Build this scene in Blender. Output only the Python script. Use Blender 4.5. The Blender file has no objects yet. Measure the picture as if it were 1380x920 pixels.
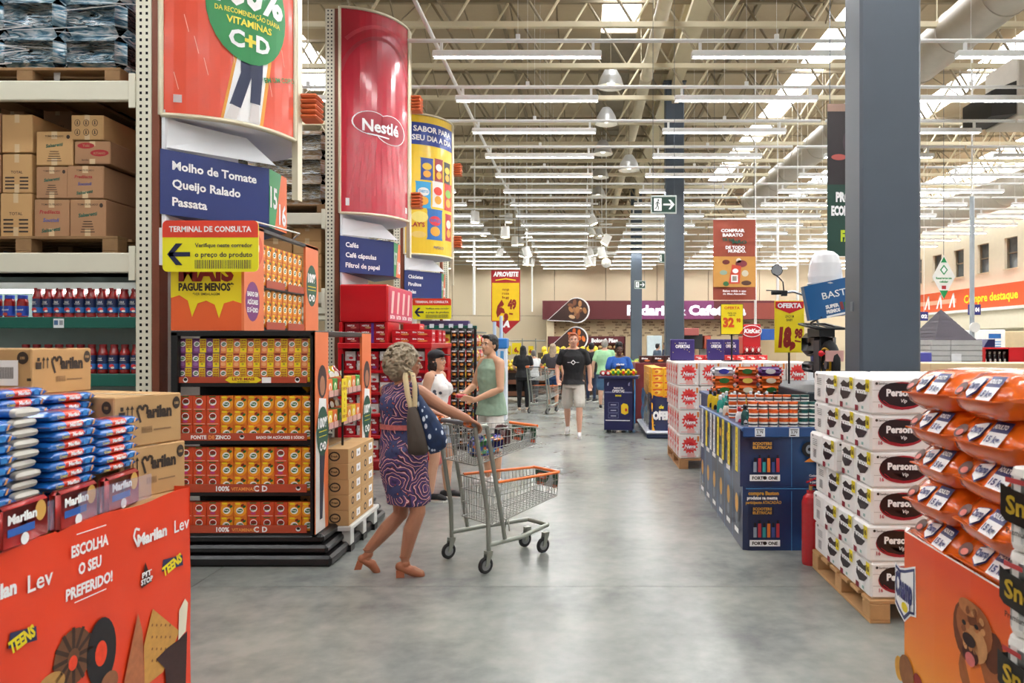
import bpy, bmesh, math, random
from mathutils import Vector, Matrix, noise
sc = bpy.context.scene
C = sc.collection
V = Vector
R = math.radians
random.seed(7)
# ---------------------------------------------------------------- camera
F, CX, CY, EYE = 1000.0, 783.0, 460.0, 1.65     # focal length and vanishing point in 1380x920 pixels, eye height
cam_d = bpy.data.cameras.new('camera')
cam_d.sensor_width = 36.0
cam_d.lens = F/1380*36.0
cam_d.shift_x = -(CX-690)/1380
cam_d.clip_start = .05
cam_d.clip_end = 200
cam_d.dof.use_dof = True
cam_d.dof.focus_distance = 7.5
cam_d.dof.aperture_fstop = 4.5
cam = bpy.data.objects.new('camera', cam_d)
cam.location = (0, 0, EYE)
cam.rotation_euler = (R(90), 0, 0)
C.objects.link(cam)
sc.camera = cam
# ---------------------------------------------------------------- daylight through the open shop front, exposure
w = bpy.data.worlds.new('daylight'); sc.world = w
w.use_nodes = True
w.node_tree.nodes['Background'].inputs[0].default_value = (1.0, .97, .93, 1)
w.node_tree.nodes['Background'].inputs[1].default_value = .36
TUBE = 40.0        # fluorescent tubes
SKYLIGHT = 9.0
sc.view_settings.view_transform = 'Standard'
sc.view_settings.look = 'None'
sc.view_settings.exposure = .38
sc.view_settings.gamma = 1.0
sc.view_settings.use_curve_mapping = False

# ---------------------------------------------------------------- helpers
def wx(px, Y): return (px-CX)*Y/F
def wz(py, Y): return EYE-(py-CY)*Y/F
def lin(c):
    c /= 255.0
    return c/12.92 if c <= .04045 else ((c+.055)/1.055)**2.4
def rgb(h):
    h = h.lstrip('#')
    return (lin(int(h[0:2], 16)), lin(int(h[2:4], 16)), lin(int(h[4:6], 16)), 1)
MATS = {}
def mat(h, rough=.5, metal=0., em=0., vary=.12, scale=6., bump=0., coat=0., spec=.5, key=None):
    """a procedural material: one base colour with fine tonal grain"""
    k = key or (h, rough, metal, em, vary, scale, bump, coat)
    if k in MATS: return MATS[k]
    m = bpy.data.materials.new('paint'); m.use_nodes = True
    nt = m.node_tree; b = nt.nodes['Principled BSDF']
    c = rgb(h)
    b.inputs['Roughness'].default_value = rough
    b.inputs['Metallic'].default_value = metal
    b.inputs['Specular IOR Level'].default_value = spec
    if coat:
        b.inputs['Coat Weight'].default_value = coat
        b.inputs['Coat Roughness'].default_value = .12
    if em:
        b.inputs['Emission Color'].default_value = c
        b.inputs['Emission Strength'].default_value = em
    tc = nt.nodes.new('ShaderNodeTexCoord')
    n = nt.nodes.new('ShaderNodeTexNoise'); n.inputs['Scale'].default_value = scale; n.inputs['Detail'].default_value = 3
    nt.links.new(tc.outputs['Object'], n.inputs['Vector'])
    mx = nt.nodes.new('ShaderNodeMix'); mx.data_type = 'RGBA'
    mx.inputs[6].default_value = tuple(x*(1-vary) for x in c[:3])+(1,)
    mx.inputs[7].default_value = tuple(min(1, x*(1+vary)) for x in c[:3])+(1,)
    nt.links.new(n.outputs['Fac'], mx.inputs[0])
    nt.links.new(mx.outputs[2], b.inputs['Base Color'])
    if bump:
        bp = nt.nodes.new('ShaderNodeBump'); bp.inputs['Strength'].default_value = bump; bp.inputs['Distance'].default_value = .01
        nt.links.new(n.outputs['Fac'], bp.inputs['Height'])
        nt.links.new(bp.outputs[0], b.inputs['Normal'])
    MATS[k] = m
    return m
def nodes_of(m):
    return m.node_tree, m.node_tree.nodes, m.node_tree.links, m.node_tree.nodes['Principled BSDF']
def ramp(nt, fac, stops, interp='LINEAR'):
    r = nt.nodes.new('ShaderNodeValToRGB'); r.color_ramp.interpolation = interp
    el = r.color_ramp.elements
    while len(el) < len(stops): el.new(.5)
    for e, (p, h) in zip(el, stops):
        e.position = p; e.color = rgb(h)
    nt.links.new(fac, r.inputs[0])
    return r.outputs[0]
def glass(h='ffffff', alpha=.2, rough=.1, key=None):
    k = key or ('g', h, alpha, rough)
    if k in MATS: return MATS[k]
    m = bpy.data.materials.new('clear_plastic'); m.use_nodes = True
    b = m.node_tree.nodes['Principled BSDF']
    b.inputs['Base Color'].default_value = rgb(h); b.inputs['Alpha'].default_value = alpha
    b.inputs['Roughness'].default_value = rough
    MATS[k] = m
    return m

TXT = {}
def glyphs(s, bold=.0, res=2):
    k = (s, bold, res)
    if k in TXT: return TXT[k]
    cu = bpy.data.curves.new('lettering', 'FONT'); cu.body = s; cu.size = 1; cu.offset = bold; cu.resolution_u = res
    cu.fill_mode = 'FRONT'
    o = bpy.data.objects.new('lettering', cu); C.objects.link(o)
    dg = bpy.context.evaluated_depsgraph_get()
    me = bpy.data.meshes.new_from_object(o.evaluated_get(dg))
    vs = [(v.co.x, v.co.y) for v in me.vertices]; fs = [tuple(p.vertices) for p in me.polygons]
    bpy.data.objects.remove(o); bpy.data.curves.remove(cu); bpy.data.meshes.remove(me)
    x0 = min([v[0] for v in vs] or [0]); x1 = max([v[0] for v in vs] or [1])
    cap = .73
    vs = [((x-x0)/cap, y/cap) for x, y in vs]
    TXT[k] = (vs, fs, (x1-x0)/cap)
    return TXT[k]

class MB:
    """collects shapes and links them as ONE mesh object"""
    def __init__(s): s.v = []; s.f = []; s.m = []; s.mats = []; s.sm = []; s.M = None
    def slot(s, m):
        if m not in s.mats: s.mats.append(m)
        return s.mats.index(m)
    def add(s, vs, fs, m, smooth=False):
        b = len(s.v); k = s.slot(m)
        if s.M is not None: vs = [s.M @ V(p) for p in vs]
        s.v.extend(tuple(p) for p in vs)
        for f in fs:
            s.f.append(tuple(i+b for i in f)); s.m.append(k); s.sm.append(smooth)
        return s
    def poly(s, pts, m): return s.add(pts, [tuple(range(len(pts)))], m)
    def box(s, x0, y0, z0, x1, y1, z1, m, fm=None):
        """fm: other materials for faces: d{'-y':mat}"""
        if x0 > x1: x0, x1 = x1, x0
        if y0 > y1: y0, y1 = y1, y0
        if z0 > z1: z0, z1 = z1, z0
        vs = [(x0,y0,z0),(x1,y0,z0),(x1,y1,z0),(x0,y1,z0),(x0,y0,z1),(x1,y0,z1),(x1,y1,z1),(x0,y1,z1)]
        fs = {'-z':(0,3,2,1), '+z':(4,5,6,7), '-y':(0,1,5,4), '+x':(1,2,6,5), '+y':(2,3,7,6), '-x':(3,0,4,7)}
        if not fm: return s.add(vs, list(fs.values()), m)
        for k, f in fs.items():
            s.add([vs[i] for i in f], [(0,1,2,3)], fm.get(k, m))
        return s
    def cbox(s, x0, y0, z0, x1, y1, z1, m, c=.004, smooth=False):
        """box with chamfered edges"""
        if x0 > x1: x0, x1 = x1, x0
        if y0 > y1: y0, y1 = y1, y0
        if z0 > z1: z0, z1 = z1, z0
        c = min(c, (x1-x0)*.45, (y1-y0)*.45, (z1-z0)*.45)
        vs = []; idx = {}
        for ix in (0,1):
            for iy in (0,1):
                for iz in (0,1):
                    P = [(x0,x1)[ix], (y0,y1)[iy], (z0,z1)[iz]]
                    D = [c*(1,-1)[ix], c*(1,-1)[iy], c*(1,-1)[iz]]
                    for a in range(3):
                        q = [P[k]+(0 if k == a else D[k]) for k in range(3)]
                        idx[(ix,iy,iz,a)] = len(vs); vs.append(q)
        fs = []
        for a in range(3):
            b_, c_ = (a+1) % 3, (a+2) % 3
            for sd in (0,1):
                loop = []
                for (p, q) in ((0,0),(1,0),(1,1),(0,1)):
                    k = [0,0,0]; k[a] = sd; k[b_] = p; k[c_] = q
                    loop.append(idx[(k[0],k[1],k[2],a)])
                fs.append(tuple(loop if sd else loop[::-1]))
            for p in (0,1):
                for q in (0,1):
                    k0 = [0,0,0]; k0[b_] = p; k0[c_] = q; k1 = list(k0); k1[a] = 1
                    f = (idx[tuple(k0)+(b_,)], idx[tuple(k1)+(b_,)], idx[tuple(k1)+(c_,)], idx[tuple(k0)+(c_,)])
                    fs.append(f if (p == q) else f[::-1])
        for ix in (0,1):
            for iy in (0,1):
                for iz in (0,1):
                    f = tuple(idx[(ix,iy,iz,a)] for a in range(3))
                    fs.append(f if (ix+iy+iz) % 2 else f[::-1])
        return s.add(vs, fs, m, smooth)
    def tube(s, p0, p1, r0, r1=None, n=8, m=None, caps=True, smooth=True):
        p0 = V(p0); p1 = V(p1); r1 = r0 if r1 is None else r1
        d = (p1-p0)
        if d.length < 1e-6: return s
        d.normalize(); a = d.orthogonal().normalized(); b = d.cross(a)
        vs = []
        for p, r in ((p0, r0), (p1, r1)):
            for i in range(n):
                t = 2*math.pi*i/n
                vs.append(p+a*math.cos(t)*r+b*math.sin(t)*r)
        s.add(vs, [(i, (i+1) % n, n+(i+1) % n, n+i) for i in range(n)], m, smooth)
        if caps: s.add(vs, [tuple(range(n))[::-1], tuple(range(n, 2*n))], m)
        return s
    def path(s, pts, r, n=8, m=None, closed=False, rs=None):
        pts = [V(p) for p in pts]; N = len(pts); vs = []
        a = None
        for i, p in enumerate(pts):
            if closed: d = pts[(i+1) % N]-pts[i-1]
            else: d = pts[min(i+1, N-1)]-pts[max(i-1, 0)]
            d.normalize()
            if a is None: a = d.orthogonal().normalized()
            else: a = (a-d*a.dot(d)).normalized()
            b = d.cross(a); rr = rs[i] if rs else r
            for k in range(n):
                t = 2*math.pi*k/n
                vs.append(p+a*math.cos(t)*rr+b*math.sin(t)*rr)
        fs = []
        for i in range(N if closed else N-1):
            j = (i+1) % N
            for k in range(n): fs.append((i*n+k, i*n+(k+1) % n, j*n+(k+1) % n, j*n+k))
        s.add(vs, fs, m, True)
        if not closed: s.add(vs, [tuple(range(n))[::-1], tuple(range((N-1)*n, N*n))], m)
        return s
    def lathe(s, prof, m, n=14, o=(0,0,0), smooth=True, sx=1, sy=1):
        """prof: (r,z) or (r,z,material)"""
        o = V(o)
        for i in range(len(prof)-1):
            (ra, za), (rb, zb) = prof[i][:2], prof[i+1][:2]
            mm = prof[i][2] if len(prof[i]) > 2 else m
            vs = []
            for r, z in ((ra, za), (rb, zb)):
                for k in range(n):
                    t = 2*math.pi*k/n
                    vs.append(o+V((math.cos(t)*r*sx, math.sin(t)*r*sy, z)))
            s.add(vs, [(k, (k+1) % n, n+(k+1) % n, n+k) for k in range(n)], mm, smooth)
        return s
    def ball(s, c, r, m, n=10, h=6, rz=None):
        """ellipsoid; r number or (rx,ry,rz)"""
        if not hasattr(r, '__len__'): r = (r, r, r)
        vs = [(c[0], c[1], c[2]-r[2])]; fs = []
        for j in range(1, h):
            a = math.pi*j/h-math.pi/2
            for i in range(n):
                t = 2*math.pi*i/n
                vs.append((c[0]+r[0]*math.cos(a)*math.cos(t), c[1]+r[1]*math.cos(a)*math.sin(t), c[2]+r[2]*math.sin(a)))
        vs.append((c[0], c[1], c[2]+r[2])); L = len(vs)-1
        for i in range(n):
            fs.append((0, 1+(i+1) % n, 1+i)); fs.append((L, L-n+i, L-n+(i+1) % n))
            for j in range(h-2):
                fs.append((1+j*n+i, 1+j*n+(i+1) % n, 1+(j+1)*n+(i+1) % n, 1+(j+1)*n+i))
        return s.add(vs, fs, m, True)
    def prism(s, pts, d, m, front=None):
        """pts: 3D polygon, extruded along vector d"""
        n = len(pts); a = [V(p) for p in pts]; b = [p+V(d) for p in a]
        s.add(a+b, [tuple(range(n, 2*n))]+[(i, (i+1) % n, n+(i+1) % n, n+i) for i in range(n)], m)
        s.add(a, [tuple(range(n))[::-1]], front or m)
        return s
    # ---- flat print on a surface map fn(u, v, lift) -> point
    def prect(s, fn, u0, v0, u1, v1, m, d=1, n=1):
        for i in range(n):
            a = u0+(u1-u0)*i/n; b = u0+(u1-u0)*(i+1)/n
            s.add([fn(a,v0,d), fn(b,v0,d), fn(b,v1,d), fn(a,v1,d)], [(0,1,2,3)], m)
        return s
    def ppoly(s, fn, pts, m, d=1):
        cuts = getattr(fn, 'cuts', None)
        if not cuts: return s.add([fn(u, v, d) for u, v in pts], [tuple(range(len(pts)))], m)
        for a, b in zip(cuts[:-1], cuts[1:]):      # follow the curve: cut the shape at every facet edge
            q = pts
            for lim, sg in ((a, 1), (b, -1)):
                o = []
                for p0, p1 in zip(q, q[1:]+q[:1]):
                    i0, i1 = (p0[0]-lim)*sg >= 0, (p1[0]-lim)*sg >= 0
                    if i0: o.append(p0)
                    if i0 != i1: k = (lim-p0[0])/(p1[0]-p0[0]); o.append((lim, p0[1]+(p1[1]-p0[1])*k))
                q = o
                if len(q) < 3: break
            if len(q) > 2: s.add([fn(u, v, d) for u, v in q], [tuple(range(len(q)))], m)
        return s
    def pell(s, fn, u, v, ru, rv, m, d=1, n=16, rot=0):
        c, q = math.cos(rot), math.sin(rot); pts = []
        for i in range(n):
            t = 2*math.pi*i/n; x = ru*math.cos(t); y = rv*math.sin(t)
            pts.append((u+x*c-y*q, v+x*q+y*c))
        return s.ppoly(fn, pts, m, d)
    def pline(s, fn, pts, w, m, d=1):
        for (a, b) in zip(pts[:-1], pts[1:]):
            dx, dy = b[0]-a[0], b[1]-a[1]; L = math.hypot(dx, dy) or 1
            nx, ny = -dy/L*w/2, dx/L*w/2
            s.ppoly(fn, [(a[0]+nx,a[1]+ny), (a[0]-nx,a[1]-ny), (b[0]-nx,b[1]-ny), (b[0]+nx,b[1]+ny)], m, d)
        return s
    def ptext(s, fn, t, u, v, h, m, d=2, al='L', w=None, bold=.012, sh=0, rot=0, res=2):
        vs, fs, W = glyphs(t, bold, res)
        kx = h if w is None else w/W
        off = {'L': 0, 'C': -W*kx/2, 'R': -W*kx}[al]
        c, q = math.cos(rot), math.sin(rot); out = []
        for x, y in vs:
            a = x*kx+off+sh*y*h; b = y*h
            out.append(fn(u+a*c-b*q, v+a*q+b*c, d))
        return s.add(out, fs, m)
    def mesh(s):
        me = bpy.data.meshes.new('shape')
        me.from_pydata(s.v, [], s.f)
        for m in s.mats: me.materials.append(m)
        me.polygons.foreach_set('material_index', s.m)
        me.polygons.foreach_set('use_smooth', s.sm)
        me.update()
        return me
    def build(s, name, parent=None, world=False, kind=None, label=None):
        return link(name, s.mesh(), parent, world, kind, label)
def link(name, me, parent=None, world=False, kind=None, label=None):
    o = bpy.data.objects.new(name, me); C.objects.link(o)
    if parent is not None:
        o.parent = parent
        if world: o.matrix_parent_inverse = basis(parent).inverted()
    if kind: o['kind'] = kind
    if label: o['label'] = label
    return o
def basis(o):
    m = Matrix.LocRotScale(o.location, o.rotation_euler, o.scale)
    return (basis(o.parent) @ o.matrix_parent_inverse @ m) if o.parent else m
def pmap(o, ux, uy, lift=.0006):
    o = V(o); ux = V(ux).normalized(); uy = V(uy).normalized(); n = ux.cross(uy)
    return lambda u, v, d=1: o+ux*u+uy*v+n*(d*lift)
def front(x, y, z, lift=.0006): return pmap((x, y, z), (1,0,0), (0,0,1), lift)       # faces -Y, u to the right
def side(x, y, z, lift=.0006): return pmap((x, y, z), (0,1,0), (0,0,1), lift)        # faces +X, u away from the camera
def lside(x, y, z, lift=.0006): return pmap((x, y, z), (0,-1,0), (0,0,1), lift)      # faces -X, u towards the camera
def tag(o, label, cat, group=None, kind=None):
    o['label'] = label; o['category'] = cat
    if group: o['group'] = group
    if kind: o['kind'] = kind
    return o
def thing(name, label, cat, loc=(0,0,0), rz=0, group=None):
    o = bpy.data.objects.new(name, None); C.objects.link(o)
    o.location = loc; o.rotation_euler = (0,0,rz); o.empty_display_size = .1
    return tag(o, label, cat, group)
def struct(o): o['kind'] = 'structure'; return o
KIDS = {}
def dup(root, loc=None, rz=None, label=None, group=None, kids=None):
    """copies a thing with its parts and sub-parts"""
    r = root.copy(); C.objects.link(r)
    if loc is not None: r.location = loc
    if rz is not None: r.rotation_euler = (0,0,rz)
    if label: r['label'] = label
    if group: r['group'] = group
    for ch in root.children:
        c = ch.copy(); C.objects.link(c); c.parent = r
        for g in ch.children:
            d = g.copy(); C.objects.link(d); d.parent = c
    return r
ORD = ['first','second','third','fourth','fifth','sixth','seventh','eighth','ninth','tenth','eleventh','twelfth','thirteenth',
       'fourteenth','fifteenth','sixteenth','seventeenth','eighteenth','nineteenth','twentieth','twenty-first','twenty-second','twenty-third','twenty-fourth']
ROW3 = ['bottom', 'middle', 'top']
white = mat('f2f0ea', .45); black = mat('141416', .5); ink = mat('20252e', .6, vary=0)
# ================================================================ THE SETTING
ROOF = 9.2; BACK = 42.0; RW = 18.0; LW = -16.0; FRONT = -7.0
def floor_mat():
    m = bpy.data.materials.new('polished_concrete'); m.use_nodes = True
    nt, N, L, b = nodes_of(m)
    tc = N.new('ShaderNodeTexCoord')
    n1 = N.new('ShaderNodeTexNoise'); n1.inputs['Scale'].default_value = .9; n1.inputs['Detail'].default_value = 8; n1.inputs['Roughness'].default_value = .62
    n2 = N.new('ShaderNodeTexNoise'); n2.inputs['Scale'].default_value = 9; n2.inputs['Detail'].default_value = 6
    L.new(tc.outputs['Object'], n1.inputs['Vector']); L.new(tc.outputs['Object'], n2.inputs['Vector'])
    mx = N.new('ShaderNodeMath'); mx.operation = 'MULTIPLY_ADD'; mx.inputs[1].default_value = .35
    L.new(n2.outputs['Fac'], mx.inputs[0]); L.new(n1.outputs['Fac'], mx.inputs[2])
    L.new(ramp(nt, mx.outputs[0], [(.5, '#6e7270'), (.68, '#888c87'), (.85, '#9a9c95')]), b.inputs['Base Color'])
    r = N.new('ShaderNodeMapRange'); r.inputs[3].default_value = .19; r.inputs[4].default_value = .31
    L.new(n1.outputs['Fac'], r.inputs[0]); L.new(r.outputs[0], b.inputs['Roughness'])
    b.inputs['Specular IOR Level'].default_value = .62
    return m
fl = struct(MB().box(LW, FRONT, -.2, RW, BACK, -.004, mat('4a4c4a', .6)).build('floor'))
fm = floor_mat()
# the floor's poured bays, with their saw-cut joints open between them
xs = [LW, -12.2, -7.4, -2.62, 2.18, 6.98, 11.8, RW]; ys = [FRONT, -2.3, 1.35, 5.0, 8.65, 12.3, 15.95, 19.6, 24.4, 29.2, 34, 38, BACK]
for i in range(len(xs)-1):
    for j in range(len(ys)-1):
        g = .003
        MB().box(xs[i]+g, ys[j]+g, -.1, xs[i+1]-g, ys[j+1]-g, 0, fm).build('concrete_bay', fl)
wallm = mat('d9c9ab', .75, vary=.05, scale=.6)
wb = struct(MB().box(LW, BACK+.15, 0, RW+.3, BACK+.3, ROOF, mat('6a6253', .8)).build('wall_back'))
x = LW
while x < RW:
    for z0, z1 in ((0, 3.1), (3.1, 6.2), (6.2, ROOF)):
        MB().cbox(x+.012, BACK, z0+.008, min(x+2.9, RW)-.012, BACK+.15, z1-.008, wallm, .012).build('wall_panel', wb)
    x += 2.9
# right wall with a row of small windows
wr = struct(MB().box(RW+.3, FRONT, 0, RW+.45, BACK, ROOF, mat('cfc2a6', .8)).build('wall_right'))
cream = mat('e9dfc6', .7, vary=.05)
wins = []
y = 30.6
while y < 41: wins.append(y); y += 2.15
m = MB()
m.box(RW, FRONT, 0, RW+.3, BACK, 4.72, cream); m.box(RW, FRONT, 6.02, RW+.3, BACK, ROOF, cream)
m.box(RW, FRONT, 4.72, RW+.3, wins[0], 6.02, cream)
for i, y in enumerate(wins): m.box(RW, y+.95, 4.72, RW+.3, wins[i+1] if i+1 < len(wins) else BACK, 6.02, cream)
m.build('wall_panel', wr)
for i, y in enumerate(wins):
    wn = struct(MB().box(RW+.2, y, 4.72, RW+.22, y+.95, 6.02, mat('5d646a', .12, vary=.3)).build('window_%d' % (i+1)))
    MB().box(RW+.12, y, 4.72, RW+.2, y+.05, 6.02, mat('8a7c68', .6)).box(RW+.12, y+.9, 4.72, RW+.2, y+.95, 6.02, mat('8a7c68', .6)).box(RW+.12, y, 5.35, RW+.2, y+.95, 5.4, mat('8a7c68', .6)).build('window_frame', wn)
    MB().box(RW-.04, y-.04, 4.66, RW+.12, y+.99, 4.72, mat('d8cba9', .7)).build('window_sill', wn)
struct(MB().box(LW-.2, FRONT, 0, LW, BACK, ROOF, wallm).build('wall_left'))
# the orange fascia and its white shelf below, along the right wall
fas = thing('fascia_sign', 'long orange fascia above the checkouts reading Compre destaque in yellow', 'sign', (RW-.5, 34, 3.07))
om = mat('d8521f', .5, vary=.06)
MB().box(RW-.5, FRONT+10, 3.07, RW-.02, BACK-.1, 4.05, om).build('fascia_board', fas, True)
MB().box(RW-.9, FRONT+10, 2.95, RW-.02, BACK-.1, 3.07, white).box(RW-.7, FRONT+10, 2.2, RW-.05, BACK-.1, 2.95, cream).build('soffit', fas, True)
f = lside(RW-.5, 0, 0, .004)
ym = mat('f4e51c', .5, vary=0); wm = mat('ffffff', .5, vary=0)
m = MB(); m.ptext(f, 'Compre destaque', -30.2-3.7, 3.4, .36, ym, bold=.03, w=4.2)
for k in range(7):
    y0 = 35.2+k*1.25
    m.ppoly(f, [(-y0-.10, 3.25), (-y0+.06, 3.25), (-y0+.42, 3.92), (-y0+.30, 3.92)], wm, 3)
    m.ppoly(f, [(-y0+.30, 3.92), (-y0+.42, 3.92), (-y0+.5, 3.25), (-y0+.34, 3.25)], wm, 3)
m.prect(f, -43.5, 3.45, -34.6, 3.66, mat('f1a98a', .5, vary=0), 2)
m.build('lettering', fas, True)

# roof deck, with skylight bands let into it
deck = mat('b9a88c', .8, vary=.06)
bands = [(-8.2, -6.9), (.5, 1.35), (6.0, 6.75), (10.8, 11.7), (16.4, 17.9)]      # x ranges of the skylights
ce = struct(MB().box(LW, FRONT, ROOF+.12, RW, BACK, ROOF+.3, mat('8b7d68', .8)).build('ceiling'))
edges = [LW]+[e for b in bands for e in b]+[RW]
for i in range(0, len(edges), 2):
    a, b = edges[i], edges[i+1]
    n = max(1, round((b-a)/1.1)); st = (b-a)/n
    for k in range(n):
        MB().cbox(a+k*st+.01, FRONT, ROOF, a+(k+1)*st-.01, BACK, ROOF+.12, deck, .02).build('deck_panel', ce)
skym = mat('f4f8ff', .5, em=SKYLIGHT, vary=0)
dk = mat('8f8471', .8)
for bi, (a, b) in enumerate(bands):
    y = FRONT; k = 0
    lit = {0: (4, 22), 1: (8, 18.8), 2: (2, 34), 3: (12, 40), 4: (14, 41.5)}[bi]
    while y < BACK:
        y1 = min(y+2.1, BACK)
        on = lit[0] <= y+1 <= lit[1]
        MB().box(a, y+.03, ROOF+.02, b, y1-.03, ROOF+.06, skym if on else dk).build('skylight_pane' if on else 'roof_pane', ce)
        y = y1
# open-web joists across the hall
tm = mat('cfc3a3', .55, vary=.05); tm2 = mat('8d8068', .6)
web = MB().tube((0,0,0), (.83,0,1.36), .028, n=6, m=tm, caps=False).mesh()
web2 = MB().tube((0,0,1.36), (.83,0,0), .028, n=6, m=tm2, caps=False).mesh()  # cream steel as well; its backlit shade is put into the darker colour
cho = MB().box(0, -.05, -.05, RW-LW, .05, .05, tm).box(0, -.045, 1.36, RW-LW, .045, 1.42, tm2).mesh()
for k in range(17):
    Y = 5.6+k*2.1
    tr = link('roof_joist', cho, ce); tr.location = (LW, Y, 7.62)
    for i in range(20):
        for j, me in ((0, web), (1, web2)):
            o = link('web_bar', me, tr); o.location = (i*1.7+j*.85, 0, .02)
# thin purlins and rods running down the hall
m = MB()
for X in (-12, -8.6, -5.2, -1.8, 3.9, 5.2, 8.6, 13.2):
    m.box(X-.04, FRONT, 9.0, X+.04, BACK, 9.1, tm2)
m.build('purlins', ce)['kind'] = 'stuff'
m = MB()
for X in (-10.3, -6.9, -3.5, 4.6, 9.4, 13.9):
    for k in range(8):
        Y = 5.6+k*4.2
        m.tube((X, Y, 7.6), (X, Y+2.1, 9.0), .016, n=5, m=tm2, caps=False); m.tube((X, Y+4.2, 7.6), (X, Y+2.1, 9.0), .016, n=5, m=tm2, caps=False)
m.build('bracing_rods', ce)['kind'] = 'stuff'
# steel columns and the girder on them
steel = mat('46505b', .42, vary=.06, scale=3)
def column(Y, lab, z=8.6):
    t = thing('steel_column', lab, 'column', (2.5, Y, 0), 0, 'dark grey steel columns')
    MB().cbox(2.26, Y, 0, 2.755, Y+.37, z, steel, .022).build('shaft', t, True)
    MB().cbox(2.16, Y-.1, 0, 2.855, Y+.47, .03, steel, .008).build('base_plate', t, True)
    MB().cbox(2.2, Y-.06, z-.04, 2.815, Y+.43, z, steel, .008).build('cap_plate', t, True)
    return t
c1 = column(6.0, 'huge dark grey steel column rising behind the stacked toilet paper')
MB().cbox(2.268, 6.15, 1.9, 2.25, 6.21, 1.98, mat('5d6670', .4), .004).build('bolt_plate', c1, True)
column(19.8, 'dark grey steel column standing right of the hanging exit sign')
column(33.5, 'most distant dark grey steel column, in front of the bakery fascia')
gd = struct(MB().box(2.3, FRONT, 8.6, 2.72, BACK, 8.72, tm).box(2.3, FRONT, 9.05, 2.72, BACK, ROOF, tm).box(2.47, FRONT, 8.72, 2.55, BACK, 9.05, tm).build('trim_1'))
for Y in (6.0, 19.8, 33.5):
    MB().prism([(2.42, Y+.3, 8.6), (2.42, Y+1.7, 8.6), (2.42, Y+.3, 8.0)], (.18, 0, 0), tm).prism([(2.42, Y, 8.6), (2.42, Y-1.4, 8.6), (2.42, Y, 8.0)], (.18, 0, 0), tm).build('haunch', gd, True)
# ducts
dm = mat('c4bcae', .45, .25, vary=.08)
def duct(X, z, r, y0, y1, lab, name='air_duct', m_=dm, step=1.6):
    t = thing(name, lab, 'duct', (X, y0, z))
    m = MB(); n = 24
    m.tube((X, y0, z), (X, y1, z), r, n=n, m=m_, caps=False); m.tube((X, y0, z), (X, y1, z), r*.97, n=n, m=mat('2c2a28', .8), caps=False)
    m.build('duct_skin', t, True)
    y = y0
    while y <= y1+.01:
        mm = MB(); ring = [(X+math.cos(a)*(r+.004), y, z+math.sin(a)*(r+.004)) for a in [2*math.pi*i/n for i in range(n)]]
        mm.path(ring, .014, 5, m_, closed=True); mm.build('seam_ring', t, True)
        if step > 1.2:
            for sx in (-.9, .9): MB().tube((X+r*sx, y, z+.2), (X+r*sx, y, ROOF), .008, n=4, m=tm, caps=False).build('hanger', t, True)
        y += step
duct(7.1, 7.5, .42, 6, 31, 'fat grey air duct hanging under the roof on the right')
duct(1.57, 8.0, .14, 5, 40, 'slim round pipe running down the hall under the roof', 'roof_pipe', mat('d8cdb2', .5), 3.2)
duct(15.2, 7.0, .55, 12, 40, 'big pale duct beyond the column close to the right wall')
# boxy duct branch
t = thing('duct_box', 'square sheet metal duct drop right of the big column', 'duct', (9.3, 16, 6.1))
MB().cbox(8.6, 14.6, 6.1, 10.2, 15.8, 7.3, dm, .02).box(10.2, 14.7, 6.2, 12.4, 15.7, 7.1, dm).prism([(8.6,14.65,6.15),(8.6,14.65,6.8),(8.1,14.65,6.6),(8.1,14.65,6.1)], (0,1.1,0), mat('34322f', .7)).build('duct_skin', t, True)
for x in (8.9, 9.9, 11.5): MB().tube((x, 15.2, 7.0), (x, 15.2, ROOF), .012, n=5, m=tm).build('hanger', t, True)

# ================================================================ LAMPS
tubem = mat('ffffff', .4, em=TUBE, vary=0)
hous = mat('f4f4f0', .4, vary=.02)
def fixture():
    t = thing('batten_lamp', 'x', 'lamp', group='fluorescent batten lamps')
    MB().cbox(0, -.055, .03, 2.38, .055, .085, hous, .012).box(0,-.058,-.006,2.38,-.052,.05,hous).box(0,.052,-.006,2.38,.058,.05,hous).build('housing', t)
    MB().tube((.03, -.028, .012), (2.35, -.028, .012), .015, n=6, m=tubem, caps=False).tube((.03, .028, .012), (2.35, .028, .012), .015, n=6, m=tubem, caps=False).build('tube', t)
    for x in (0, 2.36): MB().box(x, -.05, 0, x+.02, .05, .03, hous).build('end_cap', t)
    for x in (.1, 2.24): MB().box(x, -.02, .085, x+.04, .02, .205, hous).build('hanger', t)
    return t
f0 = fixture(); used = False
rail = MB().tube((0,0,0), (2.38+1.27,0,0), .03, n=8, m=hous, caps=True).mesh()
cols = [(-9.4, 'far left'), (-5.75, 'left'), (-2.09, 'middle'), (1.56, 'right of middle'), (5.3, 'right'), (9.0, 'far right'), (12.7, 'outermost right')]
NR = 23
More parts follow.
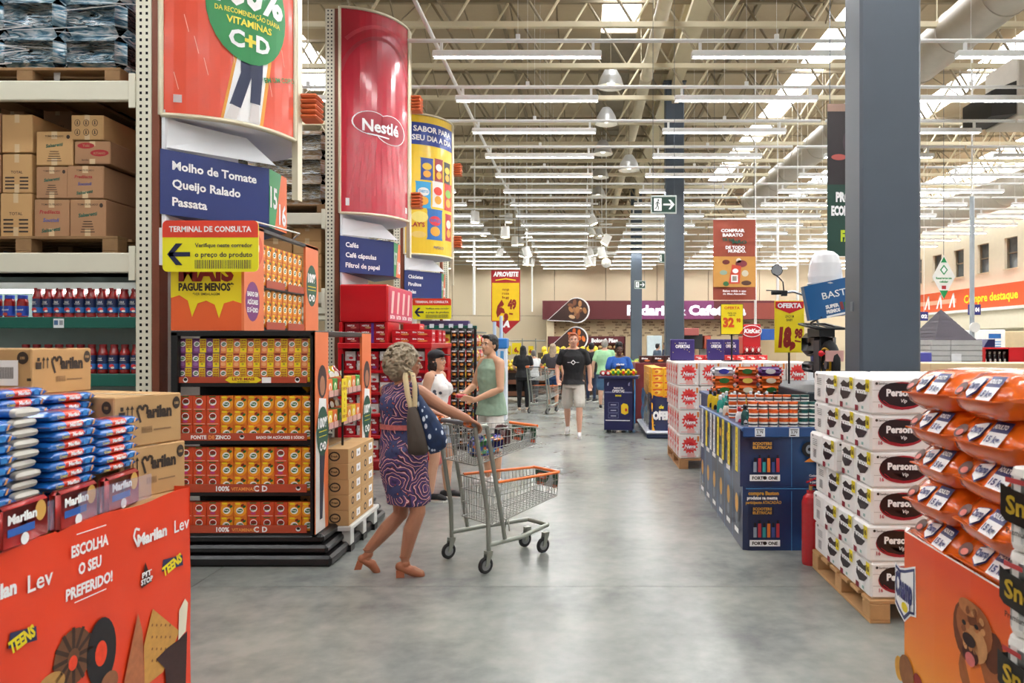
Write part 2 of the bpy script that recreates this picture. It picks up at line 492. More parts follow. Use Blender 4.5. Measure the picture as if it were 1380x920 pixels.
for r in range(NR):
    Y = 10.47+(r-6)*1.90
    if Y > BACK-.5: break
    for ci, (X, cn) in enumerate(cols):
        if r < 6 and ci in (0, 6): continue
        if X < -2.2 and r in (4, 6, 8, 10): continue
        if r >= 6: lab = 'white batten lamp, %s from the front in the %s row' % (ORD[r-6], cn)
        else: lab = 'white batten lamp above the camera, %s from behind in the %s row' % (ORD[5-r], cn)
        if used: o = dup(f0, (X, Y, 5.66), 0, lab)
        else: f0.location = (X, Y, 5.66); f0['label'] = lab; used = True
    t = thing('lamp_rail', 'white conduit rail carrying the %s crosswise line of batten lamps' % ORD[r], 'rail', (-6, Y, 5.89), 0, 'lamp rails')
    for ci, (X, cn) in enumerate(cols):
        if X < -2.2 and r in (4, 6, 8, 10): continue
        o = link('rail_length', rail, t); o.location = (X+6-.6, 0, 0)
        MB().tube((X+6+1.2, 0, .03), (X+6+1.2, 0, ROOF-5.89), .003, n=4, m=hous, caps=False).box(X+6+1.17,-.02,0,X+6+1.23,.02,.09,hous).build('drop_rod', t)
    if Y > 40: break
t = thing('cable_tray', 'long white conduit running down the hall left of the lamps', 'conduit', (-2.12, 20, 5.95))
MB().tube((-2.12, 2, 6.0), (-2.12, 40, 6.0), .032, n=8, m=hous).build('conduit', t, True)
# high-bay lamps under the dark skylight band
def highbay(X, Y, z, r, lab):
    t = thing('high_bay_lamp', lab, 'lamp', (X, Y, z), 0, 'round high bay lamps')
    MB().lathe([(r*.35, .42), (r*.5, .36), (r*.8, .2), (r, 0), (r*.97, 0), (r*.75, .18), (0.01, .3)], mat('c9c9c6', .35, .3), 18).build('reflector', t)
    MB().ball((0,0,.12), r*.3, mat('fff6e0', .5, em=6, vary=0)).build('bulb', t)
    MB().tube((0,0,.4), (0,0,ROOF-z), .008, n=5, m=tm2).build('rod', t)
for i, Y in enumerate((16.5, 19.3, 22.4, 25.6, 28.8)):
    highbay(.66, Y, 7.3, .3, 'grey high bay lamp, %s of those hanging in the central line' % ORD[i])
highbay(1.32, 20.4, 6.35, .3, 'white domed lamp hanging just left of the second column')
# spot heads near the bakery
def spot(px, py, Y, a, lab):
    t = thing('track_spotlight', lab, 'lamp', (wx(px, Y), Y, wz(py, Y)), 0, 'track spotlights near the back wall')
    m = MB(); m.M = Matrix.Rotation(a, 4, 'Y')
    m.tube((0,0,.18), (0,0,-.16), .13, .15, 12, hous); m.M = None
    m.build('can', t)
    m = MB(); m.M = Matrix.Rotation(a, 4, 'Y'); m.tube((0,0,-.161), (0,0,-.17), .12, n=12, m=mat('fff0cc', .5, em=10, vary=0)); m.build('lens', t)
    MB().tube((0,0,.1), (0,0,ROOF-wz(py,Y)), .015, n=5, m=hous).box(-.2,-.03,.5,.2,.03,.55,hous).build('stem', t)
sp = [(640,293,0),(686,294,.1),(652,313,.1),(681,313,0),(694,325,0),(702,325,0),(798,296,-.4),(797,312,-.3),(808,313,-.3),(817,323,.5),(674,340,.3),(704,341,.3),(710,340,-.3),(795,340,-.3),(803,339,-.3),(811,340,-.2),(709,352,.1),(717,353,.2),(792,352,-.3),(799,352,.1)]
for i, (px, py, a) in enumerate(sp):
    spot(px, py, 23+(i*7%20)*.75, a, 'small white spotlight by the back wall, %s in order from the ceiling down' % ORD[i])
# dome camera
t = thing('dome_camera', 'round white dome camera hanging before the bakery wall', 'camera', (wx(817, 27), 27, wz(354, 27)))
MB().ball((0,0,0), .18, white, 14, 8).build('dome', t); MB().tube((0,0,.1), (0,0,.42), .05, n=8, m=white).box(-.35,-.1,.3,.35,.1,.36,white).tube((0,0,.3), (0,0,ROOF-wz(354,27)), .012, n=5, m=white).build('mount', t)
# white drop poles
for i, (px, y0, y1, Y) in enumerate([(639, 325, 424, 25), (717, 350, 420, 27), (1018, 300, 440, 17), (1048, 296, 440, 17.5), (1075, 296, 430, 18), (1162, 300, 430, 18.5)]):
    m = MB(); X = wx(px, Y)
    m.tube((X, Y, wz(y0, Y)), (X, Y, wz(y1, Y)), .045 if i == 0 else .03, n=8, m=hous)
    m.tube((X, Y, wz(y0, Y)), (X, Y, ROOF), .01, n=5, m=hous)
    tag(m.build('drop_pole'), 'thin white drop pole hanging from the roof, %s from the left' % ORD[i], 'pole', 'white drop poles')
# ================================================================ PALLET RACKS AT THE LEFT
rackm = mat('e6e3cf', .45, vary=.04); brown = mat('7a4028', .6, vary=.12, scale=4)
kraft = mat('c29a67', .75, vary=.08, scale=5); kraft2 = mat('b0875a', .78, vary=.08, scale=5); kraftd = mat('a87f5c', .78, vary=.1)
tape = mat('cdb48c', .3, vary=.03); dark = mat('17161a', .85)
woodm = mat('a5825a', .8, vary=.25, scale=12); woodd = mat('8a6a46', .85, vary=.25, scale=12)
def upright_mesh(h, w=.12):
    """front flange with two columns of real slots, and the channel behind"""
    m = MB(); n = int(h/.05); p = h/n
    xs = [0, .028, .046, .074, .092, w]
    for k in range(n):
        z0 = k*p; z1 = z0+p*.3; z2 = z0+p*.72; z3 = z0+p
        for i in range(5):
            a, b = xs[i], xs[i+1]
            m.poly([(a,0,z0),(b,0,z0),(b,0,z1),(a,0,z1)], rackm); m.poly([(a,0,z2),(b,0,z2),(b,0,z3),(a,0,z3)], rackm)
            if i not in (1, 3): m.poly([(a,0,z1),(b,0,z1),(b,0,z2),(a,0,z2)], rackm)
    m.box(0, 0, 0, .004, .1, h, rackm); m.box(w-.004, 0, 0, w, .1, h, rackm); m.box(.004, .02, 0, w-.004, .03, h, dark)  # dark strip in the channel paints the shade seen through the slots
    return m.mesh()
UPS = {h: upright_mesh(h) for h in (5.5, 6.02, 5.6)}
beamm = MB().cbox(0, 0, 0, 2.75, .05, .15, rackm, .008).mesh()
beamE = MB().cbox(0, -.012, -.06, .05, .0, .2, rackm, .004).mesh()
def rack(Y, h, lab, levels, nb=3):
    t = thing('pallet_rack', lab, 'rack', (-3.2, Y, 0), 0, 'tall cream pallet racks')
    for b in range(nb+1):
        x = -.16-b*2.87
        for y in (0, 1.05):
            o = link('upright', UPS[h], t); o.location = (x, y, 0)
            if b == 0 or True: MB().box(x-.03, y-.03, 0, x+.15, y+.13, .01, rackm).build('foot_plate', t)
        for k in range(int(h-.7)):
            MB().tube((x+.06, .1, .3+k), (x+.06, 1.05, .9+k if k % 2 else .3+k), .015, n=5, m=rackm).build('brace', t)
        if b < nb:
            for z in levels:
                for y in (0, 1.1):
                    o = link('beam', beamm, t); o.location = (x-2.75, y-.0, z-.15)
                for xx in (x-2.75, x-.05):
                    c = link('beam_connector', beamE, t); c.location = (xx, 0, z-.15)
                m = MB()
                for q in range(9): m.box(x-2.7+q*.31, .04, z-.03, x-2.7+q*.31+.22, 1.12, z-.005, woodd)
                m.build('deck_boards', t)['kind'] = 'stuff'
    MB().box(-.035, -.005, 0, .02, .11, h, brown).build('end_post', t, label='red-brown end post')
    MB().box(-.035, .13, 0, -.01, 1.2, 2.6, mat('d9d6cc', .5)).build('end_panel', t)
    return t
rack(5.6, 5.5, 'nearest pallet rack holding wrapped pallets, cartons and jars of sauce', [2.32, 3.62])
rack(9.75, 6.02, 'second pallet rack, beside the red picture drum', [2.3, 3.34])
rack(13.3, 5.6, 'third pallet rack, behind the yellow picture drum', [2.3, 3.4])
rack(17.0, 5.5, 'farthest pallet rack, behind the snack displays', [2.3, 3.4])
# shelving with sauce jars in the nearest rack
t = thing('shop_shelf', 'white backed shelf with two dark green price rails in the nearest rack', 'shelf', (-4.75, 5.62, 0))
grn = mat('0f5a4c', .4, vary=.06); shb = mat('dfe6e2', .4)
MB().box(-6.2, 6.0, .9, -3.36, 6.03, 2.17, mat('9fb3ad', .5)).build('back_panel', t, True)
MB().box(-6.2, 5.66, 2.05, -3.36, 6.0, 2.10, shb).build('top_board', t, True)
MB().box(-6.1, 5.70, 2.02, -3.5, 5.73, 2.05, mat('ffffff', .4, em=6, vary=0)).build('strip_light', t, True)
for i, (z, zt) in enumerate(((1.835, 1.75), (1.405, 1.31), (.95, .86))):
    s = MB().box(-6.2, 5.63, z-.03, -3.36, 6.0, z, shb if i == 0 else mat('3a4442', .5)).build('shelf_board', t, True)
    MB().cbox(-6.2, 5.615, zt, -3.36, 5.63, z, grn, .004).build('price_rail', s, True)
    if i == 0:
        f = front(-4.2+.3, 5.612, 1.765)
        MB().prect(f, -.09, -.012, -.01, .058, mat('eef2f4', .5, vary=0)).prect(f, -.085, .01, -.055, .045, mat('4a6f9a', .5, vary=0), 2).prect(f, -.045, .01, -.018, .045, mat('9a9fa5', .5, vary=0), 2).build('price_tag', s, True)
# sauce jars
jr = mat('8f1616', .12, vary=.2, coat=.6); jl = mat('1c2c55', .35); lidm = mat('7f2326', .3, .3)
def jar_mesh(kind):
    m = MB(); n = 12
    if kind == 0:
        m.lathe([(.001,0,jr),(.033,0,jr),(.036,.01,jr),(.036,.03,jl),(.0362,.03,jl),(.0365,.14,jl),(.036,.14,jr),(.036,.155,jr),(.026,.19,jr),(.025,.2,lidm),(.027,.2,lidm),(.027,.222,lidm),(.001,.224,lidm)], jr, n)
        m.lathe([(.037,.035,mat('2d6fb5',.35)),(.037,.075,mat('2d6fb5',.35))], jl, n)
        f = front(0, -.0385, 0, .0008)
        m.pell(f, .004, .058, .02, .014, mat('d43436', .4, vary=.1), 2); m.pell(f, .012, .045, .014, .008, mat('f0e8e0', .4, vary=0), 3)
        m.ptext(f, 'OLE', 0, .108, .013, white, 2, 'C', bold=.02); m.pline(f, [(-.022,.1),(.022,.1)], .003, white, 2)
    else:
        bl = mat('1f3f9c', .35)
        m.lathe([(.001,0,jr),(.036,0,jr),(.039,.01,bl),(.039,.085,bl),(.0385,.085,jr),(.038,.12,jr),(.03,.14,bl),(.033,.14,bl),(.033,.168,bl),(.001,.17,bl)], jr, n)
        f = front(0, -.040, 0, .0008); m.ptext(f, 'Soccioli', 0, .05, .013, white, 2, 'C', bold=.02, sh=.2)
        m.pell(f, 0, .022, .02, .012, mat('b33a2e', .4), 2)
    return m.mesh()
J0, J1 = jar_mesh(0), jar_mesh(1)
def put(name, me, loc, label, cat, group, rz=0, sc_=None):
    o = link(name, me); o.location = loc; o.rotation_euler = (0,0,rz)
    if sc_: o.scale = sc_
    return tag(o, label, cat, group)
n = 0
for i in range(10):
    put('sauce_jar', J0, (wx(48+i*14.6, 5.66)+.0, 5.68+random.uniform(0,.01), 1.836), 'tall tomato sauce jar, %s from the left on the upper shelf' % ORD[i], 'jar', 'tall sauce jars', random.uniform(-.12,.12))
for i in range(3):
    put('sauce_jar', J1, (wx(-7+i*17.5, 5.66), 5.68, 1.836), 'short blue-capped sauce jar, %s from the left on the upper shelf' % ORD[i], 'jar', 'short sauce jars', random.uniform(-.12,.12))
for i in range(11):
    put('sauce_jar', J0, (wx(32+i*14.9, 5.66), 5.68+random.uniform(0,.01), 1.406), 'tall tomato sauce jar, %s from the left on the lower shelf' % ORD[i], 'jar', 'tall sauce jars', random.uniform(-.12,.12))
# wooden pallet, built of boards and blocks
def pallet(x0, y0, x1, y1, z, lab, m1=woodm, h=.13, group=None, name='wooden_pallet', rot=0):
    cx, cy = (x0+x1)/2, (y0+y1)/2; a, b = (x1-x0)/2, (y1-y0)/2
    t = thing(name, lab, 'pallet', (cx, cy, z), rot, group)
    n = 6; bw = 2*b/(n+ (n-1)*.35)
    for k in range(n):
        y = -b+k*bw*1.35
        MB().cbox(-a, y, h-.022, a, y+bw, h, m1, .003).build('deck_board', t)
    for xx in (-a, -.06, a-.12):
        for yy in (-b, -.06, b-.12):
            MB().cbox(xx, yy, .02, xx+.12, yy+.12, h-.022, m1, .004).build('block', t)
        MB().cbox(xx, -b, 0, xx+.12, b, .02, m1, .003).build('runner', t)
    return t
pallet(wx(-90, 5.7), 5.66, wx(163, 5.7), 6.7, 2.32, 'dark wooden pallet under the tomato cartons in the nearest rack', woodd, wz(318, 5.7)-2.325)
pallet(wx(-90, 5.7), 5.66, wx(166, 5.7), 6.7, 3.62, 'dark wooden pallet under the film-wrapped blue packs', woodd, .12)
# cartons standing on it
inkm = mat('3a2c22', .7, vary=0); redp = mat('a8242a', .6, vary=0); blup = mat('35509c', .6, vary=0); grnp = mat('22604e', .6, vary=0)
def carton(x0, x1, z0, z1, y0, d, m0, kind, lab, grp='tomato cartons on the rack'):
    w, h = x1-x0, z1-z0
    t = thing('carton', lab, 'carton', ((x0+x1)/2, y0+d/2, z0), 0, grp)
    MB().cbox(-w/2, -d/2, 0, w/2, d/2, h, m0, .006).build('box', t)
    f = front(-w/2, -d/2, 0); m = MB()
    for a_ in (0, h*.78): MB().prect(f, w*.42, a_, w*.58, a_+h*.22, tape, 1).build('tape', t)
    if kind == 'pred':
        m.ptext(f, 'TOMATE PELADO', w*.5, h*.84, h*.05, inkm, 2, 'C'); m.ptext(f, 'Predilecta', w*.45, h*.62, h*.1, redp, 2, 'C', bold=.02, sh=.15)
        m.ptext(f, 'Soccioli', w*.48, h*.4, h*.1, blup, 2, 'C', bold=.02, sh=.2); m.ptext(f, 'Salsaretti', w*.48, h*.14, h*.1, grnp, 2, 'C', bold=.03, sh=.2, rot=.12)
    elif kind == 'lines':
        m.ptext(f, 'TOTAL', w*.5, h*.5, h*.07, inkm, 2, 'C')
        for k in range(4):
            m.prect(f, w*.1, h*(.1+.09*k), w*.42, h*(.14+.09*k), inkm, 2); m.prect(f, w*.6, h*(.1+.09*k), w*.9, h*(.14+.09*k), inkm, 2)
    elif kind == 'text':
        m.ptext(f, 'TOMATE PELADO', w*.5, h*.84, h*.05, inkm, 2, 'C'); m.ptext(f, 'Salsaretti', w*.5, h*.55, h*.1, grnp, 2, 'C', bold=.03, sh=.2, rot=.12)
        for k in range(5): m.prect(f, w*(.3+.02*k), h*(.12+.07*k), w*(.7-.02*k), h*(.14+.07*k), inkm, 2)
        m.pell(f, w*.88, h*.84, w*.05, h*.06, inkm, 2)
    elif kind == 'icons':
        for a in range(3):
            for b in range(2):
                u, v = w*(.2+.27*a), h*(.3+.38*b); m.pell(f, u, v, w*.09, h*.14, inkm, 2); m.pell(f, u, v, w*.07, h*.12, m0, 3); m.pline(f, [(u, v-h*.06), (u, v+h*.08)], w*.03, inkm, 4); m.pline(f, [(u-w*.03, v-h*.05), (u+w*.03, v-h*.05)], h*.03, inkm, 4)
    elif kind == 'yoki':
        m.pell(f, w*.32, h*.8, w*.24, h*.13, redp, 2); m.ptext(f, 'Yoki', w*.32, h*.75, h*.12, m0, 3, 'C', bold=.02)
        m.pell(f, w*.7, h*.48, w*.26, h*.15, redp, 2); m.ptext(f, 'KITANO', w*.7, h*.42, h*.1, m0, 3, 'C', bold=.02); m.ptext(f, 'farinha', w*.3, h*.14, h*.08, inkm, 2, 'C')
    if m.f: m.build('print', t)
    return t
cs = [((10,418,122,558), kraft, 'plain', 'plain kraft carton, top of the left stack on the rack'),
      ((12,562,118,705), kraft, 'lines', 'kraft carton with printed bars, middle of the left stack'),
      ((5,705,118,848), kraft, 'lines', 'kraft carton with printed bars, bottom of the left stack'),
      ((135,480,268,605), kraft, 'text', 'pale kraft carton with a slanted green name, top of the middle stack'),
      ((135,608,250,725), kraftd, 'text', 'brownish carton with small print, middle of the middle stack'),
      ((128,727,255,850), kraftd, 'pred', 'brownish carton with red, blue and green names, bottom of the middle stack'),
      ((262,420,380,512), kraft, 'icons', 'carton with six handling symbols, top of the right stack'),
      ((275,515,405,600), kraftd, 'yoki', 'carton with two red ovals, second from top of the right stack'),
      ((248,605,380,725), kraftd, 'pred', 'carton with red, blue and green names, third from top of the right stack'),
      ((258,727,388,848), kraftd, 'text', 'carton with small print only, bottom of the right stack'),
      ((-115,412,4,560), kraftd, 'plain', 'plain brown carton cut by the left edge, top one'),
      ((-115,562,4,705), kraftd, 'lines', 'brown carton cut by the left edge, middle one'),
      ((-115,705,-2,848), kraftd, 'plain', 'brown carton cut by the left edge, bottom one')]
for (a, b, c, d), m0, k, lab in cs:
    s = 2.705; Y = 5.72
    x0, x1 = wx(a/s, Y), wx(c/s, Y); z1, z0 = wz(b/s, Y), wz(d/s, Y)
    zz = {848: 2.452, 850: 2.452}.get(d, z0)
    carton(x0, x1, zz+.003, z1-.001, Y-.01, .52, m0, k, lab)
for k, (a, b, c, d) in enumerate(((170,385,275,848), (15,390,100,848), (300,470,420,848))):
    x0, x1 = wx(a/2.705, 6.3), wx(c/2.705, 6.3); z1 = wz(b/2.705, 6.3); h = (z1-2.46)/3
    for j in range(3):
        carton(x0, x1, 2.453+j*h+.002, 2.453+(j+1)*h, 6.26, .42, kraftd if j else kraft2, 'lines' if j == 2 else 'plain', 'dim carton in the back row behind the %s stack, %s one' % (('middle','left','right')[k], ROW3[j]), 'cartons in the back row')
# blue packs wrapped in film on the upper level
film = mat('dfe8ee', .12, vary=.2, coat=.8)
def film_mat(h1, h2, key):
    m = mat(h1, .16, key=key, coat=.7); nt, N, L, b = nodes_of(m)
    tc = N.new('ShaderNodeTexCoord'); mp = N.new('ShaderNodeMapping'); mp.inputs['Scale'].default_value = (3, 3, 14); mp.inputs['Rotation'].default_value = (0, .25, 0)
    n = N.new('ShaderNodeTexNoise'); n.inputs['Scale'].default_value = 2.2; n.inputs['Detail'].default_value = 6; n.inputs['Distortion'].default_value = 1.6
    L.new(tc.outputs['Object'], mp.inputs[0]); L.new(mp.outputs[0], n.inputs['Vector'])
    L.new(ramp(nt, n.outputs['Fac'], [(.38, h1), (.5, h2), (.62, '#dfe6ea')]), b.inputs['Base Color'])
    bp = N.new('ShaderNodeBump'); bp.inputs['Strength'].default_value = .9; bp.inputs['Distance'].default_value = .03
    L.new(n.outputs['Fac'], bp.inputs['Height']); L.new(bp.outputs[0], b.inputs['Normal'])
    return m
filmb = film_mat('#1f5876', '#86aabc', 'filmblue'); filmk = film_mat('#a8906c', '#cfc2ae', 'filmkraft')
def wrapped(x0, x1, y0, y1, z, layers, h, m0, lab, nb=4):
    """layers of bulging bags under stretch film"""
    t = thing('wrapped_pallet_load', lab, 'pallet load', ((x0+x1)/2, (y0+y1)/2, z))
    for k in range(layers):
        w = (x1-x0)/2
        for j in range(nb):
            a = -w+2*w*j/nb
            m = MB(); m.cbox(a-.012, -(y1-y0)/2+random.uniform(0,.03), k*h+.001, a+2*w/nb+.012, (y1-y0)/2, (k+1)*h+.012, m0, h*.22, True); m.build('wrapped_pack', t)
    m = MB(); f = front(0, -(y1-y0)/2-.004, 0, .004); W = (x1-x0)/2
    for k in range(22):
        z_ = random.uniform(0, layers*h*.95); a = random.uniform(-W, W*.5)
        m.pline(f, [(a, z_), (a+random.uniform(.2,.6), z_+random.uniform(-.07,.07))], random.uniform(.004,.012), glass('ffffff', .45, .1), random.uniform(1, 4))
    m.ppoly(f, [(W*.3, 0), (W*.38, 0), (W*.36, -.14), (W*.31, -.16)], glass('ffffff', .45, .1), 2)
    m.build('film_tails', t)['kind'] = 'stuff'
    return t
wrapped(wx(-90, 5.7), wx(158, 5.7), 5.72, 6.6, 3.743, 3, .285, filmb, 'pallet load of blue packs in shiny stretch film, upper left', 3)
wrapped(wx(-160,9.8), wx(436,9.8), 9.85, 10.8, 3.47, 3, .33, filmk, 'kraft pallet load in clear stretch film on the second rack', 6)
pallet(wx(-160,9.8), 9.83, wx(438,9.8), 10.85, 3.34, 'pallet under the film-wrapped kraft load on the second rack', woodd, .128)
wrapped(wx(300,13.4), wx(540,13.4), 13.4, 14.4, 3.4, 3, .33, filmk, 'film-wrapped load on the third rack', 4)
for k in range(5):
    carton(wx(395,9.85), wx(433,9.85), 2.3+k*.17+.003, 2.3+(k+1)*.17, 9.85, .6, kraft, 'plain', 'tan carton by the second upright, %s from the bottom' % ORD[k], 'stacked tan cartons on the second rack')
for k in range(5):
    carton(wx(350,9.85), wx(393,9.85), 2.3+k*.17+.003, 2.3+(k+1)*.17, 9.85, .6, kraft2, 'plain', 'tan carton above the orange display, %s from the bottom' % ORD[k], 'stacked tan cartons on the second rack')
# dark sheet standing in for the shade deep in the nearest rack
back = thing('rack_shade_sheet', 'dark sheet standing in for shade deep inside the nearest rack', 'panel', (-7, 6.75, 0))
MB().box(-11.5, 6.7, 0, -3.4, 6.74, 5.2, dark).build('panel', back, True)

# ---------------------------------------------------------------- picture drums and aisle signs on the rack ends
alu = mat('d8cfb4', .35, .3); whp = mat('eef1f6', .35, vary=.03)
def arc(Y, n=14):
    """quarter drum from the front corner of the rack end round to its middle"""
    A = V((-3.17, Y, 0)); B = V((-2.44, Y+.72, 0)); c = (A+B)/2; d = (B-A); nrm = V((d.y, -d.x, 0)).normalized(); pts = []
    for i in range(n+1):
        s = i/n; pts.append(A+d*s+nrm*(.30*4*s*(1-s)*.62))
    return pts
def drum(Y, z0, z1, bg, lab, deco):
    t = thing('picture_drum', lab, 'sign', (-2.9, Y+.4, z0), 0, 'curved picture drums on the rack ends')
    P = arc(Y); n = len(P)-1
    seg = [0]
    for a, b in zip(P[:-1], P[1:]): seg.append(seg[-1]+(b-a).length)
    W = seg[-1]
    def fn(u, v, d=1):
        s = min(max(u/W, 0), 1)*n; i = min(int(s), n-1); fr = s-i
        tg = P[i+1]-P[i]; nr = V((tg.y, -tg.x, 0)).normalized()
        p = P[i].lerp(P[i+1], fr)
        return V((p.x, p.y, z0+v))+nr*(.0022*d)
    Hh = z1-z0; fn.cuts = [W*i/n for i in range(n+1)]
    m = MB(); m.prect(fn, 0, 0, W, Hh, bg, 0, n); m.build('picture_panel', t, True)
    m = MB(); P2 = [p+V((0, 0, 0)) for p in P]
    for zz in (z0, z1): MB().path([V((p.x, p.y, zz)) for p in P], .02, 6, alu).build('rim', t, True)
    for p in (P[0], P[-1]): MB().tube((p.x, p.y, z0), (p.x, p.y, z1), .022, n=6, m=alu).build('side_rail', t, True)
    # the mirrored half towards the next aisle, and the light box below
    m = MB(); Q = [V((p.x, 2*(Y+.76)-p.y, 0)) for p in P]
    for i in range(n): m.poly([(Q[i].x,Q[i].y,z0),(Q[i+1].x,Q[i+1].y,z0),(Q[i+1].x,Q[i+1].y,z1),(Q[i].x,Q[i].y,z1)], bg)
    m.build('rear_panel', t, True)
    for z in (z0, z1-.02): MB().prism([V((-3.17, Y, z))]+[V((p.x, p.y, z)) for p in P[1:]]+[V((p.x, p.y, z)) for p in Q[::-1]], (0,0,.015), whp).build('closing_board', t, True)
    for k, z in enumerate((z0+.22, z0+1.6)):
        for j in range(5): MB().cbox(-2.46, Y+.80, z+j*.045, -2.28, Y+1.0, z+j*.045+.034, mat('d0683a', .5), .015).build('spacer_disc', t, True)
    MB().box(-2.47, Y+.74, z0-.5, -2.42, Y+.84, z1, alu).build('post', t, True)
    m = MB(); deco(m, fn, W, Hh); m.build('print', t, True)
    return t
def streaks(m, fn, W, Hh, n, seed):
    rr = random.Random(seed); wf = mat('ffd8d0', .3, vary=0)
def deco1(m, fn, W, Hh):
    g = mat('12813f', .4, vary=.05); wt = mat('ffffff', .4, vary=0); ye = mat('f0e04a', .4, vary=0)
    m.ppoly(fn, [(W*.36, .02), (W*.45, .02), (W*.68, .02), (W*.78, .75), (W*.5, .75)], mat('e9a13a', .4), 1)
    m.ppoly(fn, [(W*.38, .02), (W*.65, .02), (W*.75, .75), (W*.52, .75)], wt, 2)
    nv = mat('28304e', .5)
    m.ppoly(fn, [(W*.42,.14),(W*.50,.12),(W*.58,.38),(W*.6,.65),(W*.5,.65),(W*.5,.4)], nv, 3); m.ppoly(fn, [(W*.57,.18),(W*.65,.18),(W*.67,.4),(W*.68,.65),(W*.56,.65),(W*.58,.36)], nv, 4)
    m.ppoly(fn, [(W*.39,.03),(W*.47,.03),(W*.49,.12),(W*.43,.14)], mat('e8e2e0', .5), 4); m.ppoly(fn, [(W*.56,.03),(W*.64,.03),(W*.64,.17),(W*.58,.18)], mat('e8e2e0', .5), 5)
    m.pell(fn, W*.57, .93, W*.31, .45, g, 6, 28)
    m.ptext(fn, '100%', W*.58, .93, .26, wt, 8, 'C', w=W*.54, bold=.04); m.ptext(fn, 'DA RECOMENDAÇÃO DIÁRIA', W*.57, .85, .04, ye, 8, 'C', w=W*.5, bold=.02)
    m.ptext(fn, 'VITAMINAS', W*.57, .77, .055, ye, 8, 'C', bold=.03); m.ptext(fn, 'C', W*.47, .60, .13, wt, 8, 'C', bold=.04); m.ptext(fn, '+', W*.57, .60, .13, ye, 8, 'C', bold=.04); m.ptext(fn, 'D', W*.67, .60, .13, wt, 8, 'C', bold=.04)
    m.ptext(fn, 'EM UM COPO', W*.83, .42, .04, g, 8, 'C', bold=.02, rot=.3)
    for k in range(14): u = W*(.1+.06*k); v = .2+(k*37%50)*.012; m.pline(fn, [(u, v), (u-.03, v+.13)], .005, mat('f7b9a6', .3, vary=0), 1); m.prect(fn, W*.07, .1, W*.12, .16, wt, 2)
drum(5.6, 3.36, 6.05, mat('d8421c', .35, vary=.05, coat=.25), 'orange picture drum with a green 100% speech bubble and walking legs', deco1)
def deco2(m, fn, W, Hh):
    wt = mat('ffffff', .4, vary=0); pk = mat('c9404f', .35, vary=.05); dk2 = mat('a01c30', .35, vary=.05)
    for k, r in enumerate((.62, .5)):
        pts = [(W*.5+W*r*math.cos(a), 1.75+.62*r/.5*math.sin(a)) for a in [math.pi*j/16 for j in range(17)]]
        m.pline(fn, [p for p in pts if 0 < p[0] < W], .05, (pk, dk2)[k], 1)
    for k in range(9):
        u = W*(.1+.1*k); m.pline(fn, [(u, .25+.1*(k % 3)), (W*.5+(u-W*.5)*.75, .9+.05*(k % 4))], .018, pk, 1)
    m.pell(fn, W*.36, 1.22, W*.24, .16, wt, 2, 24); m.pell(fn, W*.64, 1.17, W*.26, .20, wt, 2, 24)
    m.pell(fn, W*.36, 1.22, W*.222, .15, dk2, 3, 24); m.pell(fn, W*.64, 1.17, W*.242, .19, dk2, 3, 24)
    m.ptext(fn, 'Nestlé', W*.5, 1.11, .16, wt, 6, 'C', w=W*.52, bold=.03); m.pline(fn, [(W*.3, 1.07), (W*.6, 1.05)], .02, wt, 6)
    m.prect(fn, W*.06, .1, W*.1, .2, wt, 2); m.prect(fn, W*.92, .1, W*.96, .18, wt, 2)
drum(9.75, 3.34, 6.05, mat('b82338', .25, vary=.08, scale=2, coat=.5), 'crimson picture drum with a white script name in a cloud outline', deco2)
def pouch(m, fn, u, v, w_, h_, c1, c2, txt, d):
    m.ppoly(fn, [(u-w_/2, v), (u+w_/2, v), (u+w_*.46, v+h_*.08), (u+w_*.46, v+h_*.92), (u+w_/2, v+h_), (u-w_/2, v+h_), (u-w_*.46, v+h_*.92), (u-w_*.46, v+h_*.08)], c1, d)
    m.pell(fn, u, v+h_*.62, w_*.36, h_*.16, c2, d+1); m.pell(fn, u, v+h_*.28, w_*.3, h_*.16, mat('e8a83c', .5), d+1)
    if txt: m.ptext(fn, txt, u, v+h_*.58, h_*.1, c1, d+2, 'C', bold=.03, w=w_*.6)
def deco3(m, fn, W, Hh):
    wt = mat('ffffff', .4, vary=0); nb = mat('1d3b8f', .4)
    m.prect(fn, 0, 1.98, W, 2.38, nb, 2, 8); m.ptext(fn, 'SABOR PARA', W*.52, 2.22, .1, wt, 4, 'C', w=W*.78, bold=.03); m.ptext(fn, 'SEU DIA A DIA', W*.52, 2.06, .1, wt, 4, 'C', w=W*.82, bold=.03)
    for (u, v, w_, h_, c, c2, tx) in ((.36,1.35,.24,.4,'20418f','e8c23a','' ),(.6,1.35,.2,.42,'8c1c22','f0efe8',''),(.82,1.35,.2,.4,'2a2a26','e0c048',''),(.3,.84,.28,.48,'2f9fd0','f3f3ee','CHEETOS'),(.58,.88,.26,.48,'e8e4dc','d33b2c',''),(.85,.86,.24,.5,'c3392b','7fb04a',''),(.52,.28,.34,.56,'2468ad','d8323a','RUFFLES'),(.86,.3,.2,.5,'b3232a','f0e0d0','')):
        pouch(m, fn, W*u, v, W*w_, h_, mat(c, .4), mat(c2, .5), tx, 2)
    m.pell(fn, W*.24, .68, W*.14, .1, mat('f4e27a', .5), 2); m.ptext(fn, "LAY'S", W*.2, .5, .08, redp, 3, 'C', bold=.03); m.pell(fn, W*.22, .36, W*.12, .06, mat('e8c868', .5), 3)
    m.ptext(fn, 'PEPSICO', W*.6, .12, .05, nb, 3, 'C')
drum(13.3, 3.22, 5.75, mat('ecc61a', .35, vary=.04, coat=.3), 'yellow picture drum with printed snack pouches', deco3)
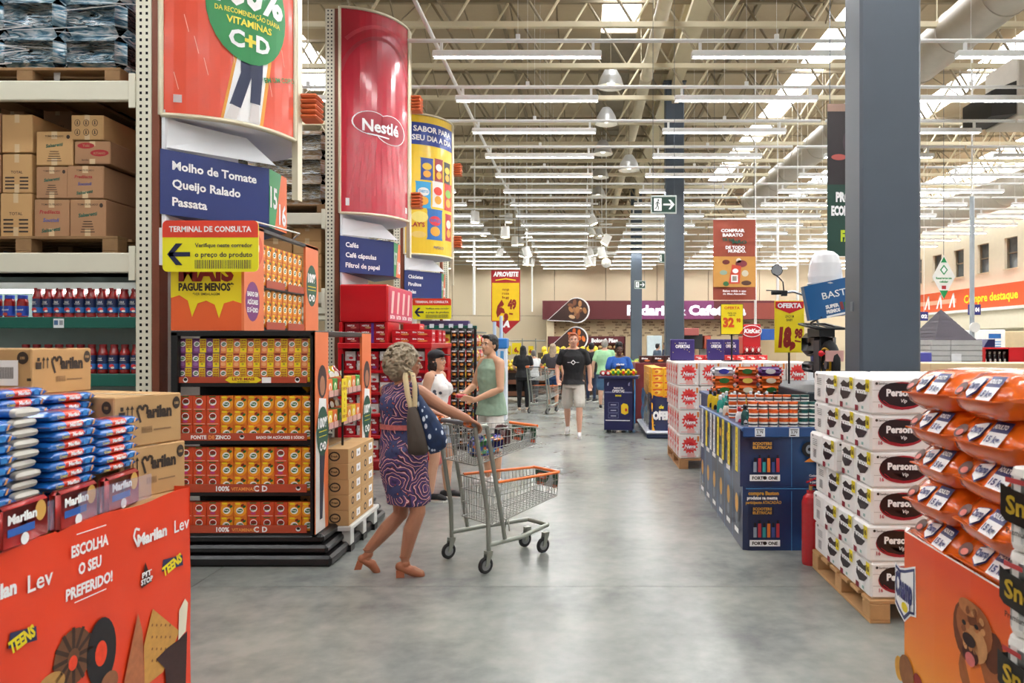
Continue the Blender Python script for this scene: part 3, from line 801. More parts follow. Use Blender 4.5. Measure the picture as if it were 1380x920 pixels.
# aisle signs
navy = mat('1c2f70', .45, vary=.04); grs = mat('17934e', .45, vary=.03); ors = mat('e8692a', .45, vary=.03)
def aisle(Y, z0, z1, lines, nums, lab, soff=0):
    t = thing('aisle_sign', lab, 'sign', (-2.9, Y+.4, z0), 0, 'blue aisle signs')
    a, b = V((-3.16, Y-.03, 0)), V((-2.62, Y+.63, 0)); c = V((-2.62, Y+1.0, 0)); d = V((-2.62, Y+1.0+.0, 0))
    hgt = z1-z0
    pts = [a, b, V((-2.62, Y+1.0, 0)), V((-3.16, Y+1.6, 0))]
    m = MB(); m.prism([V((p.x, p.y, z0)) for p in pts], (0,0,hgt), navy); m.build('sign_box', t, True)
    ux = (b-a); W = ux.length
    f = pmap((a.x, a.y, z0), ux, (0,0,1), .003); m = MB(); wt = mat('ffffff', .5, vary=0)
    for k, s in enumerate(lines): m.ptext(f, s, W*.1, hgt*(.71-.28*k), hgt*.135, wt, 1, bold=.03)
    m.build('lettering', t, True)
    f = side(-2.62, Y+.63, z0, .003); m = MB(); w2 = .62
    # number face: green and orange halves parted on the slant
    m.ppoly(f, [(0,0),(.11,0),(.25,hgt),(0,hgt)], grs, 1); m.ppoly(f, [(.11,0),(.37,0),(.37,hgt),(.25,hgt)], ors, 1)
    m.ptext(f, nums[0], .085, hgt*.36, hgt*.36, wt, 2, 'C', w=.14, bold=.03); m.ptext(f, nums[1], .27, hgt*.12, hgt*.36, wt, 2, 'C', w=.15, bold=.03)
    m.build('number_face', t, True)
    # translucent fins between sign and drum
    m = MB(); m.poly([(-3.16, Y, z1+.02), (-2.55, Y+.6, z1+.02), (-2.75, Y+.5, z1+.22), (-3.16, Y+.02, z1+.24)], whp); m.build('upper_fin', t, True)
    MB().box(-3.165, Y, z0-.35, -3.14, Y+1.2, z1+.3, whp).build('mounting_plate', t, True)
    return t
aisle(5.6, 2.61, 3.10, ['Molho de Tomate', 'Queijo Ralado', 'Passata'], ('15', '16'), 'blue aisle sign reading Molho de Tomate, numbered 15 and 16')
aisle(9.75, 2.56, 3.04, ['Cafés', 'Café cápsulas', 'Filtrol de papel'], ('17', '18'), 'blue aisle sign reading Cafés, numbered 17 and 18')
aisle(13.3, 2.45, 2.93, ['Chicletes', 'Pirulitos', 'Balas'], ('19', '20'), 'blue aisle sign reading Chicletes, the smallest of the three')
def consult(Y, x0, x1, z0, z1, lab, bx=.03):
    w, h = x1-x0, z1-z0; r = .035
    t = thing('enquiry_sign', lab, 'sign', ((x0+x1)/2, Y, z0), 0, 'yellow and red price enquiry signs')
    pts = []
    for cx, cy, a0 in ((w-r, r, -90), (w-r, h-r, 0), (r, h-r, 90), (r, r, 180)):
        for k in range(5): a = R(a0+k*22.5); pts.append((cx+r*math.cos(a), cy+r*math.sin(a)))
    yl = mat('f2ea1e', .4, vary=.03); rd = mat('de3d24', .4, vary=.03); nb = mat('1c2145', .5, vary=0); wt = mat('ffffff', .5, vary=0)
    m = MB(); m.prism([V((x0+p[0], Y, z0+p[1])) for p in pts][::-1], (0,.01,0), yl); m.build('sign_plate', t, True)
    f = front(x0, Y, z0, .0015); m = MB()
    up = [p for p in pts if p[1] > h*.66]; m.ppoly(f, [(w, h*.67)]+up+[(0, h*.67)], rd, 1)
    m.ptext(f, 'TERMINAL DE CONSULTA', w/2, h*.78, h*.11, wt, 2, 'C', w=w*.86, bold=.03)
    m.ptext(f, 'Verifique neste corredor', w*.64, h*.48, h*.08, nb, 2, 'C', w=w*.6, bold=.015); m.ptext(f, 'o preço do produto', w*.64, h*.29, h*.1, nb, 2, 'C', w=w*.6, bold=.015)
    m.pline(f, [(w*.07, h*.34), (w*.29, h*.34)], h*.085, nb, 2); m.ppoly(f, [(w*.05,h*.34),(w*.14,h*.55),(w*.21,h*.55),(w*.11,h*.34)], nb, 2); m.ppoly(f, [(w*.05,h*.34),(w*.11,h*.34),(w*.21,h*.13),(w*.14,h*.13)], nb, 2)
    rr = random.Random(3); u = w*.34
    while u < w*.93: b = rr.choice((.004,.006,.009)); m.prect(f, u, h*.06, u+b*.6, h*.23, nb, 2); u += b+rr.choice((.003,.005))
    m.build('print', t, True)
    MB().box(x0-bx, Y+.01, z0+.05, x0+.05, Y+.28, z1-.05, whp).build('bracket', t, True)
consult(5.33, wx(219,5.33), wx(348,5.33), wz(366,5.33), wz(297,5.33), 'yellow and red price enquiry sign above the orange juice display')
consult(13.1, wx(556,13.1), wx(608,13.1), wz(430,13.1), wz(402,13.1), 'small yellow and red price enquiry sign under the blue Chicletes sign', .27)
# ================================================================ ORANGE ISLAND DISPLAY (rack end, front left)
org = mat('e2602a', .4, vary=.05); org2 = mat('e87a48', .45, vary=.05); blk = mat('0e0e10', .35, vary=.1); blk2 = mat('060607', .8)
yel = mat('f2dc1c', .45, vary=.03); grnb = mat('0d4f3c', .45, vary=.02); wt = mat('ffffff', .5, vary=0); purp = mat('7c2a78', .45, vary=.03)
YF = 5.46; XL, XR = -3.02, -1.955
dsp = thing('island_display', 'tall black and orange display island full of juice powder cartons', 'display', (-2.5, 6.1, 0))
def plinth(m, x0, x1, y0, y1, z, mt, lab=None, t=dsp):
    for k, (g, a, b) in enumerate(((.10, 0, .08), (.07, .085, .15), (.04, .155, z))):
        MB().cbox(x0-g*.3, y0-g, a, x1+g*1.3, y1+g*.3, b, mt, .02).build('plinth_tier', t, True)
plinth(None, XL, XR, YF+.06, 6.9, .225, blk)
for x0, x1 in ((XL, XL+.05), (XR-.04, XR)):
    MB().cbox(x0, YF, .22, x1, YF+.05, 1.72, blk, .004).build('post', dsp, True)
MB().box(XL, YF+.42, .22, XR-.3, YF+.45, 1.72, blk2).build('back_panel', dsp, True)
MB().cbox(XL, YF, 1.69, XR+.0, 6.92, 1.73, blk, .004).build('top_board', dsp, True)
shz = [(wz(508, YF), wz(516, YF)), (wz(584, YF), wz(594, YF)), (wz(653, YF), wz(664, YF)), (wz(708.5, YF), wz(719, YF))]
for k, (zt, zb) in enumerate(shz):
    sh_ = MB().cbox(XL+.02, YF+.03, zb-.03, XR-.02, YF+.42, zb+.0, blk, .004).box(XL+.02, YF+.03, zb-.001, XR-.02, YF+.42, zb+.002, blk).build('shelf', dsp, True)
    f = front(wx(234 if k == 0 else 250, YF), YF+.02, zb, .0012); L_ = wx(412, YF)-wx(234 if k == 0 else 250, YF)
    MB().box(wx(234 if k == 0 else 232, YF), YF+.021, zb, wx(412, YF), YF+.028, zt, mat('b0472a', .45, vary=.1)).build('shelf_strip', sh_, True)
    m = MB(); hh = zt-zb
    if k == 0:
        m.ppoly(f, [(L_*.38, hh*.5), (L_*.42, 0), (L_*.62, 0), (L_*.66, hh*.5), (L_*.62, hh*1.05), (L_*.41, hh*1.05)], yel, 1); m.ptext(f, 'LEVE MAIS', L_*.52, hh*.45, hh*.45, redp, 3, 'C', w=L_*.17, bold=.03); m.ptext(f, 'PAGUE MENOS', L_*.52, hh*.1, hh*.22, inkm, 3, 'C')
        m.prect(f, L_*.66, 0, L_*.73, hh*.95, wt, 2); m.pell(f, L_*.08, hh*.5, .018, .02, wt, 2); m.pell(f, L_*.93, hh*.5, .018, .02, wt, 2); m.pell(f, L_*.08, hh*.6, .014, .012, blk, 3); m.pell(f, L_*.93, hh*.6, .014, .012, blk, 3)
    elif k == 1:
        m.ptext(f, 'FONTE', .03, hh*.22, hh*.5, wt, 2, w=L_*.13, bold=.04); m.ptext(f, 'DE', .16, hh*.22, hh*.5, mat('f0a050', .5), 2, bold=.04); m.ptext(f, 'ZINCO', .21, hh*.22, hh*.5, wt, 2, w=L_*.13, bold=.04)
        m.ptext(f, 'BAIXO EM AÇÚCARES E SÓDIO', L_*.78, hh*.25, hh*.38, wt, 2, 'C', w=L_*.4, bold=.03); m.pell(f, L_*.46, hh*.5, .018, .016, wt, 2); m.pell(f, L_*.46, hh*.6, .014, .01, blk, 3)
    else:
        m.ptext(f, '100%', L_*.3, hh*.18, hh*.6, wt, 2, 'C', bold=.04); m.ptext(f, 'VITAMINAS', L_*.47, hh*.22, hh*.42, mat('f0a050', .5), 2, 'C', bold=.03); m.ptext(f, 'C', L_*.58, hh*.15, hh*.7, wt, 2, 'C', bold=.04); m.ptext(f, 'D', L_*.65, hh*.15, hh*.7, wt, 2, 'C', bold=.04)
        m.pell(f, L_*.93, hh*.5, .018, .016, wt, 2); m.pell(f, L_*.93, hh*.6, .014, .01, blk, 3)
    m.build('strip_print', sh_, True)
# side: two orange posters, black bays between
def poster(X, y0, y1, z0, z1, mm=None):
    MB().box(X-.02, y0, z0, X, y1, z1, mm or org2).build('side_poster', dsp, True)
    f = side(X, y0, z0, .001); W, Hh = y1-y0, z1-z0; m = MB()
    br = mat('3a2226', .5); sk = mat('b07a5c', .5)
    m.ppoly(f, [(0, 0), (W*.75, 0), (W*.6, Hh*.3), (W*.2, Hh*.55), (0, Hh*.5)], mat('e9e4de', .45), 1)
    m.pell(f, W*.5, Hh*.75, W*.35, Hh*.085, br, 2); m.pell(f, W*.5, Hh*.73, W*.2, Hh*.05, sk, 3); m.ppoly(f, [(W*.1,Hh*.5),(W*.9,Hh*.48),(W*.8,Hh*.66),(W*.25,Hh*.67)], wt, 2)
    m.ppoly(f, [(W*.3,Hh*.06),(W*.5,Hh*.06),(W*.75,Hh*.48),(W*.3,Hh*.48)], mat('2a2c40', .5), 3)
    m.pell(f, W*.5, Hh*.5, W*.46, Hh*.125, grnb, 5, 20)
    m.ptext(f, '100%', W*.5, Hh*.52, Hh*.05, wt, 7, 'C', w=W*.74, bold=.05); m.pline(f, [(W*.2,Hh*.5),(W*.8,Hh*.5)], .006, yel, 7); m.pline(f, [(W*.2,Hh*.475),(W*.8,Hh*.475)], .005, yel, 7); m.ptext(f, 'C+D', W*.5, Hh*.405, Hh*.04, wt, 7, 'C', w=W*.5, bold=.05)
    m.build('poster_print', dsp, True)
poster(XR+.002, YF, 5.735, .23, 1.72); poster(XR+.002, 6.62, 6.9, .23, 1.72)
MB().box(XR-.32, 5.735, .22, XR-.3, 6.62, 1.69, blk2).build('back_panel', dsp, True)
bz = [(1.27, 1.23), (.87, .82)]
for zt, zb in ((1.235, 1.20), (1.0, .955)): pass
sidez = [1.235, .985]
for z in sidez:
    s = MB().cbox(XR-.3, 5.735, z-.03, XR-.005, 6.62, z, blk, .004).build('shelf', dsp, True)
    for k in range(7): MB().box(XR-.004, 5.76+k*.12, z-.02, XR+.001, 5.86+k*.12, z+.03, mat('d8a6a0', .5)).build('price_tag', s, True)
# yellow price strip hanging on a black rod at the bay
t = thing('price_strip', 'yellow vertical price strip on a black rod above the small cartons', 'sign', (XR+.03, 6.02, 0))
MB().tube((XR+.02, 6.02, .8), (XR+.02, 6.02, 1.55), .01, n=6, m=blk).build('rod', t, True)
MB().box(XR+.025, 5.98, 1.0, XR+.03, 6.1, 1.35, yel).build('strip', t, True)
f = side(XR+.03, 5.98, 1.0, .001); m = MB()
for k in range(7): m.ptext(f, ('OFERTA','R$','2','8','9')[k % 5], .06, .03+k*.045, .025, redp, 1, 'C')
m.build('strip_print', t, True)
# snack pouches and small cartons on the side shelves
def pouch_mesh(c1, c2, w=.13, h=.19):
    m = MB(); a = mat(c1, .25, coat=.4); b = mat(c2, .4)
    n = 6; vs = []
    for j in range(n+1):
        v = j/n; th = .035*math.sin(math.pi*min(1, v*1.15))**.6 if 0 < v < 1 else .001
        for (x, y) in ((-w/2, 0), (-w*.3, -th), (0, -th*1.2), (w*.3, -th), (w/2, 0), (w*.3, th), (0, th*1.2), (-w*.3, th)): vs.append((x, y, h*v))
    m.add(vs, [(j*8+k, j*8+(k+1) % 8, (j+1)*8+(k+1) % 8, (j+1)*8+k) for j in range(n) for k in range(8)], a, True)
    f = front(0, -.044, 0, .001); m.pell(f, 0, h*.55, w*.34, h*.16, b, 1); m.pell(f, 0, h*.28, w*.28, h*.12, mat('e7b45a', .5), 1)
    return m.mesh()
PM = [pouch_mesh('e8c21c', 'f6f2e8'), pouch_mesh('e8702a', 'f2e6c8'), pouch_mesh('2f8f3c', 'f6f2e8'), pouch_mesh('c2302a', 'f6e9d8'), pouch_mesh('f2e4d0', 'c8402c')]
SB = []
for a, b in (('e8702a','f6f0e0'), ('e08a1c','fff6e0'), ('3f9a3c','f2f6d8'), ('e8c81c','fff'+'ae0'), ('d84a28','f8e8d8')):
    m = MB(); m.cbox(-.055, -.05, 0, .055, .05, .12, mat(a, .45), .003); f = front(-.055, -.05, 0); m.pell(f, .055, .06, .03, .03, mat(b, .5), 1); m.pell(f, .055, .05, .012, .02, mat(a, .5), 2); SB.append(m.mesh())
nm = ['yellow','orange','green','red','pale']
for si, z in enumerate(sidez):
    for k in range(7):
        o = put('snack_carton', SB[(k*2+si*3) % 5], (XR-.055, 5.80+k*.12, z+.001), 'small %s carton at the edge of the %s side shelf, %s from the front' % (['orange','amber','green','yellow','red'][(k*2+si*3) % 5], ('upper','lower')[si], ORD[k]), 'carton', 'small cartons on the side shelf', R(90))
        o = put('snack_pouch', PM[(k*3+si) % 5], (XR-.17, 5.80+k*.12, z+.02), '%s snack pouch leaning on the %s side shelf, %s from the front' % (nm[(k*3+si) % 5], ('upper','lower')[si], ORD[k]), 'pouch', 'snack pouches on the side shelf', R(90+random.uniform(-12,12)))
        o.rotation_euler.x = R(-14)
# white plastic pallet with ten kraft cartons in front of the side bay
t = thing('plastic_pallet', 'low white plastic pallet under the small kraft cartons', 'pallet', (-2.0, 6.2, 0))
pl = mat('d9d9d4', .4)
MB().cbox(-2.22, 5.80, .165, -1.80, 6.62, .203, pl, .006).build('deck', t, True)
for x in (-2.2, -1.88):
    for y in (5.83, 6.17, 6.5): b = MB().cbox(x, y, .05, x+.07, y+.09, .165, pl, .004).build('leg', t, True); MB().box(x-.004, y-.004, 0, x+.074, y+.094, .05, blk).build('foot', b, True)
def kbox():
    m = MB(); m.cbox(-.19, -.17, 0, .19, .17, .12, kraft, .004); f = front(-.19, -.17, 0); m.pell(f, .27, .06, .045, .038, inkm, 1); m.pell(f, .27, .06, .034, .026, kraft, 2); m.ptext(f, 'Fresh', .27, .052, .018, inkm, 3, 'C', bold=.03); m.pell(f, .04, .06, .02, .035, inkm, 1)
    f = side(.19, -.17, 0); m.pell(f, .1, .06, .035, .032, inkm, 1); m.pell(f, .1, .06, .02, .018, kraft, 2); m.prect(f, .2, .03, .3, .09, wt, 1); m.ptext(f, 'IIII', .25, .045, .025, inkm, 2, 'C')
    m.prect(pmap((0,-.17,.12), (1,0,0), (0,1,0)), -.02, 0, .02, .34, tape, 1)
    return m.mesh()
KB = kbox()
for j in range(2):
    for k in range(5):
        put('kraft_carton', KB, (-2.01, 5.985+j*.345, .2045+k*.1212), 'small kraft carton, %s from the floor in the %s stack beside the orange island' % (ORD[k], ('front','rear')[j]), 'carton', 'small kraft cartons on the plastic pallet', random.uniform(-.02,.02))
# juice powder cartons on the front shelves
def juice(kind):
    w, h, d = .0985, .108, .06
    base = {'pur': '8a4a86', 'pea': 'e98a52', 'org': 'e07a1c', 'red': 'd0481c'}[kind]
    m = MB(); m.cbox(-w/2, -d/2, 0, w/2, d/2, h, mat(base, .4, vary=.05), .002)
    f = front(-w/2, -d/2, 0, .0005); amb = mat('f0a422', .4, vary=.05); gr = mat('1f6a2c', .5); dkr = mat('8a1f14', .5)
    if kind in ('pur', 'pea'):
        m.prect(f, w*.5, .003, w-.002, h-.003, yel, 1)
        for k, (s, z) in enumerate((('LEVE', .086), ('MAIS', .069), ('PAGUE', .052), ('MENOS', .038))): m.ptext(f, s, w*.74, z, .011, redp, 2, 'C', w=w*.4, bold=.05)
        m.ptext(f, '10', w*.74, .02, .012, gr, 2, 'C', bold=.04); m.pell(f, w*.27, .066, .022, .02, wt, 1); m.pell(f, w*.27, .066, .017, .012, gr, 2, rot=.3); m.ptext(f, 'Fresh', w*.27, .063, .008, wt, 3, 'C', bold=.04)
        m.prect(f, .004, h*.86, w*.46, h-.004, dkr if kind == 'pea' else mat('4a2050', .5), 1); m.pell(f, w*.25, .025, .018, .014, mat('f6b27a' if kind == 'pea' else '9c6aa8', .5), 1)
    elif kind == 'org':
        m.pell(f, w*.5, h*.48, w*.47, h*.45, amb, 1, 20); m.prect(f, w*.12, h*.84, w*.5, h*.96, yel, 2)
        m.pell(f, w*.47, h*.42, .028, .025, wt, 2); m.pell(f, w*.47, h*.42, .022, .014, gr, 3, rot=.3); m.ptext(f, 'Fresh', w*.47, h*.39, .01, wt, 4, 'C', bold=.04); m.pell(f, w*.8, h*.7, .013, .009, gr, 3, rot=.6); m.pell(f, w*.66, h*.78, .014, .01, dkr, 3, rot=.5)
    else:
        m.prect(f, w*.2, h*.9, w*.7, h*.98, gr, 1); m.pell(f, w*.48, h*.58, .027, .027, wt, 2); m.pell(f, w*.48, h*.62, .022, .016, dkr, 3); m.ptext(f, 'Frisco', w*.48, h*.46, .012, gr, 4, 'C', bold=.04, rot=.2)
        m.pell(f, w*.45, h*.24, .02, .009, mat('c23a7c', .5), 2); m.prect(f, w*.08, h*.05, w*.9, h*.1, mat('e8b49c', .5), 2)
    return m.mesh()
JB = {k: juice(k) for k in ('pur', 'pea', 'org', 'red')}
jn = {'pur': 'purple and yellow', 'pea': 'peach and yellow', 'org': 'amber orange', 'red': 'deep orange'}
pit = (wx(422, YF)-wx(236, YF))/10.05
for si in range(4):
    zb = shz[si][1]+.004; rows = 2 if si == 3 else 3; fx = wx(236, YF)
    for r in range(rows):
        for c in range(10):
            if si == 0: k = 'pur' if c < 3 else 'pea'
            elif si == 1: k = 'red' if c < 3 else 'org'
            elif si == 2: k = 'red' if c < 3 or c == 7 else 'org'
            else: k = 'red' if c in (0, 1, 2, 5, 6, 7) else 'org'
            x = fx+pit*(c+.5)+(.004 if si == 0 and r < 2 else 0)*(-1)
            put('juice_carton', JB[k], (x, YF+.085+random.uniform(-.004,.004), zb+r*.1082), '%s juice carton, %s in the %s row of the %s shelf' % (jn[k], ORD[c], ('top','bottom','middle')[(rows-1-r) if rows == 3 and r != 0 and False else {0:1, rows-1:0}.get(r, 2)], ORD[si]), 'carton', 'juice powder cartons on the orange island')
# upper block of the island
XU = wx(329, YF); Y2 = 7.0
MB().box(XL, YF+.005, 1.731, XU-.02, YF+.03, 2.53, org).build('header_panel', dsp, True)
f = front(XL, YF+.004, 1.731, .001); W = XU-XL-.02; m = MB()
pts = [(0,.8),(0,.24),(W*.12,.26),(W*.24,.22),(W*.30,.10),(W*.38,.2),(W*.5,.22),(W*.62,.19),(W*.68,.09),(W*.75,.20),(W*.88,.22),(W,.20),(W,.8)]
m.ppoly(f, pts, yel, 1); m.ptext(f, 'LEVE', W*.5, .58, .12, redp, 2, 'C', w=W*.6, bold=.05); m.ptext(f, 'MAIS', W*.5, .37, .14, mat('8c1418', .5), 2, 'C', w=W*.78, bold=.05); m.ptext(f, 'PAGUE MENOS*', W*.5, .295, .055, inkm, 2, 'C', w=W*.78, bold=.05); m.ptext(f, '*VER EMBALAGEM', W*.5, .26, .018, inkm, 2, 'C')
m.build('header_print', dsp, True)
MB().box(XU-.02, YF, 1.731, XU, 5.80, 2.53, org2).build('side_poster', dsp, True)
f = side(XU, YF, 1.731, .001); m = MB(); m.pell(f, .14, .22, .12, .15, purp, 1, 20)
for k, s in enumerate(('BAIXO EM', 'AÇÚCARES', 'E SÓDIO')): m.ptext(f, s, .14, .26-k*.06, .035, wt, 2, 'C', w=.18, bold=.04)
m.pell(f, .19, .62, .13, .13, mat('d8542c', .5), 1); m.ptext(f, '100', .19, .6, .07, wt, 2, 'C', bold=.04); m.build('poster_print', dsp, True)
MB().box(XU-.02, 6.68, 1.731, XU, 7.0, 2.53, org2).build('side_poster', dsp, True)
f = side(XU, 6.68, 1.731, .001); m = MB(); m.pell(f, .15, .43, .13, .19, grnb, 1, 20); m.ptext(f, '100%', .15, .46, .08, wt, 2, 'C', w=.2, bold=.05); m.pline(f, [(.05,.42),(.25,.42)], .008, yel, 2); m.pline(f, [(.05,.39),(.25,.39)], .006, yel, 2); m.ptext(f, 'C+D', .15, .29, .06, wt, 2, 'C', w=.15, bold=.05); m.build('poster_print', dsp, True)
MB().box(XU-.34, 5.8, 1.731, XU-.32, 6.68, 2.5, blk2).build('back_panel', dsp, True)
MB().cbox(XL+.5, YF+.03, 2.50, XU-.0, 7.0, 2.53, blk, .004).build('top_board', dsp, True)
for z in (2.09, 1.76):
    s = MB().cbox(XU-.32, 5.8, z-.03, XU-.01, 6.68, z, blk, .004).build('shelf', dsp, True)
    for k in range(2): MB().box(XU-.009, 5.86+k*.43, z-.015, XU-.002, 6.22+k*.43, z+.045, mat('b0472a', .5)).build('shelf_strip', s, True)
for lv, z in enumerate((2.091, 1.761)):
    for r in range(3):
        for c in range(8):
            put('juice_carton', JB['org'], (XU-.06, 5.855+c*.109, z+r*.1185 if False else z+r*.1085), 'amber juice carton facing the walkway, %s in the %s row, %s upper shelf' % (ORD[c], ROW3[r], ('higher','lower')[lv]), 'carton', 'juice powder cartons facing the walkway', R(90))
t = thing('wire_holder', 'thin metal lamp arm over the upper orange display', 'lamp', (XU, 6.0, 2.53))
MB().path([(XU-.25, 5.7, 2.54), (XU-.1, 5.9, 2.6), (XU+.05, 6.4, 2.58), (XU-.05, 6.5, 2.54)], .008, 5, white).build('arm', t, True)

# ================================================================ RED CONFECTIONERY ISLAND (second rack end)
red = mat('c4121c', .3, vary=.05, coat=.4); red2 = mat('9c0f18', .4); pink = mat('c22a52', .4)
Y0 = 9.55; x0, x1 = -3.13, -1.93; xu = -2.5
rd = thing('confectionery_display', 'red display island of chocolate boxes in the second row', 'display', (-2.5, 10.2, 0))
MB().cbox(x0-.02, Y0-.05, 0, x1+.05, 11.0, .12, red2, .01).build('plinth', rd, True)
MB().cbox(x0, Y0, .12, x0+.06, Y0+.4, 1.62, red, .005).build('side_panel', rd, True)
MB().cbox(x1-.08, Y0, .12, x1, Y0+.35, 1.62, red, .005).build('side_panel', rd, True)
MB().cbox(x1-.08, 10.75, .12, x1, 11.0, 1.62, red, .005).build('side_panel', rd, True)
MB().box(x0, Y0+.45, .12, x1-.3, Y0+.48, 1.62, mat('4a0c10', .6)).build('back_panel', rd, True)
MB().box(x1-.3, Y0+.35, .12, x1-.28, 10.75, 1.62, mat('4a0c10', .6)).build('back_panel', rd, True)
MB().cbox(x0, Y0-.02, 1.56, x1+.01, 11.0, 1.63, red, .008).build('ledge', rd, True)
fz = [1.28, 1.0, .72, .44, .13]
for z in fz:
    MB().cbox(x0+.06, Y0+.01, z-.04, x1-.08, Y0+.45, z, red, .004).build('shelf', rd, True)
    if z > .2: MB().cbox(x1-.28, Y0+.35, z-.04, x1-.0, 10.75, z, red, .004).build('shelf', rd, True)
MB().cbox(x0, Y0+.05, 1.9, xu, 11.0, 2.39, red, .02).build('header_block', rd, True)
MB().cbox(x0, Y0+.05, 1.63, x0+.04, 10.0, 1.9, red, .004).build('side_panel', rd, True)
MB().cbox(xu-.04, Y0+.05, 1.63, xu, 10.2, 1.9, red, .004).build('side_panel', rd, True)
MB().box(x0+.04, Y0+.4, 1.63, xu-.04, Y0+.42, 1.9, dark).build('back_panel', rd, True)
f = side(xu+.001, Y0+.1, 1.92, .002); m = MB(); m.prect(f, 0, 0, 1.3, .45, pink, 1)
for k in range(4): m.ppoly(f, [(.1+k*.3,.1),(.2+k*.3,.1),(.28+k*.3,.4),(.16+k*.3,.4)], mat('e8c8c0', .5), 2); m.ptext(f, 'BATON', .05+k*.33, .03, .05, wt, 3, w=.24, bold=.04, rot=.0)
m.build('header_print', rd, True)
def choc(w, h, d, c, c2, s, strip=None):
    m = MB(); m.cbox(-w/2, -d/2, 0, w/2, d/2, h, mat(c, .35, vary=.04), .003); f = front(-w/2, -d/2, 0, .001)
    m.pell(f, w*.6, h*.3, w*.22, h*.14, mat(c2, .5), 1); m.ptext(f, s, w*.42, h*.5, h*.22, wt, 2, 'C', w=w*.5, bold=.04)
    if strip: m.prect(f, w*.82, 0, w, h, mat(strip, .4), 1)
    f = side(w/2, -d/2, 0, .001); m.ptext(f, s, d*.5, h*.35, h*.3, wt, 2, 'C', w=d*.6, bold=.04)
    return m.mesh()
CA = [choc(.185,.085,.14,'8f1420','c07a68','NESTLE'), choc(.185,.085,.14,'a81420','c09a68','NESTLE','6a3a9c'), choc(.185,.085,.14,'a81420','c09a68','NESTLE','3a9ac8')]
for r in range(3):
    for c in range(3):
        put('chocolate_box', CA[c], (-3.08+.105+c*.19, Y0+.16, 1.632+r*.0865), 'flat red chocolate box under the red header, %s from left in the %s row' % (ORD[c], ROW3[r]), 'box', 'flat chocolate boxes under the red header')
CBx = choc(.30,.085,.22,'c21420','e09a50','Bis Xtra')
k = 0
for x, y, z in ((-2.32,Y0+.2,1.632),(-2.32,Y0+.2,1.719),(-2.08,Y0+.2-.1,1.632),(-2.08,Y0+.1,1.719),(-2.32,Y0+.6,1.632),(-2.32,Y0+.6,1.719),(-2.30,Y0+.6,1.806),(-2.07,Y0+.5,1.632),(-2.07,Y0+.5,1.719),(-2.09,Y0+.9,1.632),(-2.09,Y0+.9,1.719)):
    put('chocolate_tray', CBx, (x-.0, y+.06, z), 'big red chocolate tray on the ledge of the red island, %s placed' % ORD[k], 'box', 'big chocolate trays on the red ledge', R(0) if k not in (4,5,6) else R(90)); k += 1
CC = [choc(.13,.12,.12,'b01622','f0e8e0','Kit'), choc(.13,.12,.12,'d8d0cc','c0202c','Bis'), choc(.13,.12,.12,'a01828','8a4a9c','Lacta')]
for zi, z in enumerate(fz):
    for c in range(7):
        for r in range(2):
            put('chocolate_carton', CC[(c+zi+r) % 3], (x0+.14+c*.15, Y0+.12, z+.001+r*.1205), '%s chocolate carton, %s in the %s row of the %s red shelf' % (('dark red','white','crimson')[(c+zi+r) % 3], ORD[c], ('lower','upper')[r], ORD[zi]), 'carton', 'chocolate cartons in the red island')
    if zi < 4:
        for c in range(3):
            for r in range(2):
                put('chocolate_carton', CC[(c+zi) % 3], (x1-.12, Y0+.44+c*.14+.05, z+.001+r*.1205), 'chocolate carton facing the walkway, %s on the %s red shelf, %s' % (ORD[c], ORD[zi], ('lower','upper')[r]), 'carton', 'chocolate cartons facing the walkway', R(90))
# ================================================================ SNACK RACK WITH BLACK BAGS
sr = thing('wire_snack_rack', 'black wire rack with hanging black snack bags behind the women', 'rack', (-1.75, 11.35, 0))
xa, xb = wx(606, 11.3), wx(638, 11.3)
for x in (xa, (xa+xb)/2+.01, xb): MB().tube((x, 11.42, .02), (x, 11.42, 1.87), .012, n=6, m=blk).build('upright', sr, True)
MB().cbox(xa-.03, 11.25, 0, xb+.03, 11.6, .06, blk, .005).build('base', sr, True)
for k in range(12): MB().tube((xa, 11.42, .2+k*.15), (xb, 11.42, .2+k*.15), .005, n=5, m=blk).build('crossbar', sr, True)
bag = MB(); bb = mat('15120f', .25, vary=.2, coat=.5); n = 5; vs = []
for j in range(n+1):
    v = j/n; th = .028*math.sin(math.pi*v)**.5 if 0 < j < n else .001
    for (x, y) in ((-.05, 0), (-.03, -th), (.03, -th), (.05, 0), (.03, th), (-.03, th)): vs.append((x, y, .145*v))
bag.add(vs, [(j*6+k, j*6+(k+1) % 6, (j+1)*6+(k+1) % 6, (j+1)*6+k) for j in range(n) for k in range(6)], bb, True)
f = front(0, -.031, 0, .001); bag.pell(f, 0, .05, .028, .02, mat('c8761c', .5), 1); bag.ptext(f, 'EQlibri', 0, .092, .02, wt, 2, 'C', w=.07, bold=.05); bag.pell(f, .01, .045, .012, .01, mat('f0c060', .5), 2)
BG = bag.mesh()
for r in range(12):
    for c in range(3):
        put('snack_bag', BG, (xa+.06+c*.115, 11.375, .05+r*.15), 'black snack bag on the wire rack, %s column, %s from the bottom' % (('left','middle','right')[c], ORD[r]), 'snack bag', 'black snack bags on the wire rack')
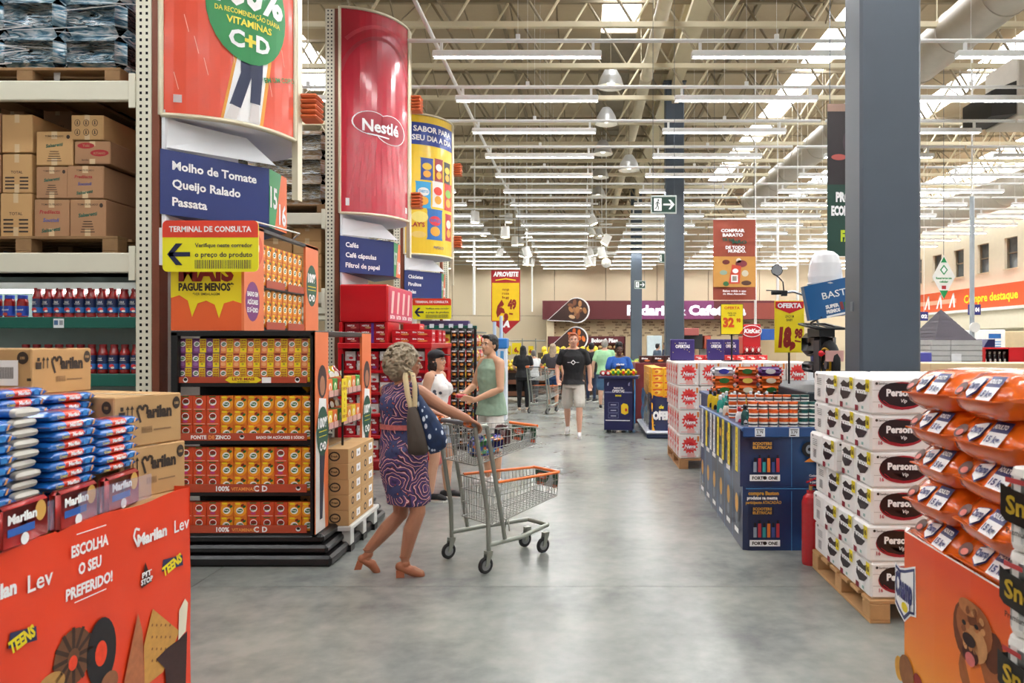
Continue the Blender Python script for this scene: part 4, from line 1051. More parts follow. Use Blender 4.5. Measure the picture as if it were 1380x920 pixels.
# third island: green-railed shelf of bright snacks
t3 = thing('snack_shelf', 'shelf with a green top rail full of red and orange snacks', 'shelf', (-2.3, 13.5, 0))
a3, b3 = -2.95, -1.86
MB().box(a3, 13.2, 0, b3, 14.6, .1, blk).build('plinth', t3, True)
MB().box(a3, 13.55, .1, b3-.05, 13.58, 1.93, mat('8d8f8c', .5)).build('back_panel', t3, True)
MB().box(b3-.32, 13.2, .1, b3-.30, 14.6, 1.9, mat('8d8f8c', .5)).build('back_panel', t3, True)
for x in (a3, b3-.03): MB().box(x, 13.2, .1, x+.03, 13.23, 1.93, blk).build('post', t3, True)
for k in range(7):
    z = .15+k*.28
    if z < 1.9:
        s = MB().box(a3, 13.2, z-.02, b3, 13.55, z, mat('6a6c68', .5)).box(b3-.3, 13.55, z-.02, b3, 14.6, z, mat('6a6c68', .5)).build('shelf', t3, True)
s = MB().cbox(wx(575,13.1), 13.1, 1.87, wx(642,13.1), 13.2, 1.93, grn, .005).build('top_rail', t3, True)
m = MB(); f = front(wx(575,13.1), 13.098, 1.9, .002)
for k in range(5): m.prect(f, .05+k*.17, -.01, .13+k*.17, .06, mat('dfe4ea', .5), 1)
m.build('price_tag', s, True)
MB().cbox(-2.86, 13.2, 1.935, -2.0, 13.4, 2.02, mat('5a4a7c', .4), .005).build('topper', t3, True)
SN = [pouch_mesh('c8201c', 'f2d8c8', .15, .22), pouch_mesh('e0641c', 'f6e0b0', .15, .22), pouch_mesh('e8c22c', 'd84020', .15, .22), pouch_mesh('d63a22', 'fff0d8', .15, .22)]
sn = ['red','orange','yellow','scarlet']
for k in range(6):
    for c in range(7):
        i = (k*5+c*3) % 4
        put('snack_packet', SN[i], (a3+.1+c*.15, 13.27, .16+k*.28), '%s snack packet, %s on the %s level of the green-railed shelf' % (sn[i], ORD[c], ORD[k]), 'snack packet', 'bright snacks on the green-railed shelf')
    for c in range(6):
        i = (k*3+c) % 4
        put('snack_packet', SN[i], (b3-.06, 13.42+c*.19, .16+k*.28), '%s snack packet facing the walkway, %s on the %s level' % (sn[i], ORD[c], ORD[k]), 'snack packet', 'bright snacks facing the walkway', R(90))
# ================================================================ BISCUIT BIN, front left
ob = mat('e6401c', .4, vary=.05, bump=.2, scale=3, coat=.15)
A0 = V((-1.885, 1.9, 0)); B0 = V((-1.76, 3.34, 0)); dirb = (B0-A0).normalized()
bin_ = thing('biscuit_bin', 'orange-red biscuit bin with printed cookies, cut by the left edge', 'display bin', (-2.5, 2.6, 0))
nrm = V((dirb.y, -dirb.x, 0))
m = MB(); n = 26; nv = 8; vs = []; L0 = (B0-A0).length
for i in range(n+1):
    for j in range(nv+1):
        u = L0*i/n; z = 1.0*j/nv
        w_ = .003*math.sin(u*9+z*4)+.002*math.sin(u*23-z*11)
        p = A0+dirb*u+nrm*w_; vs.append((p.x, p.y, z-(.012*math.sin(u*7)**2 if j == nv else 0)))
m.add(vs, [(i*(nv+1)+j, (i+1)*(nv+1)+j, (i+1)*(nv+1)+j+1, i*(nv+1)+j+1) for i in range(n) for j in range(nv)], ob, True)
m.poly([(-3.0, 3.42, 0), (-1.76, 3.34, 0), (-1.76, 3.34, 1), (-3.0, 3.42, 1)][::-1], ob)
m.build('printed_skirt', bin_, True)
MB().prism([(-3.0, 1.9, .96), (-1.9, 1.9, .96), (-1.775, 3.33, .96), (-3.0, 3.4, .96)], (0,0,.02), kraft2).build('tray', bin_, True)
def buv(px, py):
    Y = 2.049/((783-px)/1000+.0865); Z = wz(py, Y); return (Y-1.9)/dirb.y, Z
def bfn(u, v, d=1): p = A0+dirb*u+nrm*(.0052+.0005*d); return V((p.x, p.y, v))
m = MB(); drk = mat('a02412', .5)
def bt(s, px, py, hpx, wpx, mt, **k):
    u0, v0 = buv(px-wpx/2, py); u1, v1 = buv(px+wpx/2, py); uc, vc = buv(px, py); Y = 1.9+uc*dirb.y
    m.ptext(bfn, s, (u0+u1)/2, vc, hpx*Y/1000, mt, 3, 'C', w=(u1-u0), **k)
bt('ESCOLHA', 119, 742, 15, 50, wt, bold=.04); bt('O SEU', 119, 768, 15, 31, wt, bold=.04); bt('PREFERIDO!', 118, 796, 15, 63, wt, bold=.04)
for a, b in ((101, 140), (98, 141)):
    pass
for (p, q) in (((101,720),(141,707)), ((98,812),(141,793))): m.pline(bfn, [buv(*p), buv(*q)], .004, wt, 3)
bt('Marilan', 203, 728, 15, 40, wt, bold=.05); bt('Lev', 243, 714, 17, 20, wt); bt('Lev', 52, 792, 24, 34, wt); bt('Marilan', -10, 810, 20, 60, wt, bold=.05)
def hrt(px, py, s, mt): u, v = buv(px, py); m.pline(bfn, [(u+s*.2,v+s*.7),(u-s*.3,v+s*.9),(u-s*.5,v+s*.3),(u,v-s*.6),(u+s*.2,v-s*.3)], s*.2, mt, 3)
hrt(184, 726, .05, wt)
tri = [buv(189, 792), buv(203, 783), buv(194, 757)]; m.ppoly(bfn, tri, mat('3a1a14', .5), 2); bt('PIT', 196, 776, 7, 13, wt, bold=.04); bt('STOP', 196, 785, 7, 16, wt, bold=.04)
for px, py, s in ((231, 764, 1), (29, 866, 1.35)):
    m.ppoly(bfn, [buv(px-15*s, py+6*s), buv(px+14*s, py-3*s), buv(px+13*s, py-17*s), buv(px-13*s, py-10*s)], mat('262a52', .5), 2); bt('TEENS', px, py+2, 13*s, 26*s, yel, bold=.05, rot=.25)
def cookie(px, py, rx, ry, c, d=2, holes=None, n=20):
    u, v = buv(px, py); Y = 1.9+u*dirb.y; ru = abs(buv(px+rx, py)[0]-buv(px-rx, py)[0])/2; rv = ry*Y/1000
    m.pell(bfn, u, v, ru, rv, mat(c, .6, vary=.25, scale=40), d, n); return u, v, ru, rv
u, v, ru, rv = cookie(97, 885, 26, 38, '6a4326'); 
for k in range(12): a = k*math.pi/6; m.pline(bfn, [(u+ru*.3*math.cos(a), v+rv*.3*math.sin(a)), (u+ru*1.05*math.cos(a), v+rv*1.05*math.sin(a))], ru*.16, mat('3a2216', .6), 3)
cookie(96, 893, 6, 10, 'e6401c', 4)
cookie(135, 878, 20, 46, '1e1a1c', 3, n=24); cookie(134, 880, 8, 17, 'e6401c', 4)
m.ppoly(bfn, [buv(164, 925), buv(193, 925), buv(190, 850), buv(184, 826)], mat('b06a44', .6, vary=.3, scale=40), 3)
m.ppoly(bfn, [buv(193, 925), buv(218, 905), buv(240, 850), buv(204, 820), buv(192, 870)], mat('c99448', .6, vary=.2, scale=40), 2)
for a in range(5):
    for b in range(4): cookie(203+a*6, 842+b*16, 1.2, 2, '8a5a28', 4, n=6)
m.ppoly(bfn, [buv(222, 925), buv(248, 925), buv(250, 850), buv(238, 862), buv(224, 872), buv(208, 888), buv(220, 900)], mat('3a1f1c', .6, vary=.3, scale=50), 5)
m.ppoly(bfn, [buv(238, 862), buv(248, 850), buv(251, 812), buv(247, 806), buv(239, 822)], mat('efe6cc', .6), 6)
cookie(66, 925, 20, 18, 'b88a4a', 3); cookie(145, 920, 12, 16, '8a5636', 5)
m.build('print', bin_, True)
m = MB(); 
for pts in ([(246,925),(250,860),(252,800)],): pass
# clear lip around the tray
lp = glass('cfc8e6', .30, .08)
m = MB(); m.poly([(-1.86,2.2,1.0),(-1.795,3.10,1.0),(-1.795,3.10,1.10),(-1.86,2.2,1.10)], lp); m.build('clear_lip', bin_, True)
# biscuit packs
pb = mat('1c62b4', .22, vary=.08, coat=.6); pr = mat('d8341c', .22, vary=.06, coat=.6); sil = mat('c4c0b6', .4, .2)
def bis_pack():
    m = MB(); L_, w, h = .25, .12, .035; st = [0,.06,.1,.32,.34,.66,.68,.9,.94,1]; n = 10; rows = []
    for s in st:
        k = 1 if .06 < s < .94 else (.08 if s in (0, 1) else .8); rows.append((s, k))
    vs = []
    for s, k in rows:
        for i in range(n):
            a = 2*math.pi*i/n; ca, sa = math.cos(a), math.sin(a)
            vs.append((math.copysign(abs(ca)**.6, ca)*w/2, (s-.5)*L_, h/2+math.copysign(abs(sa)**.6, sa)*h/2*k))
    for r in range(len(rows)-1):
        mt = pr if .3 < (rows[r][0]+rows[r+1][0])/2 < .67 else pb
        m.add(vs, [(r*n+i, (r+1)*n+i, (r+1)*n+(i+1) % n, r*n+(i+1) % n) for i in range(n)], mt, True)
    f = side(w/2, -L_/2, 0, .001); m.ptext(f, 'Marilan', L_*.5, h*.35, h*.36, wt, 1, 'C', w=L_*.24, bold=.05); m.ppoly(f, [(L_*.70,h*.25),(L_*.80,h*.25),(L_*.81,h*.8),(L_*.71,h*.8)], mat('2c86d0', .4), 1)
    m.ppoly(f, [(L_*.83,h*.2),(L_*.87,h*.25),(L_*.91,h*.8),(L_*.87,h*.75)], mat('d29a5c', .6), 1); m.ptext(f, 'Cream', L_*.14, h*.3, h*.3, yel, 1)
    f2 = pmap((w/2, 0, 0), (0,1,0), (-1,0,0)); return m.mesh()
def bis_end():
    m = MB(); w, h, L_ = .115, .035, .22; n = 12; vs = []
    for (x, k) in ((.006, .0), (0, .75), (-.02, 1), (-.2, 1), (-.22, .1)):
        for i in range(n):
            a = 2*math.pi*i/n; ca, sa = math.cos(a), math.sin(a)
            vs.append((x, math.copysign(abs(ca)**.6, ca)*w/2*(1 if k else .9), h/2+math.copysign(abs(sa)**.6, sa)*h/2*k))
    for r in range(4): m.add(vs, [(r*n+i, r*n+(i+1) % n, (r+1)*n+(i+1) % n, (r+1)*n+i) for i in range(n)], sil if r < 2 else pb, True)
    return m.mesh()
BP, BE = bis_pack(), bis_end()
def stack(me, x, y, z0, n, lab, rz=0, pit=.0355, nm_='biscuit_pack'):
    for k in range(n):
        put(nm_, me, (x+random.uniform(-.008,.008), y+random.uniform(-.006,.006), z0+k*pit), lab % ORD[k], 'biscuit pack', 'blue and red biscuit packs', rz+random.uniform(-.06,.06))
stack(BP, -1.92, 2.99, 1.13, 6, 'blue and red biscuit pack nearest the cartons, %s from the bottom')
stack(BP, -1.925, 2.735, 1.115, 8, 'blue and red biscuit pack in the second front stack, %s from the bottom')
stack(BE, -1.90, 2.54, 1.07, 10, 'silver-ended biscuit pack in the stack seen end-on, %s from the bottom')
stack(BP, -1.945, 2.35, 1.03, 10, 'blue and red biscuit pack in the leftmost front stack, %s from the bottom')
for j, y in enumerate((2.45, 2.72, 2.99)):
    stack(BP, -2.1, y, .981, 14 if j < 2 else 13, 'biscuit pack in the rear row, '+('left','middle','right')[j]+' stack, %s from the bottom')
# red packs standing upright under them
def tall_pack():
    m = MB(); rp = mat('b3201c', .3, vary=.08, coat=.5); m.cbox(-.02, -.12, 0, .02, .12, .145, rp, .012, True); f = side(.0205, -.12, 0, .001)
    m.ptext(f, 'Marilan', .1, .085, .03, wt, 2, 'C', w=.14, bold=.05); m.pell(f, .19, .1, .028, .035, mat('d2a04c', .5), 1); m.prect(f, .03, .045, .16, .07, mat('2a5fb0', .4), 1); m.pell(f, .11, .025, .02, .02, wt, 2); return m.mesh()
TP = tall_pack()
for k, y in enumerate((2.965, 2.70, 2.44, 2.18)):
    put('biscuit_sleeve', TP, (-1.845, y, .981), 'upright red biscuit pack behind the clear lip, %s from the cartons' % ORD[k], 'biscuit pack', 'upright red biscuit packs', R(4))
m = MB()
for y in (2.2, 2.45, 2.72, 2.99): pass
put('packing_riser', MB().box(-.075, -.46, 0, .075, .46, .045, kraft2).mesh(), (-1.935, 2.67, .981), 'cardboard riser under the front biscuit stacks', 'riser', None or 'riser', R(3.5))
# cartons with the heart lettering
def mar_box(lab, x, y, z, rz, l1=.34, l2=.52, h=.217, m0=kraft):
    t = thing('biscuit_carton', lab, 'carton', (x, y, z), rz, 'kraft biscuit cartons')
    MB().cbox(-l2, 0, 0, 0, l1, h, m0, .005).build('box', t); m = MB(); f = side(0, 0, 0, .001)
    m.ptext(f, 'arilan', .155, h*.55, .05, inkm, 2, w=.13, bold=.06); s = .035; u, v = .135, h*.66
    m.pline(f, [(u+s*.6,v-s*.2),(u+s*.7,v+s*.7),(u+s*.2,v+s*.9),(u,v+s*.3),(u-s*.4,v+s*.9),(u-s*.8,v+s*.4),(u-s*.3,v-s*1.2)], .011, inkm, 2)
    m.pell(f, l1-.03, h*.8, .02, .028, inkm, 2); m.ptext(f, '100', l1-.03, h*.77, .012, m0, 3, 'C', bold=.03)
    m.prect(f, .02, h*.55, .05, h*.7, inkm, 2); m.prect(f, .028, h*.72, .042, h*.8, inkm, 2)
    for q in (.062, .083): m.pline(f, [(q, h*.56), (q, h*.76)], .005, inkm, 2); m.ppoly(f, [(q-.009,h*.74),(q+.009,h*.74),(q,h*.82)], inkm, 2)
    for k in range(9): m.prect(f, .13+k*.006, h*.25, .133+k*.006, h*.38, mat('8a6a48', .6), 2)
    m.prect(f, .19, h*.28, .28, h*.31, mat('8a6a48', .6), 2)
    f = front(-l2, 0, 0, .001); m.pell(f, l2-.04, h*.8, .027, .027, inkm, 2); m.ptext(f, '100', l2-.04, h*.77, .012, m0, 3, 'C', bold=.03); m.prect(f, l2-.02, h*.3, l2, h*.36, inkm, 2)
    for k in range(4): m.prect(f, l2-.26, h*(.3+.08*k), l2-.12, h*(.32+.08*k), mat('8a6a48', .6), 2)
    m.build('print', t)
    MB().prect(pmap((-l2, l1/2-.025, h), (1,0,0), (0,1,0)), 0, 0, l2, .05, tape, 1).build('tape', t); return t
mar_box('kraft biscuit carton with heart lettering, lower of two at the bin end', -1.915, 3.08, 1.0-.02, R(-17))
mar_box('kraft biscuit carton with heart lettering, upper of two at the bin end', -1.935, 3.075, 1.2, R(-18))
mar_box('biscuit carton behind the packs, lower one', -2.475, 3.12, .981, R(-4))
mar_box('biscuit carton behind the packs, second one up', -2.48, 3.11, 1.2, R(-3))
t = mar_box('biscuit carton on top of the pile, bearing a white barcode label, at left edge', -2.37, 3.2, 1.419, R(-6), h=.2)
m = MB(); f = front(-.52, 0, 0, .001); m.prect(f, .52-.17, .04, .52-.06, .15, wt, 3)
for k in range(14): m.prect(f, .52-.15+k*.005, .07, .52-.1475+k*.005, .12, inkm, 4)
m.build('barcode_label', t)

# ================================================================ DOG FOOD BIN, front right
dg = mat('e0541c', .4, key='doggrad'); nt, N, L, b = nodes_of(dg)
tc = N.new('ShaderNodeTexCoord'); sx = N.new('ShaderNodeSeparateXYZ'); L.new(tc.outputs['Object'], sx.inputs[0])
L.new(ramp(nt, sx.outputs['Z'], [(.1, '#f2b01c'), (.45, '#e87a1c'), (.8, '#dd4a1e')]), b.inputs['Base Color'])
db = thing('dog_food_bin', 'orange cardboard bin printed with a brown puppy, holding dog food bags', 'display bin', (1.9, 2.8, 0))
pts = [(1.385, 2.36), (1.365, 2.6), (1.358, 2.85), (1.36, 3.12), (1.40, 3.19), (2.6, 3.2)]
m = MB(); zt = [.83, .845, .85, .853, .853, .85]
for i in range(len(pts)-1):
    (xa_, ya), (xb_, yb) = pts[i], pts[i+1]
    m.poly([(xa_,ya,0),(xa_,ya,zt[i]),(xb_,yb,zt[i+1]),(xb_,yb,0)], dg); m.poly([(xa_+.012,ya,0),(xb_+.012,yb-.012,0),(xb_+.012,yb-.012,zt[i+1]),(xa_+.012,ya,zt[i])], white)
    m.poly([(xa_,ya,zt[i]),(xa_+.012,ya,zt[i]),(xb_+.012,yb-.012,zt[i+1]),(xb_,yb,zt[i+1])], white)
m.poly([(1.385,2.36,0),(2.6,2.36,0),(2.6,2.36,.83),(1.385,2.36,.83)], dg)
m.build('printed_wall', db, True)
MB().box(1.4, 2.4, .6, 2.6, 3.15, .64, kraft2).build('floor_board', db, True)
def dfn(u, v, d=1):      # u = distance from the far end towards the camera
    y = 3.12-u
    for i in range(3):
        (xa_, ya), (xb_, yb) = pts[i], pts[i+1]
        if y <= yb or i == 2:
            k = (y-ya)/(yb-ya); return V((xa_+(xb_-xa_)*k-.0012*d, y, v))
def duv(px, py): Y = 1365/(px-783); return 3.12-Y, wz(py, Y)
m = MB(); P = lambda px, py: duv(px, py)
nav = mat('262a66', .4, vary=0)
sh = [P(1208,756), P(1214,764), P(1222,765), P(1236,763), P(1237,832), P(1229,830), P(1221,838), P(1213,824), P(1208,812)]
m.ppoly(dfn, sh, wt, 1); m.ppoly(dfn, [P(1209,760), P(1215,767), P(1222,768), P(1235,766), P(1235,829), P(1229,827), P(1221,835), P(1214,822), P(1209,810)], nav, 2)
m.ppoly(dfn, [P(1210,764), P(1215,771), P(1222,772), P(1234,770), P(1234,825), P(1228,823), P(1221,829), P(1215,818), P(1210,806)], wt, 3)
m.pell(dfn, *P(1222,818), .03, .02, yel, 4); u, v = P(1221, 806); m.ptext(dfn, 'Champ', u, v, .1, nav, 5, 'C', w=.165, bold=.05)
def de(px, py, rx, ry, c, d, n=16, rot=0, vary=.3, sc_=30):
    u, v = P(px, py); Y = 3.12-u; ru = abs(P(px+rx, py)[0]-P(px-rx, py)[0])/2; m.pell(dfn, u, v, ru, ry*Y/1000, mat(c, .8, vary=vary, scale=sc_), d, n, rot)
de(1318, 915, 26, 40, '9a5a30', 1); de(1303, 850, 17, 40, '6e3a1e', 2, rot=.1); de(1335, 880, 12, 28, '5e2f18', 2, rot=-.2)
de(1312, 846, 22, 34, '9a5a30', 3); de(1306, 818, 12, 11, 'b37242', 4); de(1314, 868, 15, 24, 'c08a58', 4); de(1308, 862, 8, 9, '2e1a14', 6); de(1310, 888, 6, 9, 'd0706c', 7); de(1309, 882, 10, 12, '4a2418', 5)
de(1302, 838, 2.6, 3.4, '120c0a', 6); de(1317, 845, 2.6, 3.4, '120c0a', 6)
for k in range(16): a = k*2.399; de(1311+14*math.cos(a)*(.4+.6*(k % 3)/2), 848+30*math.sin(a)*(.4+.6*(k % 4)/3), 3.2, 5, ('b37242','7c4422','c48c58')[k % 3], 5, 8, a)
de(1224, 905, 10, 22, '8a5a34', 3, rot=.2); de(1214, 900, 6, 16, 'd29a3c', 2); de(1240, 918, 6, 10, '8c2c24', 3)
m.build('print', db, True)
# dog food bags
bo = mat('e2620e', .22, vary=.06, coat=.7, bump=.5, scale=9)
def dogbag():
    m = MB(); w, h, Lx = .37, .165, .62; ns = 8; prof = [(0,.40),(.028,.70),(.075,.97),(.2,1.05),(.4,1.02),(.55,.85),(Lx,.45),(.55,.08),(.4,-.02),(.2,-.02),(.05,.0),(.01,.18)]
    n = len(prof); vs = []
    for i in range(ns+1):
        s = i/ns*2-1; e = max(0, 1-abs(s)**4.5)**.5; y = s*w/2
        for x, z in prof: vs.append((x+.03*(1-e) if x < .5 else x-.03*(1-e), y, h*(.45+(z-.45)*max(e, .12))))
    m.add(vs, [(i*n+k, i*n+(k+1) % n, (i+1)*n+(k+1) % n, (i+1)*n+k) for i in range(ns) for k in range(n)], bo, True)
    m.add(vs, [tuple(range(n))[::-1], tuple(range(ns*n, ns*n+n))], bo)
    m.prism([(-.012,-w*.42,h*.40),(-.012,w*.42,h*.40),(.02,w*.46,h*.40),(.02,-w*.46,h*.40)], (0,0,.005), bo)
    f = pmap((-.006, w/2, h*.42), (0,-1,0), (.075, 0, h*.55), .004)
    m.pell(f, w*.18, .04, .034, .03, mat('5a2c1c', .5), 1); m.pell(f, w*.2, .03, .02, .014, mat('d06a5c', .5), 2)
    m.ppoly(f, [(w*.34,.075),(w*.38,.08),(w*.5,.09),(w*.55,.09),(w*.53,.03),(w*.43,.0),(w*.34,.02)], nav, 1); m.ppoly(f, [(w*.35,.07),(w*.39,.075),(w*.5,.085),(w*.54,.085),(w*.52,.033),(w*.43,.006),(w*.35,.024)], wt, 2); m.ptext(f, 'Champ', w*.445, .04, .028, nav, 3, 'C', w=w*.17, bold=.05, rot=.12)
    m.prect(f, w*.6, .055, w*.86, .1, nav, 1); m.prect(f, w*.6, -.002, w*.86, .055, wt, 1); m.ptext(f, 'ADULTO', w*.73, .068, .018, wt, 2, 'C', w=w*.2, bold=.04); m.ptext(f, '15 kg', w*.73, .012, .026, nav, 2, 'C', w=w*.2, bold=.04)
    m.prism([(.05,-w*.3,h*.1),(.12,-w*.32,h*.0),(.02,-w*.1,h*.2)], (0,.004,0), bo)
    return m.mesh()
DB = dogbag()
zz = .64; ki = 0
for r in range(6):
    for c in range(2):
        y = (2.95, 2.57)[c]; z = .64+r*.147+(0 if c == 0 else -.012+.006*(r % 2))+(.012 if c else 0)
        o = put('dog_food_bag', DB, (1.372+(.0,.012,-.008,.01,-.004,-.015)[r]+(.03 if r < 1 else 0), y, z), 'orange dog food bag, %s from the top in the %s column' % (ORD[5-r], ('far','near')[c]), 'dog food bag', 'orange dog food bags')
        o.rotation_euler = (R(random.uniform(-2,2)), R(random.uniform(-1,1)), R(random.uniform(-4,4)))
# paper towel packs at the right edge
def snob():
    m = MB(); wl = mat('f1efe9', .35, vary=.03, bump=.2); gold = mat('c9a62c', .35, .3)
    for x in (-.058, .058): m.lathe([(.02,0),(.055,.004),(.06,.02),(.06,.225),(.055,.243),(.02,.247)], wl, 14, (x, 0, 0))
    m.cbox(-.10, -.058, .006, .10, .058, .24, wl, .02, True)
    f = front(-.118, -.0645, 0, .001); bk = mat('17140f', .3)
    m.ppoly(f, [(.0,.1),(.02,.085),(.118,.075),(.216,.085),(.236,.1),(.236,.19),(.2,.185),(.118,.175),(.03,.185),(0,.195)], bk, 1); m.ptext(f, 'Snob', .11, .11, .055, gold, 3, 'C', w=.17, bold=.03); m.pell(f, .18, .045, .03, .035, gold, 1); m.ptext(f, 'Premium', .07, .05, .018, inkm, 2, 'C', bold=.02); m.prect(f, .02, .2, .1, .215, mat('b33a3a', .5), 1)
    f = lside(-.1185, .06, 0, .001); m.prect(f, .0, .09, .118, .18, bk, 1)
    return m.mesh()
SM = snob()
put('base_board', MB().cbox(-.35, -.14, 0, .35, .14, .038, kraft2, .005).mesh(), (1.58, 2.12, 0), 'thick brown base board under the paper towel packs', 'board', None)
for r in range(5):
    for c in range(2):
        put('paper_towel_pack', SM, (1.335+c*.2+(.0,.008,-.006,.0,.006)[r], 2.12+random.uniform(-.004,.004), .04+r*.2485), 'two-roll paper towel pack, %s from the floor in the %s column' % (ORD[r], ('left','right')[c]), 'paper towel pack', 'paper towel packs at the right edge', R(-82)+random.uniform(-.04,.04))

# ================================================================ TOILET PAPER STACK
PX0, PY0 = 1.70, 4.36
pallet(PX0-.01, PY0-.02, 3.25, 5.42, 0, 'light wooden pallet under the white toilet paper stack', mat('b98f5f', .75, vary=.22, scale=12), .135)
paper = mat('f6f4f2', .4, vary=.02, bump=.2, scale=14); blkr = mat('231015', .35); yl2 = mat('ecd818', .45, vary=0)
def tp():
    w, d, h = .375, .255, .215; m = MB(); m.cbox(-w/2, -d/2, 0, w/2, d/2, h, paper, .014)
    for z in (h*.36, h*.68): m.box(-w/2+.015, -d/2-.001, z-.002, w/2-.015, d/2+.001, z+.001, mat('c4c0bb', .6))
    f = front(-w/2, -d/2-.0015, 0, .0008)
    m.pell(f, w*.5, h*.52, w*.38, h*.38, mat('a01c2c', .4), .6, 24); m.pell(f, w*.5, h*.53, w*.35, h*.33, blkr, .9, 24); m.pell(f, w*.38, h*.56, w*.25, h*.32, blkr, 1, 20); m.pell(f, w*.60, h*.50, w*.26, h*.24, blkr, 1, 20); m.pell(f, w*.5, h*.6, w*.27, h*.2, blkr, 2, 20)
    m.pline(f, [(w*.2,h*.4),(w*.3,h*.27),(w*.5,h*.2),(w*.72,h*.25)], .004, mat('b01c2c', .4), 3)
    m.ptext(f, 'Personal', w*.5, h*.52, h*.19, wt, 4, 'C', w=w*.5, bold=.05); m.ptext(f, 'Vip', w*.52, h*.34, h*.1, wt, 4, 'C', sh=.2)
    m.prect(f, w*.80, h*.58, w*.92, h*.93, yl2, 1); m.ptext(f, '16', w*.86, h*.72, h*.13, inkm, 2, 'C', bold=.04); m.ptext(f, 'leve', w*.86, h*.62, h*.05, inkm, 2, 'C', bold=.03); m.prect(f, w*.93, h*.5, w*.97, h*.92, inkm, 1)
    m.pell(f, w*.1, h*.86, .008, .008, inkm, 2); m.ptext(f, 'Santher', w*.13, h*.83, h*.06, inkm, 2); m.ptext(f, '16', w*.13, h*.2, h*.1, mat('c03a4a', .5), 2, bold=.03)
    f = lside(-w/2-.0015, d/2, 0, .0008); m.ppoly(f, [(d*.12,h*.42),(d*.3,h*.28),(d*.62,h*.34),(d*.82,h*.5),(d*.8,h*.86),(d*.6,h*.78),(d*.35,h*.86),(d*.14,h*.74)], blkr, 1)
    m.ptext(f, 'Personal', d*.47, h*.55, h*.16, wt, 2, 'C', w=d*.7, bold=.05); m.prect(f, d*.76, h*.62, d*.98, h*.96, yl2, 3); m.ptext(f, '16', d*.87, h*.72, h*.14, inkm, 4, 'C', w=d*.16, bold=.04); m.prect(f, d*.5, h*.12, d*.62, h*.2, mat('9cc0b8', .5), 1)
    m.prect(f, d*.1, h*.04, d*.3, h*.2, mat('8a2030', .5), 2)
    return m.mesh()
def tpb():
    w, d, h = .375, .255, .215; m = MB(); m.cbox(-w/2, -d/2, 0, w/2, d/2, h, paper, .014); f = lside(-w/2-.0015, d/2, 0, .0008); g = mat('3c3c40', .5)
    for k in range(8): m.prect(f, d*.35, h*(.2+.035*k), d*.62, h*(.215+.035*k), g, 1)
    for k in range(4): m.prect(f, d*.3, h*(.6+.06*k), d*.7, h*(.615+.06*k), g, 1)
    m.pell(f, d*.3, h*.9, .012, .009, g, 1); return m.mesh()
T1, T2 = tp(), tpb()
for r in range(6):
    for c in range(4):
        for q in range(4):
            if c > 0 and q > 0 and r < 5: continue
            back_ = q == 3 and c == 0
            ox = (.0,-.012,.006,-.035 if q > 1 else .008,0,-.008)[r] if c == 0 else .006
            put('toilet_paper_pack', T2 if back_ else T1, (PX0+.1875+c*.383+ox+random.uniform(-.004,.004), PY0+.1275+q*.262+random.uniform(-.004,.004), .1365+r*.2165), 'white toilet paper pack: layer %s from the floor, %s across, %s back' % (ORD[r], ORD[c], ORD[q]), 'toilet paper pack', 'stacked toilet paper packs', random.uniform(-.015,.015))
# fire extinguisher behind it
t = thing('fire_extinguisher', 'red fire extinguisher standing between blue bin and toilet paper', 'fire extinguisher', (1.705, 5.51, 0))
rx = mat('a8141c', .25, coat=.5, vary=.03)
MB().lathe([(.001,0),(.062,.0),(.066,.02),(.066,.46),(.055,.5),(.03,.525),(.03,.55),(.001,.55)], rx, 20).build('cylinder', t)
MB().tube((0,0,.55), (0,0,.59), .014, n=8, m=mat('b8a060', .3, .8)).build('valve', t)
MB().box(-.01,-.015,.58,.09,.015,.59, rx).prism([(-.03,-.012,.6),(.1,-.012,.66),(.1,-.012,.67),(-.03,-.012,.61)], (0,.024,0), rx).build('lever', t)
MB().path([(.02,0,.58),(.08,0,.54),(.085,0,.4),(.075,0,.2)], .01, 6, blk).build('hose', t)
# ================================================================ BLUE BIN WITH BOTTLES AND TUBS, right
bm = mat('1b3468', .38, key='bluebin', coat=.3); nt, N, L, b = nodes_of(bm)
tc = N.new('ShaderNodeTexCoord'); n1 = N.new('ShaderNodeTexNoise'); n1.inputs['Scale'].default_value = 1.6; L.new(tc.outputs['Object'], n1.inputs['Vector'])
L.new(ramp(nt, n1.outputs['Fac'], [(.35, '#0f1c3e'), (.55, '#15305e'), (.75, '#20548c')]), b.inputs['Base Color'])
bx0, bx1, by0, by1 = 1.30, 2.14, 5.88, 8.0
bb_ = thing('bottle_bin', 'long dark blue printed bin of bottles and tubs beside the column', 'display bin', (1.7, 6.9, 0))
for z0, z1, g in ((0, .50, .02), (.50, .955, 0)):
    m = MB(); m.prism([(bx0-.04+g, by0-.0, z0), (bx0+.0+g, by0-g, z0), (bx1, by0-g, z0), (bx1, by1, z0), (bx0+.03, by1, z0)], (0,0,z1-z0), bm); m.build('printed_tier', bb_, True)
MB().cbox(bx0-.02, by0-.03, .895, bx1, by0-.005, .975, mat('244a80', .35), .006).build('price_rail', bb_, True)
MB().cbox(bx0-.03, by0-.02, .94, bx0-.0, by1, .965, mat('34588c', .35), .004).build('price_rail', bb_, True)
f = front(bx0, by0-.025, 0, .0015); W = bx1-bx0; m = MB(); gold = mat('d29a3a', .45, vary=.05); lb = mat('4f9ad0', .45); nv2 = mat('0e1838', .45)
